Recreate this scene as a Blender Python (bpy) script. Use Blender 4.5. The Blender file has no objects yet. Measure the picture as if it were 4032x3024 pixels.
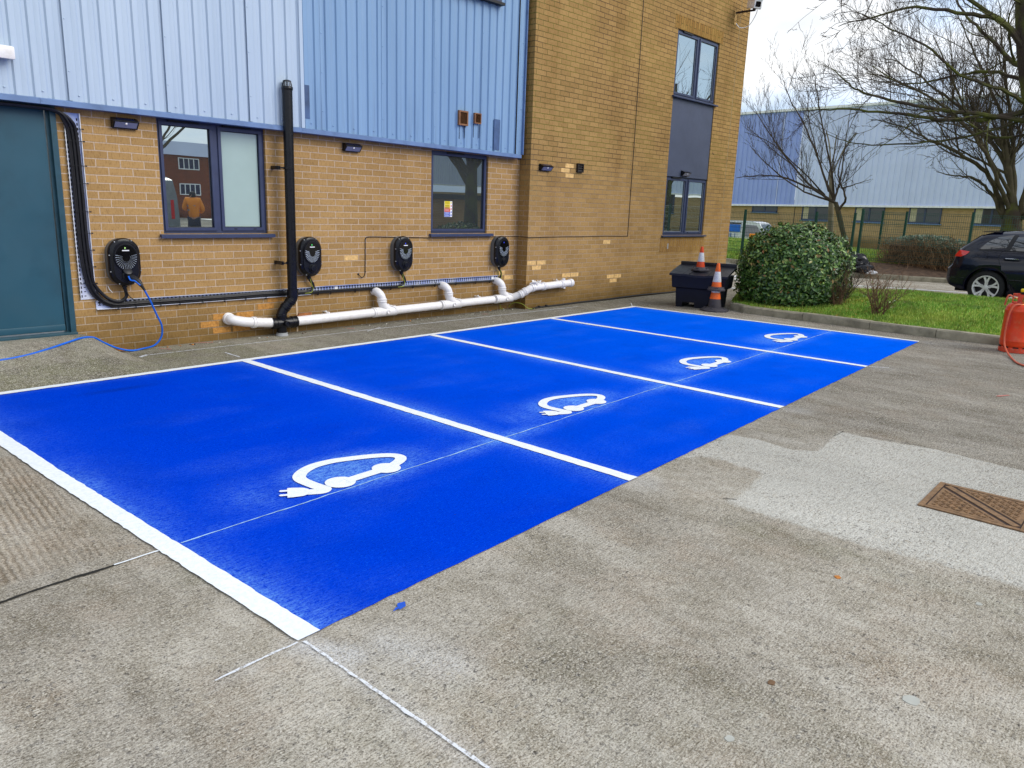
import bpy, bmesh, math, random
from math import sin, cos, pi, sqrt, atan2, radians, exp
from mathutils import Vector, Matrix, noise as mnoise
random.seed(7)
SC = bpy.context.scene
COL = SC.collection
R = random.Random(11)

# ---------------------------------------------------------------- materials
class N:
    def __init__(s, name):
        s.m = bpy.data.materials.new(name); s.m.use_nodes = True
        s.t = s.m.node_tree; s.t.nodes.clear()
        s.out = s.t.nodes.new('ShaderNodeOutputMaterial')
    def n(s, typ, **kw):
        nd = s.t.nodes.new('ShaderNode' + typ)
        for k, v in kw.items():
            if hasattr(nd, k) and k not in nd.inputs.keys(): setattr(nd, k, v)
        return nd
    def l(s, a, b): s.t.links.new(a, b)
    def setin(s, sock, v):
        if isinstance(v, bpy.types.NodeSocket): s.l(v, sock)
        else:
            if sock.type == 'RGBA' and not isinstance(v, (int, float)):
                v = tuple(v) + ((1,) if len(v) == 3 else ())
            sock.default_value = v
    def pos(s):
        return s.n('NewGeometry').outputs['Position']
    def map(s, vec, scale=(1, 1, 1), rot=(0, 0, 0), loc=(0, 0, 0)):
        m = s.n('Mapping'); s.l(vec, m.inputs[0]); m.inputs['Scale'].default_value = scale
        m.inputs['Rotation'].default_value = rot; m.inputs['Location'].default_value = loc
        return m.outputs[0]
    def noise(s, vec, scale, detail=3, rough=.55, col=False):
        m = s.n('TexNoise'); s.l(vec, m.inputs['Vector']); m.inputs['Scale'].default_value = scale
        m.inputs['Detail'].default_value = detail; m.inputs['Roughness'].default_value = rough
        return m.outputs['Color' if col else 'Fac']
    def vor(s, vec, scale, out='Color', feature='F1'):
        m = s.n('TexVoronoi'); m.feature = feature; s.l(vec, m.inputs['Vector']); m.inputs['Scale'].default_value = scale
        return m.outputs[out]
    def ramp(s, fac, stops, interp='LINEAR'):
        m = s.n('ValToRGB'); s.l(fac, m.inputs[0]); r = m.color_ramp; r.interpolation = interp
        while len(r.elements) > 1: r.elements.remove(r.elements[-1])
        for i, (p, c) in enumerate(stops):
            e = r.elements[0] if i == 0 else r.elements.new(p)
            e.position = p
            if isinstance(c, (int, float)): c = (c, c, c)
            e.color = tuple(c) + (1,)
        return m.outputs[0]
    def mix(s, fac, a, b, mode='MIX'):
        m = s.n('Mix'); m.data_type = 'RGBA'; m.blend_type = mode
        s.setin(m.inputs[0], fac); s.setin(m.inputs[6], a); s.setin(m.inputs[7], b)
        return m.outputs[2]
    def math(s, op, a, b=0.0, clamp=False):
        m = s.n('Math'); m.operation = op; m.use_clamp = clamp
        s.setin(m.inputs[0], a); s.setin(m.inputs[1], b)
        return m.outputs[0]
    def sep(s, vec):
        m = s.n('SeparateXYZ'); s.l(vec, m.inputs[0]); return m.outputs
    def comb(s, x, y, z=0.0):
        m = s.n('CombineXYZ')
        for i, v in enumerate((x, y, z)): s.setin(m.inputs[i], v)
        return m.outputs[0]
    def bump(s, h, strength=.3, dist=.01):
        m = s.n('Bump'); s.setin(m.inputs['Height'], h); m.inputs['Strength'].default_value = strength
        m.inputs['Distance'].default_value = dist
        return m.outputs[0]
    def attr(s, name):
        m = s.n('Attribute'); m.attribute_name = name; return m.outputs['Color']
    def sepc(s, c):
        m = s.n('SeparateColor'); s.l(c, m.inputs[0]); return m.outputs
    def pbr(s, base, rough=.7, metal=0., bump=None, spec=.5, coat=0., sheen=0.):
        p = s.n('BsdfPrincipled')
        s.setin(p.inputs['Base Color'], base); s.setin(p.inputs['Roughness'], rough)
        s.setin(p.inputs['Metallic'], metal); p.inputs['Specular IOR Level'].default_value = spec
        p.inputs['Coat Weight'].default_value = coat
        if coat: p.inputs['Coat Roughness'].default_value = .04
        if bump is not None: s.l(bump, p.inputs['Normal'])
        s.l(p.outputs[0], s.out.inputs[0])
        return s.m

def plain(name, col, rough=.5, metal=0., var=.12, vs=8, spec=.35, coat=0., bs=0., bscale=60, dirt=None, dirtamt=.5):
    a = N(name); p = a.pos()
    n1 = a.noise(p, vs, 4)
    lo = tuple(c * (1 - var) for c in col); hi = tuple(min(1, c * (1 + var)) for c in col)
    c = a.ramp(n1, [(.3, lo), (.7, hi)])
    if dirt:
        n2 = a.noise(p, vs * 2.3, 5, .65)
        c = a.mix(a.ramp(n2, [(.5, 0), (.75, dirtamt)]), c, dirt)
    r = a.ramp(a.noise(p, vs * 3, 3), [(.3, max(.02, rough * .85)), (.7, min(1, rough * 1.15))])
    b = a.bump(a.noise(p, bscale, 3), bs, .004) if bs else None
    return a.pbr(c, r, metal, b, spec, coat)

def brick_mat(name, axis='x', mortar=(.56, .43, .31), upper=False, xoff=.1125, rot=False, c1=(.455, .280, .110), c2=(.365, .222, .085)):
    a = N(name); p = a.pos(); x, y, z = a.sep(p)
    u = x if axis == 'x' else y
    uo = a.math('ADD', u, xoff)
    if rot: vec = a.comb(z, uo)
    else: vec = a.comb(uo, z)
    # slight irregularity of the courses
    wob = a.math('MULTIPLY', a.math('SUBTRACT', a.noise(p, 6, 2), .5), .007)
    v2 = a.n('VectorMath'); v2.operation = 'ADD'; a.l(vec, v2.inputs[0]); a.l(a.comb(wob, wob), v2.inputs[1])
    bt = a.n('TexBrick'); a.l(v2.outputs[0], bt.inputs['Vector'])
    bt.offset = .5; bt.offset_frequency = 2
    bt.inputs['Scale'].default_value = 1
    bt.inputs['Mortar Size'].default_value = .0050
    bt.inputs['Mortar Smooth'].default_value = .15
    bt.inputs['Bias'].default_value = -.1
    bt.inputs['Brick Width'].default_value = .225
    bt.inputs['Row Height'].default_value = .075
    bt.inputs['Color1'].default_value = c1 + (1,)
    bt.inputs['Color2'].default_value = c2 + (1,)
    mort = mortar
    if upper:
        f = a.math('MULTIPLY', a.math('SUBTRACT', a.math('ADD', z, a.math('MULTIPLY', a.noise(p, .9, 3), 1.6)), 2.3), 1.1, True)
        dark = a.mix(a.ramp(a.noise(p, 1.3, 3), [(.42, 0), (.6, 1)]), (.10, .07, .04), (.19, .17, .04))
        mort = a.mix(f, mortar, dark)
    if isinstance(mort, tuple): bt.inputs['Mortar'].default_value = mort + (1,)
    else: a.l(mort, bt.inputs['Mortar'])
    c = bt.outputs['Color']
    # blotches over the face, fine vertical drag marks and dark specks
    bl = a.noise(a.map(p, (1, 1, 1)), 1.1, 3)
    c = a.mix(a.ramp(bl, [(.3, 0), (.7, .6)]), c, a.mix(1.0, c, (.80, .78, .80), 'MULTIPLY'))
    g = a.noise(a.map(p, (70, 70, 22)), 1, 3, .7)
    c = a.mix(a.ramp(g, [(.35, .55), (.5, 0)]), c, a.mix(1.0, c, (.55, .5, .45), 'MULTIPLY'))
    sp = a.noise(a.map(p, (130, 130, 50)), 1, 2, .6)
    c = a.mix(a.ramp(sp, [(.29, .9), (.36, 0)]), c, (.05, .028, .012))
    hi = a.noise(a.map(p, (90, 90, 90)), 1, 2)
    c = a.mix(a.ramp(hi, [(.6, 0), (.78, .35)]), c, (.5, .33, .13))
    # damp dirty foot of the wall
    zz = a.math('ADD', z, a.math('MULTIPLY', a.noise(p, 2.5, 4), .35))
    c = a.mix(a.ramp(zz, [(.20, .9), (.72, 0)]), c, a.mix(1.0, c, (.42, .42, .36), 'MULTIPLY'))
    # streaks
    st = a.noise(a.map(p, (2.2, 2.2, .25)), 1, 4, .6)
    c = a.mix(a.ramp(st, [(.52, 0), (.72, .5 if upper else .25)]), c, a.mix(1.0, c, (.62, .56, .5), 'MULTIPLY'))
    h = a.math('SUBTRACT', 1.0, bt.outputs['Fac'])
    h = a.math('ADD', h, a.math('MULTIPLY', g, .35))
    return a.pbr(c, .9, 0, a.bump(h, .7, .007), .05)

MT = {}
MT['brick'] = brick_mat('brick_wall_paint')
MT['brick_tower'] = brick_mat('brick_tower_face', upper=True, mortar=(.44, .32, .21), c1=(.41, .255, .098), c2=(.325, .20, .074))
MT['brick_ret'] = brick_mat('brick_return_face', axis='y', upper=True, mortar=(.42, .31, .2), c1=(.37, .225, .075), c2=(.31, .18, .056))
MT['brick_soldier'] = brick_mat('brick_soldier', upper=True, rot=True, mortar=(.33, .23, .14), c1=(.39, .23, .07), c2=(.30, .165, .05))
MT['brick_far'] = brick_mat('brick_far', axis='y', mortar=(.42, .32, .22), c1=(.52, .35, .17), c2=(.44, .29, .13))
MT['brick_red'] = brick_mat('brick_red', mortar=(.25, .15, .1), c1=(.22, .055, .02), c2=(.16, .04, .016))
MT['brick_new'] = plain('new_yellow_brick', (.66, .42, .16), .85, var=.25, vs=30, bs=.3)
MT['brick_orange'] = plain('orange_brick', (.46, .22, .05), .85, var=.3, vs=35, dirt=(.2, .06, .01), bs=.3)
MT['putty2'] = plain('joint_sealant', (.36, .27, .15), .9)
MT['putty'] = plain('mortar_line', (.60, .47, .32), .9)

def clad_mat(name, c, c2, stain):
    a = N(name); p = a.pos(); x, y, z = a.sep(p)
    n1 = a.noise(a.map(p, (3, 3, .35)), 1, 5, .6)
    col = a.mix(a.ramp(n1, [(.3, 0), (.75, 1)]), c, c2)
    pn = a.n('TexWhiteNoise'); pn.noise_dimensions = '1D'; a.l(a.math('FLOOR', a.math('DIVIDE', a.math('ADD', x, 3.80), .887)), pn.inputs['W'])
    col = a.mix(a.math('MULTIPLY', pn.outputs['Value'], .22), col, a.mix(1., col, (.80, .84, .88), 'MULTIPLY'))
    gr = a.noise(a.map(p, (4.0, 4.0, .22), loc=(9, 0, 0)), 1, 5, .65)
    col = a.mix(a.ramp(gr, [(.50, 0), (.70, .40)]), col, a.mix(1., col, (.74, .78, .82), 'MULTIPLY'))
    # rain streaks low down
    n2 = a.noise(a.map(p, (9, 9, .5)), 1, 4, .6)
    low = a.ramp(a.math('SUBTRACT', z, 2.25), [(.0, 1), (.75, .12)])
    col = a.mix(a.math('MULTIPLY', a.ramp(n2, [(.5, 0), (.8, stain)]), low), col, (.07, .115, .2))
    r = a.ramp(a.noise(p, 14, 3), [(.3, .38), (.7, .55)])
    return a.pbr(col, r, 0, a.bump(a.noise(a.map(p, (6, 6, 1.2)), 1, 2), .15, .01), .4)
MT['clad_light'] = clad_mat('pale_blue_cladding', (.39, .485, .60), (.44, .535, .645), .25)
MT['clad_blue'] = clad_mat('mid_blue_cladding', (.175, .30, .475), (.215, .35, .53), .9)
a = N('clad_stain'); p_ = a.pos(); tr_ = a.n('BsdfTransparent'); df_ = a.n('BsdfDiffuse'); df_.inputs[0].default_value = (.05, .08, .14, 1); ms_ = a.n('MixShader'); a.l(a.ramp(a.noise(a.map(p_, (30, 30, 3)), 1, 4, .6), [(.35, .1), (.65, .75)]), ms_.inputs[0]); a.l(tr_.outputs[0], ms_.inputs[1]); a.l(df_.outputs[0], ms_.inputs[2]); a.l(ms_.outputs[0], a.out.inputs[0]); MT['clad_stain'] = a.m
MT['clad_patch'] = plain('dark_blue_patch', (.05, .095, .20), .5, var=.3, vs=6)
MT['flash'] = plain('blue_flashing', (.13, .21, .38), .4, var=.15, vs=3, dirt=(.06, .1, .18))
MT['clad_farwhite'] = plain('far_pale_cladding', (.58, .64, .84), .5, var=.06, vs=.7)
MT['clad_farblue'] = plain('far_lilac_cladding', (.29, .37, .70), .5, var=.08, vs=.7)
MT['frame'] = plain('slate_blue_frame', (.040, .052, .105), .35, var=.1)
MT['panel'] = plain('slate_panel', (.065, .078, .125), .45, var=.08, vs=3)
MT['gasket'] = plain('black_rubber', (.008, .008, .01), .5)
MT['door'] = plain('teal_door_paint', (.022, .080, .115), .38, var=.10, vs=1.2, dirt=(.016, .05, .07))
MT['door_frame'] = plain('teal_frame_paint', (.020, .068, .095), .4, var=.15, vs=9, dirt=(.02, .045, .045))
MT['frost'] = plain('frosted_pane', (.36, .47, .43), .12, var=.08, vs=1.5, spec=.6)
MT['black'] = plain('black_plastic', (.004, .0045, .007), .30, var=.2, spec=.35)
MT['black_matt'] = plain('black_cable', (.011, .011, .013), .42, var=.3, vs=30)
MT['black_gloss'] = plain('black_gloss_panel', (.003, .003, .004), .07, var=.1, spec=.6)
MT['grey_case'] = plain('grey_case', (.10, .11, .12), .45, var=.1)
MT['clip'] = plain('grey_clip', (.33, .34, .35), .4)
MT['white_plastic'] = plain('white_pvc', (.78, .76, .76), .28, var=.04, vs=6, dirt=(.52, .47, .38), dirtamt=.45)
MT['galv'] = None
a = N('galvanised_steel'); p = a.pos()
MT['galv'] = a.pbr(a.mix(a.ramp(a.noise(p, 4, 3), [(.35, 0), (.65, 1)]), (.62, .64, .70), (.24, .33, .66)), .45, .15)
MT['galv_line'] = plain('bright_steel_lip', (.72, .74, .78), .35, .3)
MT['slot'] = plain('slot_dark', (.012, .012, .016), .8)
MT['solar'] = plain('solar_cell', (.012, .016, .05), .15, spec=.8)
MT['lens'] = plain('solar_lens', (.17, .19, .30), .12, spec=.8)
MT['white'] = plain('white_gloss', (.8, .8, .8), .3)
MT['led_dot'] = plain('pale_dots', (.62, .70, .80), .4)
def emis(name, col, st):
    a = N(name); e = a.n('Emission'); e.inputs[0].default_value = col + (1,); e.inputs[1].default_value = st
    a.l(e.outputs[0], a.out.inputs[0]); return a.m
MT['led_green'] = emis('green_led', (.12, .9, .25), 1.0)
MT['led_lime'] = emis('lime_led', (.55, .95, .30), 1.0)
MT['led_blue'] = emis('blue_led', (.06, .10, 1.0), 1.3)
MT['bluecable'] = plain('blue_cable', (.004, .12, .62), .35, var=.1)
MT['terracotta'] = plain('terracotta', (.50, .20, .07), .8, var=.15, vs=20)
MT['vent_brown'] = plain('brown_vent', (.22, .10, .045), .6, var=.2, vs=15)
MT['vent_dark'] = plain('dark_vent', (.014, .010, .010), .5)
MT['rust'] = plain('rusty_iron', (.20, .115, .058), .8, .0, var=.35, vs=25, dirt=(.30, .18, .06), bs=.5, bscale=120)
MT['rust_dark'] = plain('rust_shadow', (.028, .014, .010), .9)
MT['cone_orange'] = plain('cone_orange', (.82, .14, .02), .5, var=.12, vs=12, dirt=(.4, .1, .03), dirtamt=.4)
MT['cone_red'] = plain('cone_red_orange', (.62, .065, .015), .5, var=.15, vs=12, dirt=(.3, .05, .02))
MT['cone_white'] = plain('reflective_sleeve', (.62, .62, .62), .35, var=.1, vs=30, dirt=(.22, .21, .2), dirtamt=.8)
MT['cone_base'] = plain('cone_rubber', (.050, .045, .052), .7, var=.25, vs=14, bs=.3)
MT['bin'] = plain('dark_bin_plastic', (.005, .006, .014), .5, var=.25, vs=5, spec=.25)
MT['binlid'] = plain('dark_lid_plastic', (.010, .011, .018), .42, var=.3, vs=7, dirt=(.035, .03, .03), dirtamt=.3, spec=.3)
MT['bag'] = plain('black_bin_bag', (.008, .008, .011), .22, var=.2, bs=.9, bscale=9)
MT['bagw'] = plain('white_bag', (.62, .63, .66), .35, bs=.8, bscale=20)
MT['gas'] = plain('orange_red_gas_paint', (.68, .050, .008), .38, var=.12, vs=7, dirt=(.55, .13, .05), dirtamt=.7)
MT['gas_rim'] = plain('scuffed_red', (.60, .055, .02), .55, var=.2, vs=20, dirt=(.35, .2, .15), dirtamt=.8)
MT['hose'] = plain('orange_hose', (.58, .12, .06), .5, var=.15, vs=30, dirt=(.25, .05, .03))
MT['brass'] = plain('brass', (.45, .27, .08), .35, .8)
MT['yellow'] = plain('yellow_cap', (.80, .62, .01), .45)
MT['carpaint'] = plain('navy_car_paint', (.003, .004, .016), .14, var=.1, coat=.35, spec=.3)
MT['tyre'] = plain('tyre', (.014, .014, .016), .75)
MT['alloy'] = plain('alloy', (.72, .72, .72), .35, .0)
MT['tail'] = plain('red_lamp', (.62, .01, .008), .12, spec=.8)
MT['chrome'] = plain('chrome', (.8, .8, .82), .1, 1.)
a = N('tinted_car_glass'); MT['carglass'] = a.pbr((.012, .016, .022), .03, 0, None, 1., 1.)
def glass(name, base, f):
    a = N(name); p = a.pos()
    g = a.n('BsdfGlossy'); g.inputs['Roughness'].default_value = .0; g.inputs['Color'].default_value = (.80, .90, .90, 1)
    d = a.n('BsdfPrincipled'); a.setin(d.inputs['Base Color'], base); d.inputs['Roughness'].default_value = .4
    b = a.bump(a.noise(p, 1.2, 1), .035, .02); a.l(b, g.inputs['Normal'])
    m = a.n('MixShader'); m.inputs[0].default_value = f
    a.l(d.outputs[0], m.inputs[1]); a.l(g.outputs[0], m.inputs[2]); a.l(m.outputs[0], a.out.inputs[0]); return a.m
MT['glass'] = glass('window_glass', (.014, .020, .022), .62)
MT['glass_dark'] = glass('window_glass_dark', (.010, .016, .018), .27)
MT['glass_far'] = glass('far_window_glass', (.012, .014, .02), .03)
MT['curtain'] = plain('cream_curtain', (.45, .40, .26), .8)
MT['white_paint'] = None
a = N('white_road_paint'); p = a.pos()
n = a.noise(p, 45, 3); c = a.ramp(n, [(.3, (.72, .76, .80)), (.65, (.84, .86, .88))])
c = a.mix(a.ramp(a.noise(p, 160, 2), [(.24, .5), (.3, 0)]), c, (.35, .4, .5))
MT['white_paint'] = a.pbr(c, .5, 0, a.bump(a.noise(p, 60, 3), .35, .006), .4)
MT['bark'] = None
a = N('mossy_bark'); p = a.pos()
MT['bark'] = a.pbr(a.mix(a.ramp(a.noise(p, 2.5, 4), [(.42, 0), (.62, 1)]), (.045, .034, .024), (.085, .095, .018)), .9, 0, a.bump(a.noise(p, 25, 3), .6, .02), .2)
MT['bark_dark'] = plain('dark_bark', (.062, .048, .034), .9, var=.35, vs=5, spec=.2)
MT['bark_brown'] = plain('brown_bark', (.075, .062, .035), .9, var=.35, vs=4, dirt=(.09, .10, .025), spec=.2, bs=.5, bscale=25)
MT['bark_pale'] = plain('pale_bark', (.20, .17, .11), .9, var=.3, vs=4)
MT['twig_brown'] = plain('dry_brown_twigs', (.17, .10, .055), .9, var=.35, vs=12, spec=.2)
MT['hedge_twig'] = plain('hedge_twigs', (.34, .20, .10), .9, var=.45, vs=9, spec=.2)
MT['soil'] = plain('leaf_litter', (.095, .058, .036), .95, var=.5, vs=9, dirt=(.12, .065, .035), bs=.8, bscale=18)
def leafmat(name, c1, c2, c3, rough=.35, patch=None):
    a = N(name); g = a.n('NewGeometry'); r = g.outputs['Random Per Island']
    c = a.ramp(r, [(0, c1), (.55, c2), (.93, c3), (1, (.25, .10, .03))])
    if patch:
        n_ = a.noise(g.outputs['Position'], 1.3, 4, .6); c = a.mix(a.ramp(n_, [(.42, 0), (.62, .75)]), c, patch)
        n_ = a.noise(a.map(g.outputs['Position'], loc=(4, 4, 0)), 2.6, 4, .6); c = a.mix(a.ramp(n_, [(.5, 0), (.68, .6)]), c, (.030, .075, .012))
    return a.pbr(c, rough, 0, None, .5)
MT['leaf'] = leafmat('glossy_leaves', (.014, .050, .008), (.055, .135, .022), (.22, .34, .07))
MT['leaf_grey'] = leafmat('greygreen_leaves', (.05, .10, .06), (.10, .16, .09), (.18, .22, .13), .5)
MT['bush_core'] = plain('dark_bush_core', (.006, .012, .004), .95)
MT['grass_blade'] = leafmat('grass_blades', (.09, .24, .018), (.21, .42, .034), (.46, .54, .10), .6, (.38, .42, .06))
a = N('grass_ground'); p = a.pos()
MT['grass'] = a.pbr(a.mix(a.ramp(a.noise(p, 1.2, 4), [(.35, 0), (.65, 1)]), (.08, .17, .016), (.24, .31, .045)), .95, 0, a.bump(a.noise(p, 40, 3), .8, .03), .1)
MT['kerbstone'] = plain('weathered_kerb', (.27, .245, .18), .9, var=.3, vs=5, dirt=(.07, .065, .04), bs=.5, bscale=50, spec=.2)
MT['fence'] = plain('green_powder_coat', (.010, .060, .042), .4)
MT['hivis'] = plain('orange_hi_vis', (1.0, .30, .02), .7)
MT['hivis_band'] = plain('grey_reflective_band', (.30, .28, .26), .4)
MT['hood'] = plain('dark_hood', (.02, .02, .024), .8)
MT['skin'] = plain('skin', (.45, .25, .17), .6)
MT['trousers'] = plain('navy_trousers', (.02, .025, .05), .8)
MT['van_grey'] = plain('silver_van_paint', (.20, .23, .25), .25, coat=.6)
MT['van_white'] = plain('white_van_paint', (.72, .74, .78), .3)
MT['van_blue'] = plain('blue_livery', (.01, .13, .62), .35)
MT['livery_text'] = plain('navy_lettering', (.05, .14, .38), .4)
MT['leaf_orange'] = plain('dead_leaf', (.45, .17, .03), .7, var=.3, vs=60)
MT['red_spray'] = plain('red_spray', (.50, .17, .14), .8)
MT['blue_spray'] = plain('blue_splash', (.01, .08, .5), .7)
MT['earth_y'] = plain('yellow_green_wire', (.26, .30, .03), .5)
MT['stone'] = plain('pebble', (.50, .48, .42), .8, var=.25, vs=40)
MT['roof'] = plain('dark_roof', (.03, .03, .03), .8)

def concrete(name, kind):
    a = N(name); p = a.pos(); x, y, z = a.sep(p)
    mk = a.sepc(a.attr('mask')) if kind != 'far' else None
    big = a.noise(a.map(p, (1.0, .55, 1), (0, 0, radians(-25))), .9, 5, .62)
    mid = a.noise(a.map(p, (1.6, .8, 1), (0, 0, radians(-20))), 3.0, 6, .7)
    c = a.mix(a.ramp(big, [(.3, 0), (.7, 1)]), (.275, .245, .200), (.60, .555, .475))
    c = a.mix(a.ramp(mid, [(.36, .85), (.58, 0)]), c, a.mix(1., c, (.60, .57, .50), 'MULTIPLY'))
    sw = a.noise(a.map(p, (1.5, .45, 1), (0, 0, radians(-38))), 1.3, 6, .68)
    c = a.mix(a.ramp(sw, [(.36, .7), (.52, 0)]), c, a.mix(1., c, (.66, .64, .60), 'MULTIPLY'))
    c = a.mix(a.ramp(sw, [(.54, 0), (.70, .55)]), c, (.66, .63, .56))
    # reddish brown staining
    c = a.mix(a.ramp(a.noise(a.map(p, loc=(5, 2, 0)), 1.9, 5, .7), [(.5, 0), (.72, .5)]), c, (.38, .285, .20))
    if mk:
        edge = a.math('MULTIPLY', a.math('SUBTRACT', a.noise(p, 14, 4, .7), .5), .5)
        lf = a.ramp(a.math('ADD', mk[0], edge), [(.42, 0), (.58, 1)])
        c = a.mix(a.math('MULTIPLY', lf, .72), c, a.mix(a.ramp(big, [(.3, 0), (.7, 1)]), (.52, .515, .475), (.66, .655, .61)))
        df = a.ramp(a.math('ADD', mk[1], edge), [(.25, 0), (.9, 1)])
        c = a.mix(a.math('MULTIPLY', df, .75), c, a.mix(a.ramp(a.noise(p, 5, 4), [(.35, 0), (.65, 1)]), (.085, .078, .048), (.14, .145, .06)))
        wf = a.math('MULTIPLY', mk[2], a.ramp(a.noise(p, 150, 2, .6), [(.35, .25), (.6, 1)]))
        c = a.mix(wf, c, (.68, .70, .74))
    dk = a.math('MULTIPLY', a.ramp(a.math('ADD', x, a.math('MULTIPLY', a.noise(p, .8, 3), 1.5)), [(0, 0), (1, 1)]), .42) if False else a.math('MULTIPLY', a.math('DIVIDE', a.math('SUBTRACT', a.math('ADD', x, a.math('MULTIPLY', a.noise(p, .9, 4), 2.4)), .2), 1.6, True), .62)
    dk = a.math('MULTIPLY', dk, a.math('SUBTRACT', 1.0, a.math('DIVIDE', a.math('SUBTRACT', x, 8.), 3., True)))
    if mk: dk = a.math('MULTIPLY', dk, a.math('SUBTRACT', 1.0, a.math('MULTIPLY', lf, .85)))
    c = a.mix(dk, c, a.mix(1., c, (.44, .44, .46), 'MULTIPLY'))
    # exposed aggregate: per-cell tone at three sizes, thinned out by a slow mask
    msk = a.ramp(a.noise(a.map(p, loc=(3, 7, 0)), 1.1, 3), [(.3, .35), (.65, 1)])
    ag = a.sepc(a.vor(p, 75))
    c = a.mix(a.math('MULTIPLY', msk, a.ramp(ag[0], [(.0, .85), (.10, 0), (.92, 0), (1, .7)])), c, a.mix(a.ramp(ag[1], [(.4, 0), (.6, 1)]), (.085, .08, .082), (.52, .47, .38)))
    ag2 = a.sepc(a.vor(p, 160)); ag3 = a.sepc(a.vor(a.map(p, loc=(2, 1, 0)), 300))
    c = a.mix(a.math('MULTIPLY', msk, a.ramp(ag2[0], [(.10, .8), (.26, 0)])), c, a.mix(1., c, (.42, .40, .38), 'MULTIPLY'))
    c = a.mix(a.math('MULTIPLY', msk, a.ramp(ag2[1], [(.82, 0), (.97, .7)])), c, (.60, .55, .46))
    c = a.mix(a.ramp(ag3[0], [(.15, .6), (.5, 0)]), c, a.mix(1., c, (.45, .43, .41), 'MULTIPLY'))
    c = a.mix(a.ramp(ag3[1], [(.7, 0), (.95, .45)]), c, (.58, .54, .47))
    fl = a.noise(a.map(p, (1.0, 1.6, 1)), 105, 2, .6)
    c = a.mix(a.ramp(fl, [(.35, .70), (.44, 0)]), c, a.mix(1., c, (.34, .32, .30), 'MULTIPLY'))
    c = a.mix(a.ramp(fl, [(.57, 0), (.66, .45)]), c, (.76, .72, .63))
    # brushed finish
    br = a.noise(a.map(p, (14, 95, 1), (0, 0, radians(8))), 1, 3, .7)
    c = a.mix(a.ramp(br, [(.36, .5), (.52, 0)]), c, a.mix(1., c, (.55, .53, .5), 'MULTIPLY'))
    c = a.mix(a.ramp(br, [(.56, 0), (.7, .22)]), c, (.62, .60, .54))
    h = a.math('ADD', a.math('MULTIPLY', br, .8), a.math('MULTIPLY', ag2[0], .4))
    if mk:
        wv = a.n('TexWave'); a.l(a.map(p, rot=(0, 0, radians(5))), wv.inputs[0]); wv.bands_direction = 'X'
        wv.inputs['Scale'].default_value = 9.5; wv.inputs['Distortion'].default_value = 3.; wv.inputs['Detail'].default_value = 3
        wv.inputs['Detail Scale'].default_value = 2
        rb = a.sepc(a.attr('rib'))[0]
        wr = a.math('MULTIPLY', wv.outputs['Fac'], rb)
        h = a.math('ADD', h, a.math('MULTIPLY', wr, 1.6))
        c = a.mix(a.math('MULTIPLY', a.ramp(wv.outputs['Fac'], [(.15, 1), (.5, 0)]), a.math('MULTIPLY', rb, .75)), c, a.mix(1., c, (.42, .36, .29), 'MULTIPLY'))
        c = a.mix(a.math('MULTIPLY', rb, .35), c, a.mix(1., c, (1.0, .80, .62), 'MULTIPLY'))
    return a.pbr(c, .95, 0, a.bump(h, .7, .007), .0)
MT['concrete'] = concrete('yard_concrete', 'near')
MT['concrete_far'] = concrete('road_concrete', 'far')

a = N('blue_bay_paint'); p = a.pos()
sp = a.sepc(a.attr('spray'))
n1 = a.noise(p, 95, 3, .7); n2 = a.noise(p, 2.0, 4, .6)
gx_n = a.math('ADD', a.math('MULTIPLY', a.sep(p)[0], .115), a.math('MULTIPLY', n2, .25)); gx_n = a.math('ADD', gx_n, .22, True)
c = a.mix(gx_n, (.0, .042, .56), (.0, .112, .82))  # lighter, more azure toward the far bays: uneven light exposure put into the colour
c = a.mix(a.ramp(n1, [(.25, .9), (.46, 0)]), c, a.mix(1., c, (.45, .5, .62), 'MULTIPLY'))
c = a.mix(a.ramp(n1, [(.60, 0), (.74, .30)]), c, (.02, .24, .85))
dn = a.noise(a.map(p, (1.5, .5, 1), (0, 0, .5)), 1.6, 4)
stk = a.noise(a.map(p, (16, 70, 1), (0, 0, radians(8))), 1, 3, .7)
s = a.math('MULTIPLY', sp[0], a.ramp(a.math('ADD', a.math('MULTIPLY', n1, .5), a.math('MULTIPLY', stk, .5)), [(.40, .06), (.60, 1)]))
s = a.math('MULTIPLY', s, a.ramp(dn, [(.35, .35), (.6, 1)]))
c = a.mix(s, c, (.25, .55, .92))
c = a.mix(a.math('MULTIPLY', sp[1], a.ramp(a.noise(p, 7, 3), [(.3, .3), (.6, 1)])), c, (.55, .78, .90))
c = a.mix(a.math('MULTIPLY', sp[2], .6), c, (.003, .02, .17))
# scattered pinholes
c = a.mix(a.ramp(a.noise(p, 38, 1), [(.2, .8), (.235, 0)]), c, (.02, .03, .08))
br = a.noise(a.map(p, (14, 95, 1), (0, 0, radians(8))), 1, 3, .7)
MT['bluebay'] = a.pbr(c, a.ramp(n1, [(.3, .55), (.7, .72)]), 0, a.bump(a.math('ADD', br, n1), .7, .006), .0)

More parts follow.
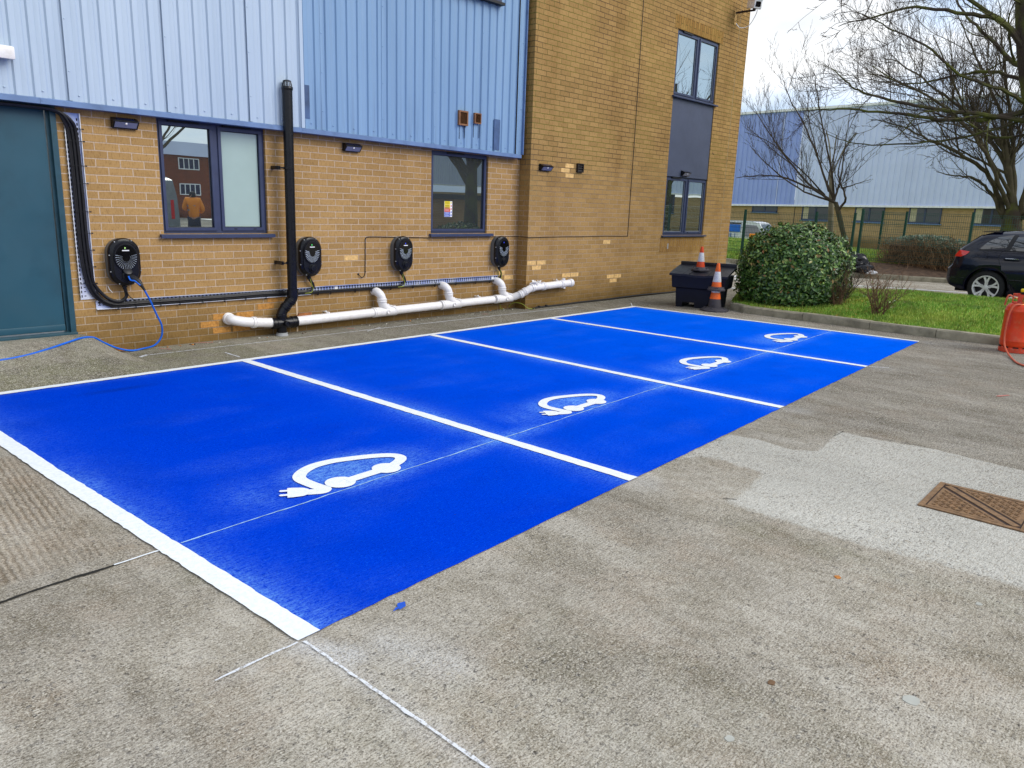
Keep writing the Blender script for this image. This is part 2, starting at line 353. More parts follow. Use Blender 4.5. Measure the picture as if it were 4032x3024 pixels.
# ---------------------------------------------------------------- mesh builder
class MB:
    def __init__(s): s.v = []; s.f = []; s.sm = []; s.mi = []; s.cur = 0
    def add(s, vs, fs, smooth=False):
        o = len(s.v); s.v += [tuple(v) for v in vs]
        for f in fs: s.f.append(tuple(i + o for i in f)); s.sm.append(smooth); s.mi.append(s.cur)
        return s
    def box(s, x0, x1, y0, y1, z0, z1, bev=0):
        if x0 > x1: x0, x1 = x1, x0
        if y0 > y1: y0, y1 = y1, y0
        if z0 > z1: z0, z1 = z1, z0
        return s.obox(Vector(((x0 + x1) / 2, (y0 + y1) / 2, (z0 + z1) / 2)), (x1 - x0, y1 - y0, z1 - z0), None, bev)
    def obox(s, c, d, mat=None, bev=0):
        mat = mat or Matrix.Identity(3); c = Vector(c); h = [q / 2 for q in d]
        if bev <= 0:
            vs = [c + mat @ Vector((sx * h[0], sy * h[1], sz * h[2])) for sx in (-1, 1) for sy in (-1, 1) for sz in (-1, 1)]
            return s.add(vs, [(0, 1, 3, 2), (4, 6, 7, 5), (0, 4, 5, 1), (2, 3, 7, 6), (0, 2, 6, 4), (1, 5, 7, 3)])
        b = min(bev, min(h) * .9)
        bm = bmesh.new(); bmesh.ops.create_cube(bm, size=1)
        for v in bm.verts: v.co = Vector((v.co.x * d[0], v.co.y * d[1], v.co.z * d[2]))
        bmesh.ops.bevel(bm, geom=bm.edges[:], offset=b, segments=2, affect='EDGES', profile=.6)
        bm.verts.index_update()
        s.add([c + mat @ v.co for v in bm.verts], [[v.index for v in f.verts] for f in bm.faces], False)
        bm.free(); return s
    def tube(s, pts, r, n=8, cap=True, smooth=True):
        pts = [Vector(p) for p in pts]; m = len(pts)
        rs = r if isinstance(r, (list, tuple)) else [r] * m
        vs = []; prev = None
        for i, p in enumerate(pts):
            t = (pts[min(i + 1, m - 1)] - pts[max(i - 1, 0)])
            if t.length < 1e-9: t = Vector((0, 0, 1))
            t.normalize()
            if prev is None:
                a = Vector((0, 0, 1)) if abs(t.z) < .9 else Vector((1, 0, 0))
                u = t.cross(a).normalized()
            else:
                u = prev - t * prev.dot(t)
                u = u.normalized() if u.length > 1e-6 else t.orthogonal().normalized()
            prev = u; w = t.cross(u)
            for k in range(n):
                a = 2 * pi * k / n; vs.append(p + (u * cos(a) + w * sin(a)) * rs[i])
        fs = [(i * n + k, i * n + (k + 1) % n, (i + 1) * n + (k + 1) % n, (i + 1) * n + k) for i in range(m - 1) for k in range(n)]
        s.add(vs, fs, smooth)
        if cap:
            o = len(s.v) - m * n
            for ring, rev in ((range(n), True), (range((m - 1) * n, m * n), False)):
                f = [o + q for q in ring]
                s.f.append(tuple(f[::-1] if rev else f)); s.sm.append(False); s.mi.append(s.cur)
        return s
    def lathe(s, c, prof, n=24, axis=(0, 0, 1), smooth=True, cap=True):
        c = Vector(c); ax = Vector(axis).normalized(); u = ax.orthogonal().normalized(); w = ax.cross(u)
        vs = []
        for r, h in prof:
            for k in range(n):
                a = 2 * pi * k / n; vs.append(c + ax * h + (u * cos(a) + w * sin(a)) * r)
        m = len(prof)
        fs = [(i * n + k, i * n + (k + 1) % n, (i + 1) * n + (k + 1) % n, (i + 1) * n + k) for i in range(m - 1) for k in range(n)]
        s.add(vs, fs, smooth)
        if not cap: return s
        o = len(s.v) - m * n
        s.f.append(tuple(o + q for q in range(n))[::-1]); s.sm.append(False); s.mi.append(s.cur)
        s.f.append(tuple(o + (m - 1) * n + q for q in range(n))); s.sm.append(False); s.mi.append(s.cur)
        return s
    def prism(s, poly, fn, d0, d1, smooth=False):
        """poly: 2-D points; fn(a,b,d) -> 3-D point"""
        n = len(poly)
        vs = [fn(a, b, d0) for a, b in poly] + [fn(a, b, d1) for a, b in poly]
        s.add(vs, [tuple(range(n))[::-1], tuple(range(n, 2 * n))])
        o = len(s.v) - 2 * n
        for i in range(n):
            s.f.append((o + i, o + (i + 1) % n, o + n + (i + 1) % n, o + n + i)); s.sm.append(smooth); s.mi.append(s.cur)
        return s
    def build(s, name, mat, parent=None, label=None, **props):
        me = bpy.data.meshes.new(name)
        off = Vector((0, 0, 0))
        if parent is not None:
            q = parent
            while q is not None: off += q.location; q = q.parent
        me.from_pydata([tuple(Vector(v) - off) for v in s.v], [], s.f)
        mats = mat if isinstance(mat, (list, tuple)) else [mat]
        for m in mats: me.materials.append(MT[m] if isinstance(m, str) else m)
        me.polygons.foreach_set('use_smooth', s.sm)
        if len(mats) > 1: me.polygons.foreach_set('material_index', s.mi)
        me.update()
        if hasattr(me, 'set_sharp_from_angle') and len(s.f) < 4000: me.set_sharp_from_angle(angle=radians(38))
        o = bpy.data.objects.new(name, me); COL.objects.link(o)
        if parent is not None: o.parent = parent
        if label: o['label'] = label
        for k, v in props.items(): o[k] = v
        return o

def tag(o, label, cat, group=None):
    o['label'] = label; o['category'] = cat
    if group: o['group'] = group
    return o
def thing(name, loc, label, cat, group=None):
    o = bpy.data.objects.new(name, None); COL.objects.link(o); o.location = loc
    o.empty_display_size = .1
    return tag(o, label, cat, group)
def single(mb, name, mat, base, label, cat, group=None):
    """a thing that is one mesh, origin at its base"""
    o = mb.build(name, mat); base = Vector(base)
    o.data.transform(Matrix.Translation(-base)); o.location = base
    return tag(o, label, cat, group)
def struct(mb, name, mat):
    o = mb.build(name, mat); o['kind'] = 'structure'; return o
def copy_thing(o, loc, label=None, parent=None):
    c = o.copy(); COL.objects.link(c)
    if parent is None: c.location = loc
    else: c.parent = parent
    if label: c['label'] = label
    for ch in [q for q in bpy.data.objects if q.parent == o]: copy_thing(ch, None, None, c)
    return c
def smoothpath(pts, n=8):
    """Catmull-Rom through the points"""
    P = [Vector(p) for p in pts]; P = [P[0] * 2 - P[1]] + P + [P[-1] * 2 - P[-2]]; out = []
    for i in range(1, len(P) - 2):
        for k in range(n):
            t = k / n; a, b, c, d = P[i - 1], P[i], P[i + 1], P[i + 2]
            out.append(.5 * ((2 * b) + (c - a) * t + (2 * a - 5 * b + 4 * c - d) * t * t + (3 * b - a - 3 * c + d) * t ** 3))
    out.append(P[-2]); return out
def fbm(x, y, z=0., s=1.): return mnoise.fractal(Vector((x * s, y * s, z)), 1., 2., 4)

# ---------------------------------------------------------------- camera, sky, light
cam = bpy.data.cameras.new('camera'); camo = bpy.data.objects.new('camera', cam); COL.objects.link(camo)
yaw, pitch, roll = .8338, -.2319, .0352
F = Vector((sin(yaw) * cos(pitch), cos(yaw) * cos(pitch), sin(pitch)))
r0 = F.cross(Vector((0, 0, 1))).normalized(); u0 = r0.cross(F)
rr = r0 * cos(roll) + u0 * sin(roll); uu = -r0 * sin(roll) + u0 * cos(roll)
mw = Matrix((rr, uu, -F)).transposed().to_4x4(); mw.translation = Vector((-5.5444, -8.0425, 1.5874))
camo.matrix_world = mw
cam.sensor_width = 36; cam.lens = 2993.2 / 4032 * 36; cam.clip_end = 1000; cam.clip_start = .05
SC.camera = camo
SC.view_settings.view_transform = 'Standard'; SC.view_settings.look = 'None'; SC.view_settings.exposure = 0

SUN_EL = radians(36); SUN_AZ = Vector((.45, -.9, 0)).normalized()   # towards the sun
w = bpy.data.worlds.new('World'); SC.world = w; w.use_nodes = True
nt = w.node_tree; nt.nodes.clear()
out = nt.nodes.new('ShaderNodeOutputWorld'); bg = nt.nodes.new('ShaderNodeBackground')
sky = nt.nodes.new('ShaderNodeTexSky'); sky.sky_type = 'NISHITA'; sky.sun_disc = False
sky.sun_elevation = SUN_EL; sky.sun_rotation = atan2(SUN_AZ.x, SUN_AZ.y)
sky.air_density = 1.; sky.dust_density = 1.
tc = nt.nodes.new('ShaderNodeTexCoord')
mp = nt.nodes.new('ShaderNodeMapping'); mp.inputs['Scale'].default_value = (1, 1, 2.6); mp.inputs['Location'].default_value = (.35, .1, 0)
nz = nt.nodes.new('ShaderNodeTexNoise'); nz.inputs['Scale'].default_value = 2.6; nz.inputs['Detail'].default_value = 6; nz.inputs['Roughness'].default_value = .52
cr = nt.nodes.new('ShaderNodeValToRGB'); cr.color_ramp.elements[0].position = .40; cr.color_ramp.elements[0].color = (.62, .62, .62, 1)
cr.color_ramp.elements[1].position = .56; cr.color_ramp.elements[1].color = (1, 1, 1, 1)
nz2 = nt.nodes.new('ShaderNodeTexNoise'); nz2.inputs['Scale'].default_value = 4.5; nz2.inputs['Detail'].default_value = 5
cr2 = nt.nodes.new('ShaderNodeValToRGB'); cr2.color_ramp.elements[0].position = .40; cr2.color_ramp.elements[0].color = (7.6, 9.4, 12.0, 1)
cr2.color_ramp.elements[1].position = .6; cr2.color_ramp.elements[1].color = (12.8, 12.9, 13.0, 1)
mx = nt.nodes.new('ShaderNodeMix'); mx.data_type = 'RGBA'
L = nt.links.new
L(tc.outputs['Generated'], mp.inputs[0]); L(mp.outputs[0], nz.inputs['Vector']); L(mp.outputs[0], nz2.inputs['Vector'])
L(nz.outputs['Fac'], cr.inputs[0]); L(nz2.outputs['Fac'], cr2.inputs[0])
L(cr.outputs[0], mx.inputs[0]); L(sky.outputs[0], mx.inputs[6]); L(cr2.outputs[0], mx.inputs[7])
L(mx.outputs[2], bg.inputs[0]); bg.inputs[1].default_value = .1; L(bg.outputs[0], out.inputs[0])
sl = bpy.data.lights.new('sun', 'SUN'); sl.energy = 2.5; sl.angle = radians(38); sl.color = (1, .96, .9)
so = bpy.data.objects.new('sun', sl); COL.objects.link(so)
sd = Vector((SUN_AZ.x * cos(SUN_EL), SUN_AZ.y * cos(SUN_EL), sin(SUN_EL)))
so.rotation_euler = sd.to_track_quat('Z', 'Y').to_euler(); so.location = (0, -10, 20)
# ---------------------------------------------------------------- ground
def seg_d(px, py, ax, ay, bx, by):
    dx, dy = bx - ax, by - ay; t = max(0, min(1, ((px - ax) * dx + (py - ay) * dy) / (dx * dx + dy * dy)))
    return math.hypot(px - ax - t * dx, py - ay - t * dy)
def inpoly(x, y, P):
    c = False; j = len(P) - 1
    for i in range(len(P)):
        if (P[i][1] > y) != (P[j][1] > y) and x < (P[j][0] - P[i][0]) * (y - P[i][1]) / (P[j][1] - P[i][1]) + P[i][0]: c = not c
        j = i
    return c
def frange(a, b, st):
    n = int(round((b - a) / st)); return [a + (b - a) * i / n for i in range(n + 1)]
PATCH = [(-1.3, -5.66), (-1.085, -5.75), (-1.10, -6.0), (-1.134, -6.19), (-1.492, -6.24), (-1.734, -6.26), (-1.759, -6.51), (-1.75, -6.99), (-1.69, -7.40), (-1.69, -8.6),
         (.25, -8.6), (.252, -7.35), (.309, -6.78), (.234, -6.43), (.236, -6.16), (-.169, -6.22), (-.400, -6.23), (-.501, -6.10), (-.454, -5.83), (-.504, -5.63)]
def joint_y(x): return -4.745 + (x + 4.3) * .052
xs = [-200, -60, -20, -9, -6.2] + frange(-6, 6.6, .05) + [8, 11, 14, 17.2]
ys = [-200, -60, -25, -12, -10] + frange(-9, 1, .05) + [4, 12, 40, 120, 200]
vs = []; mask = []; rib = []
for y in ys:
    for x in xs:
        vs.append((x, y, 0))
        pd = min(seg_d(x, y, *PATCH[q], *PATCH[(q + 1) % len(PATCH)]) for q in range(len(PATCH))) if (-2.2 < x < .8 and y < -5.4) else 9
        sg = 1 if inpoly(x, y, PATCH) else -1; sft = .16 if x < -.6 else .07
        lp = max(0., min(1., .5 + .5 * sg * pd / sft))
        dk = 0.
        # mossy / dirty strip by the wall, damp around the ramp, dark joints
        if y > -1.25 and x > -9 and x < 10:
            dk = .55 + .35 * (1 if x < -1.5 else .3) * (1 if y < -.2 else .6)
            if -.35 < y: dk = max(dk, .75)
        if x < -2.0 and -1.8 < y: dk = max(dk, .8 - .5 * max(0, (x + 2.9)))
        if y < -6.2 and x < -3.2: dk = max(dk, .35)
        dk = max(dk, .9 * exp(-((x + 4.0) / .35) ** 2 - ((y + 5.05) / .22) ** 2))
        # white spray dust
        dk = max(dk, .5 * exp(-((x + 1.95) / .18) ** 2) * (1 if y < -6.3 else 0)) if lp < .3 else dk
        wd = .8 * exp(-(seg_d(x, y, -4.2, -5.85, -4.12, -6.02) / .06) ** 2)
        wd = max(wd, .45 * exp(-(seg_d(x, y, -3.99, -6.05, -3.9, -6.3) / .10) ** 2))
        wd = max(wd, .35 * exp(-(seg_d(x, y, -4.19, -5.83, -4.17, -6.95) / .045) ** 2), .35 * exp(-(seg_d(x, y, -4.40, -5.83, -4.53, -5.83) / .03) ** 2))
        for q in ((-1.82, -5.78), (.6, -5.68), (3.1, -5.55), (5.5, -5.42)):
            wd = max(wd, .35 * exp(-(math.hypot(x - q[0], (y - q[1])) / .13) ** 2))
        wd = max(wd, .35 * exp(-(math.hypot(x - 5.72, (y + 5.7) * .6) / .13) ** 2))
        mask.append((lp, dk, wd, 1))
        jy = joint_y(x)
        rib.append(((.35 + .65 * max(0, min(1, .5 + 1.6 * fbm(x, y, 7., 1.4)))) * max(0, min(1, (-4.28 - x) / .15)) if (y > jy + .13 and y < -2.9) else 0., 0, 0, 1))
nx = len(xs)
g = MB(); g.add(vs, [(j * nx + i, j * nx + i + 1, (j + 1) * nx + i + 1, (j + 1) * nx + i) for j in range(len(ys) - 1) for i in range(nx - 1)])
go = struct(g, 'ground', 'concrete')
def setattrib(o, name, data):
    at = o.data.color_attributes.new(name, 'FLOAT_COLOR', 'POINT')
    at.data.foreach_set('color', [c for q in data for c in q])
setattrib(go, 'mask', mask); setattrib(go, 'rib', rib)

# bay surface
def lerp(a, b, t): return a + (b - a) * t
BK = lambda x: -1.19 + (x + 4.0) * .0177 - .02     # wall-side edge
FR = lambda x: -5.808 + (x + 4.16) * .0519         # outer (open) edge
def LX(i, y):                                     # centre lines of the dividing lines
    b = [(-4.36, -1.2), (-1.902, -1.212), (.556, -1.115), (2.888, -1.073), (5.13, -1.03)][i]
    f = [(-4.16, -5.81), (-1.84, -5.686), (.573, -5.563), (3.05, -5.435), (5.45, -5.31)][i]
    if i == 0:
        if y > -2.7: return lerp(-4.30, -4.315, (y + 2.7) / 1.6)
        return lerp(-4.16, -4.30, (y + 5.81) / 3.11)
    t = (y - b[1]) / (f[1] - b[1]); return lerp(b[0], f[0], t)
SYM = [(-3.0, -4.45), (-.68, -4.32), (1.82, -4.17), (4.25, -4.02)]
SEAM = lambda x: -4.745 + (x + 4.3) * .0555
g = MB(); nX = 250; nY = 112; vs = []; spray = []
for j in range(nY + 1):
    for i in range(nX + 1):
        s = i / nX; t = j / nY
        yb = BK(lerp(-4.3, 5.13, s)); yf = FR(lerp(-4.15, 5.46, s)); y = lerp(yf, yb, t)
        x = lerp(LX(0, y) - .03, LX(4, y) + .03, s)
        y = lerp(FR(x), BK(x), t)
        if j == 0: y += fbm(x, 1.3, 0, 9) * .006
        vs.append((x, y, .004))
        a = 0.
        for k in (0, 1, 2, 3, 4):
            d = abs(x - LX(k, y)) - .04
            amt = .55 + .45 * fbm(x * .3, y * 1.2, k * 3.1, 1.0)
            a = max(a, amt * exp(-max(0, d) / (.08 if k else .11)) * .8)
        d = abs(y - BK(x)); a = max(a, .5 * exp(-d / .045))
        for k, (qx, qy) in enumerate(SYM):
            d = math.hypot((x - qx) / 1.0, (y - qy) / .55); a = max(a, .62 * exp(-(d / .52) ** 4))
            d = math.hypot((x - qx + .55) / .9, (y - qy) / .8); a = max(a, .35 * exp(-(d / .3) ** 2))
        a = max(a, .07 * max(0, fbm(x * .35, y, 9., 2.2)))
        sd = y - SEAM(x)
        se = exp(-(sd / .10) ** 2) * (.16 + .5 * sum(exp(-((x - LX(k, y)) / .38) ** 2) for k in (1, 2, 3, 4)))
        a = max(a, se)
        dark = .8 * exp(-((x + 3.25) / .25) ** 2 - ((y + 1.62) / .05) ** 2) + .25 * max(0, fbm(x, y, 4., 2.4))
        spray.append((a, 0, dark, 1))
g.add(vs, [(j * (nX + 1) + i, j * (nX + 1) + i + 1, (j + 1) * (nX + 1) + i + 1, (j + 1) * (nX + 1) + i) for j in range(nY) for i in range(nX)])
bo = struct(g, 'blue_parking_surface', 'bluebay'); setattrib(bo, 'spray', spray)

def strip(pts, w, z, jag=.003, sd=0.):
    """painted strip along a polyline, slightly ragged edges"""
    m = MB(); P = []
    for a, b in zip(pts[:-1], pts[1:]):
        a, b = Vector(a), Vector(b); n = max(1, int((b - a).length / .035))
        P += [a.lerp(b, k / n) for k in range(n)]
    P.append(Vector(pts[-1])); v = []
    for i, p in enumerate(P):
        t = (P[min(i + 1, len(P) - 1)] - P[max(i - 1, 0)]).normalized(); nn = Vector((-t.y, t.x))
        j1 = jag * (fbm(p.x, p.y, sd, 11) + R.uniform(-.5, .5)); j2 = jag * (fbm(p.x, p.y, sd + 5, 11) + R.uniform(-.5, .5))
        a = p + nn * (w / 2 + j1); b = p - nn * (w / 2 + j2)
        v += [(a.x, a.y, z), (b.x, b.y, z)]
    m.add(v, [(2 * i, 2 * i + 1, 2 * i + 3, 2 * i + 2) for i in range(len(P) - 1)])
    return m
WIDTH = [.096, .088, .086, .084, .075]
for k in range(5):
    pts = [(LX(k, y), y) for y in (FR(LX(k, -5.5)) - (.005), -4.5, -3.4, -2.2, BK(LX(k, -1.2)) - .03)]
    struct(strip(pts, WIDTH[k], .008, .004, k), 'white_line', 'white_paint')
struct(strip([(x, BK(x)) for x in (-9, -6, -4.3, -2, 0, 2, 4, 5.16)], .082, .0095, .004, 9), 'white_line', 'white_paint')
# hairline seam through the bays and slab joint outside them
m = MB(); rs = random.Random(3)
pts = [(x, SEAM(x) + rs.uniform(-.004, .004)) for x in frange(-4.15, 5.4, .12)]
MT['seam'] = plain('pale_seam', (.30, .50, .72), .6, var=.3, vs=40)
MT['seam_dark'] = plain('joint_dark', (.018, .017, .014), .95)
struct(strip(pts, .008, .0065, .003, 2), 'slab_joint', 'seam')
struct(strip([(x, joint_y(x) + rs.uniform(-.006, .006)) for x in frange(-9, -4.42, .15)], .016, .004, .007, 3), 'slab_joint', 'seam_dark')
struct(strip([(x, joint_y(x)) for x in (-4.45, -4.36, -4.24)], .012, .005, .004, 4), 'slab_joint', 'white_paint')
# chalk setting-out lines
a = N('chalk'); p = a.pos(); nn = a.noise(p, 60, 3, .7)
tr = a.n('BsdfTransparent'); df = a.n('BsdfDiffuse'); df.inputs[0].default_value = (.72, .74, .78, 1)
mxs = a.n('MixShader'); a.l(a.ramp(nn, [(.34, .1), (.50, .9)]), mxs.inputs[0]); a.l(tr.outputs[0], mxs.inputs[1]); a.l(df.outputs[0], mxs.inputs[2]); a.l(mxs.outputs[0], a.out.inputs[0])
MT['chalk'] = a.m
def chalk(pts, w=.012): struct(strip(pts, w * 1.2, .005, .003, 6), 'chalk_line', 'chalk')
MT['chalk_solid'] = plain('chalk_solid', (.62, .64, .68), .8, var=.3, vs=60)
struct(strip([(-4.19, -5.83), (-4.18, -6.4), (-4.17, -6.95)], .012, .0055, .005, 6), 'chalk_line', 'chalk')
struct(strip([(-4.21, -5.82), (-4.35, -5.823), (-4.53, -5.83)], .011, .0055, .005, 6), 'chalk_line', 'chalk')
chalk([(-2.57, -.375), (-.83, -.40), (.4, -.40), (2.7, -.46), (4.3, -.5)], .014)
chalk([(-2.6, -.43), (-2.5, -.36)], .03); chalk([(-1.86, -1.0), (-1.86, -.7)], .012)
chalk([(.1, -.48), (.42, -.33)], .014); chalk([(3.07, -5.45), (3.18, -5.6), (3.2, -5.62)], .012)
chalk([(5.13, -1.0), (5.5, -.72)], .012)
for (x0, y0, x1, y1) in ((-2.28, -.10, -2.2, -.22), (-1.86, -.02, -1.70, -.12), (.02, -.17, .10, -.22), (2.36, -.22, 2.44, -.28), (2.6, -6.75, 2.75, -6.82)):
    struct(strip([(x0, y0), (x1, y1)], .02, .0052, .008, 8), 'red_spray_mark', 'chalk' if abs(x0) > 9 else 'red_spray')
m = MB()
m.add([(-3.80, -5.90, .0056), (-3.765, -5.895, .0056), (-3.745, -5.865, .0056), (-3.775, -5.855, .0056), (-3.79, -5.87, .0056)], [(0, 1, 2, 3, 4)])
m.add([(-3.83, -5.893, .0058), (-3.79, -5.89, .0058), (-3.80, -5.875, .0058)], [(0, 1, 2)])
struct(m, 'blue_paint_splash', 'blue_spray')
struct(strip([(-1.71, -6.215), (-1.67, -6.275)], .006, .0045, .006, 5), 'crack', 'seam_dark')
struct(strip([(.06, -6.183), (.25, -6.186)], .005, .0045, .006, 5), 'crack', 'seam_dark')
struct(strip([(.236, -6.30), (.30, -6.62), (.31, -6.78)], .004, .0045, .006, 5), 'crack', 'seam_dark')
# aprons: concrete ramp in front of the door
m = MB(); gx = frange(-9, -2.62, .08); gy = frange(-1.16, .03, .05); vs = []
def ramp_z(x, y):
    return .215 * max(0, min(1, (-2.66 - x) / .30)) * max(0, min(1, (1.12 + y) / .92))
for y in gy:
    for x in gx: vs.append((x, y, ramp_z(x, y) + (.0035 if ramp_z(x, y) > .004 else -.002) + .002 * fbm(x, y, 0, 5)))
n = len(gx); m.add(vs, [(j * n + i, j * n + i + 1, (j + 1) * n + i + 1, (j + 1) * n + i) for j in range(len(gy) - 1) for i in range(n - 1)], True)
ro = struct(m, 'concrete_ramp', 'concrete')
setattrib(ro, 'mask', [(0, min(1, .62 + .5 * max(0, -.55 - v[1]) + (.3 if v[1] < -.75 else 0)), 0, 1) for v in vs]); setattrib(ro, 'rib', [(0, 0, 0, 1)] * len(vs))

# ---- charging symbols (car outline with a plug)
SK = [(-3.395, -4.575), (-3.342, -4.609), (-3.306, -4.624), (-3.280, -4.600), (-3.291, -4.555), (-3.300, -4.471), (-3.300, -4.395), (-3.272, -4.335), (-3.205, -4.280), (-3.107, -4.243),
      (-2.989, -4.245), (-2.901, -4.270), (-2.786, -4.312), (-2.690, -4.362), (-2.640, -4.405), (-2.625, -4.455), (-2.655, -4.500), (-2.715, -4.535), (-2.790, -4.560)]
def symbol(dx, dy, sc=1.):
    m = MB(); z = [.0085]
    ox, oy = -3.0, -4.45
    def T(x, y): return (ox + dx + (x - ox) * sc, oy + dy + (y - oy) * sc)
    def poly(pts):
        z[0] += .0003; m.add([T(*p) + (z[0],) for p in pts], [tuple(range(len(pts)))])
    P = smoothpath([(a, b, 0) for a, b in SK], 6)
    v = []
    z[0] += .0003
    for i, p in enumerate(P):
        t = (P[min(i + 1, len(P) - 1)] - P[max(i - 1, 0)]).normalized(); nn = Vector((-t.y, t.x, 0))
        w = .0395 - .004 * (i / len(P))
        zz = z[0] + i * .000012
        v += [T(p.x + nn.x * w, p.y + nn.y * w) + (zz,), T(p.x - nn.x * w, p.y - nn.y * w) + (zz,)]
    m.add(v, [(2 * i, 2 * i + 1, 2 * i + 3, 2 * i + 2) for i in range(len(P) - 1)])
    z[0] += .0015
    for cx, cy in ((-3.160, -4.581), (-2.819, -4.567)):
        poly([(cx + .087 * cos(a * pi / 14), cy + .087 * sin(a * pi / 14)) for a in range(28)])
    poly([(-3.12, -4.624), (-2.85, -4.610), (-2.85, -4.536), (-3.12, -4.550)])
    # plug body, rounded at the cable end
    c = (-3.400, -4.555); d = Vector((-.66, .75)).normalized()
    ex = Vector((-.86, .51)).normalized(); ey = Vector((-ex.y, ex.x))
    def Q(a, b): return (-3.395 + ex.x * a + ey.x * b, -4.572 + ex.y * a + ey.y * b)
    poly([Q(-.03, -.035), Q(.0, -.062), Q(.06, -.072), Q(.085, -.072), Q(.085, .072), Q(.06, .072), Q(.0, .062), Q(-.03, .035)])
    for b in (-.032, .032): poly([Q(.083, b - .013), Q(.122, b - .013), Q(.130, b), Q(.122, b + .013), Q(.083, b + .013)])
    return m
LBL = ['white charging car symbol painted in the nearest blue bay', 'white charging car symbol in the second nearest blue bay',
       'white charging car symbol in the third blue bay, second from the kerb', 'white charging car symbol in the farthest blue bay beside the grass kerb']
for k, (qx, qy) in enumerate(SYM):
    m = symbol(qx + 3.0, qy + 4.45, (1, .95, .97, 1)[k])
    single(m, 'charging_symbol', 'white_paint', (qx, qy, .004), LBL[k], 'road marking', 'white electric car symbols painted in the blue bays')

# ---------------------------------------------------------------- building
BL = thing('industrial_building', (0, 0, 0), 'yellow brick and blue metal clad building with a brick tower along the charging bays', 'building')
def wall_rects(x0, x1, z0, z1, holes):
    X = sorted({x0, x1, *[h[0] for h in holes], *[h[1] for h in holes]}); Z = sorted({z0, z1, *[h[2] for h in holes], *[h[3] for h in holes]})
    out = []
    for i in range(len(X) - 1):
        for j in range(len(Z) - 1):
            cx, cz = (X[i] + X[i + 1]) / 2, (Z[j] + Z[j + 1]) / 2
            if not any(h[0] < cx < h[1] and h[2] < cz < h[3] for h in holes): out.append((X[i], X[i + 1], Z[j], Z[j + 1]))
    return out
def wall(m, x0, x1, z0, z1, y, holes, depth=.12):
    for a, b, c, d in wall_rects(x0, x1, z0, z1, holes): m.add([(a, y, c), (b, y, c), (b, y, d), (a, y, d)], [(0, 1, 2, 3)])
    for a, b, c, d in holes:
        m.add([(a, y, c), (b, y, c), (b, y, d), (a, y, d), (a, y + depth, c), (b, y + depth, c), (b, y + depth, d), (a, y + depth, d)],
              [(0, 4, 5, 1), (1, 5, 6, 2), (2, 6, 7, 3), (3, 7, 4, 0)])
W1 = (-2.10, -.915, 1.17, 2.31); W2 = (1.545, 2.64, 1.16, 2.262); DR = (-4.55, -3.01, .20, 2.33)
m = MB(); wall(m, -9, 3.32, -.05, 2.42, 0, [W1, W2, DR]); m.build('brick_wall', 'brick', BL)
TY = -.215; TX = 3.32; TE = 9.82
W3 = (7.16, 8.70, 3.62, 4.74); W4 = (7.16, 8.70, 1.115, 2.20); PN = (7.16, 8.70, 2.20, 3.62)
m = MB(); wall(m, TX, TE, -.05, 7.6, TY, [W3, W4, PN]); m.build('tower_wall', 'brick_tower', BL)
m = MB(); m.add([(TX, .3, -.05), (TX, TY, -.05), (TX, TY, 7.6), (TX, .3, 7.6)], [(0, 1, 2, 3)]); m.build('tower_return', 'brick_ret', BL)
m = MB(); m.add([(TE, TY, -.05), (TE, 9, -.05), (TE, 9, 7.6), (TE, TY, 7.6)], [(0, 1, 2, 3)]); m.build('tower_side_wall', 'brick_ret', BL)
m = MB(); m.box(TX - .05, TE + .05, TY - .06, 9, 7.6, 7.7); m.box(-9, TX - .06, -.14, 9, 6.4, 6.5); m.build('roof_edge', 'flash', BL)
# vertical movement joint beside the second charger, tower edge joint
m = MB(); m.box(-.588, -.570, -.004, .01, -.02, 2.3); m.build('movement_joint', 'putty', BL)
m = MB(); m.box(9.42, 9.430, TY - .003, TY + .01, .0, 7.6); m.build('movement_joint', 'putty2', BL)
# soldier courses
m = MB(); m.box(7.05, 8.80, TY - .005, TY + .02, 4.745, 4.965); m.build('soldier_course', 'brick_soldier', BL)
m = MB(); m.box(7.10, 8.78, TY - .005, TY + .02, .80, 1.065); m.build('soldier_course', 'brick_soldier', BL)
m = MB(); m.box(7.36, 7.40, TY - .007, TY, .86, .96); m.build('air_vent', 'clip', BL)
def newbricks(lst, y, mat):
    for (cx, cz) in lst:
        zz = math.floor(cz / .075) * .075
        b = MB(); b.box(cx - .1035, cx + .1035, y - .004, y + .01, zz + .006, zz + .069); b.build('replacement_brick', mat, BL)
newbricks([(.217, .863), (2.851, .636), (2.955, .563), (3.15, .489)], 0, 'brick_new')
newbricks([(3.43, .710), (3.66, .707), (3.55, .634), (4.304, .483), (4.525, .484), (4.15, 2.167), (4.25, 2.243), (4.262, 2.095), (5.381, .988), (5.553, .411), (5.775, .411), (5.645, .342)], TY, 'brick_new')
newbricks([(-1.525, .261), (-1.67, .183), (-1.25, .259), (-1.534, .112), (-1.30, .100), (-.86, .407), (-.985, .334)], 0, 'brick_orange')

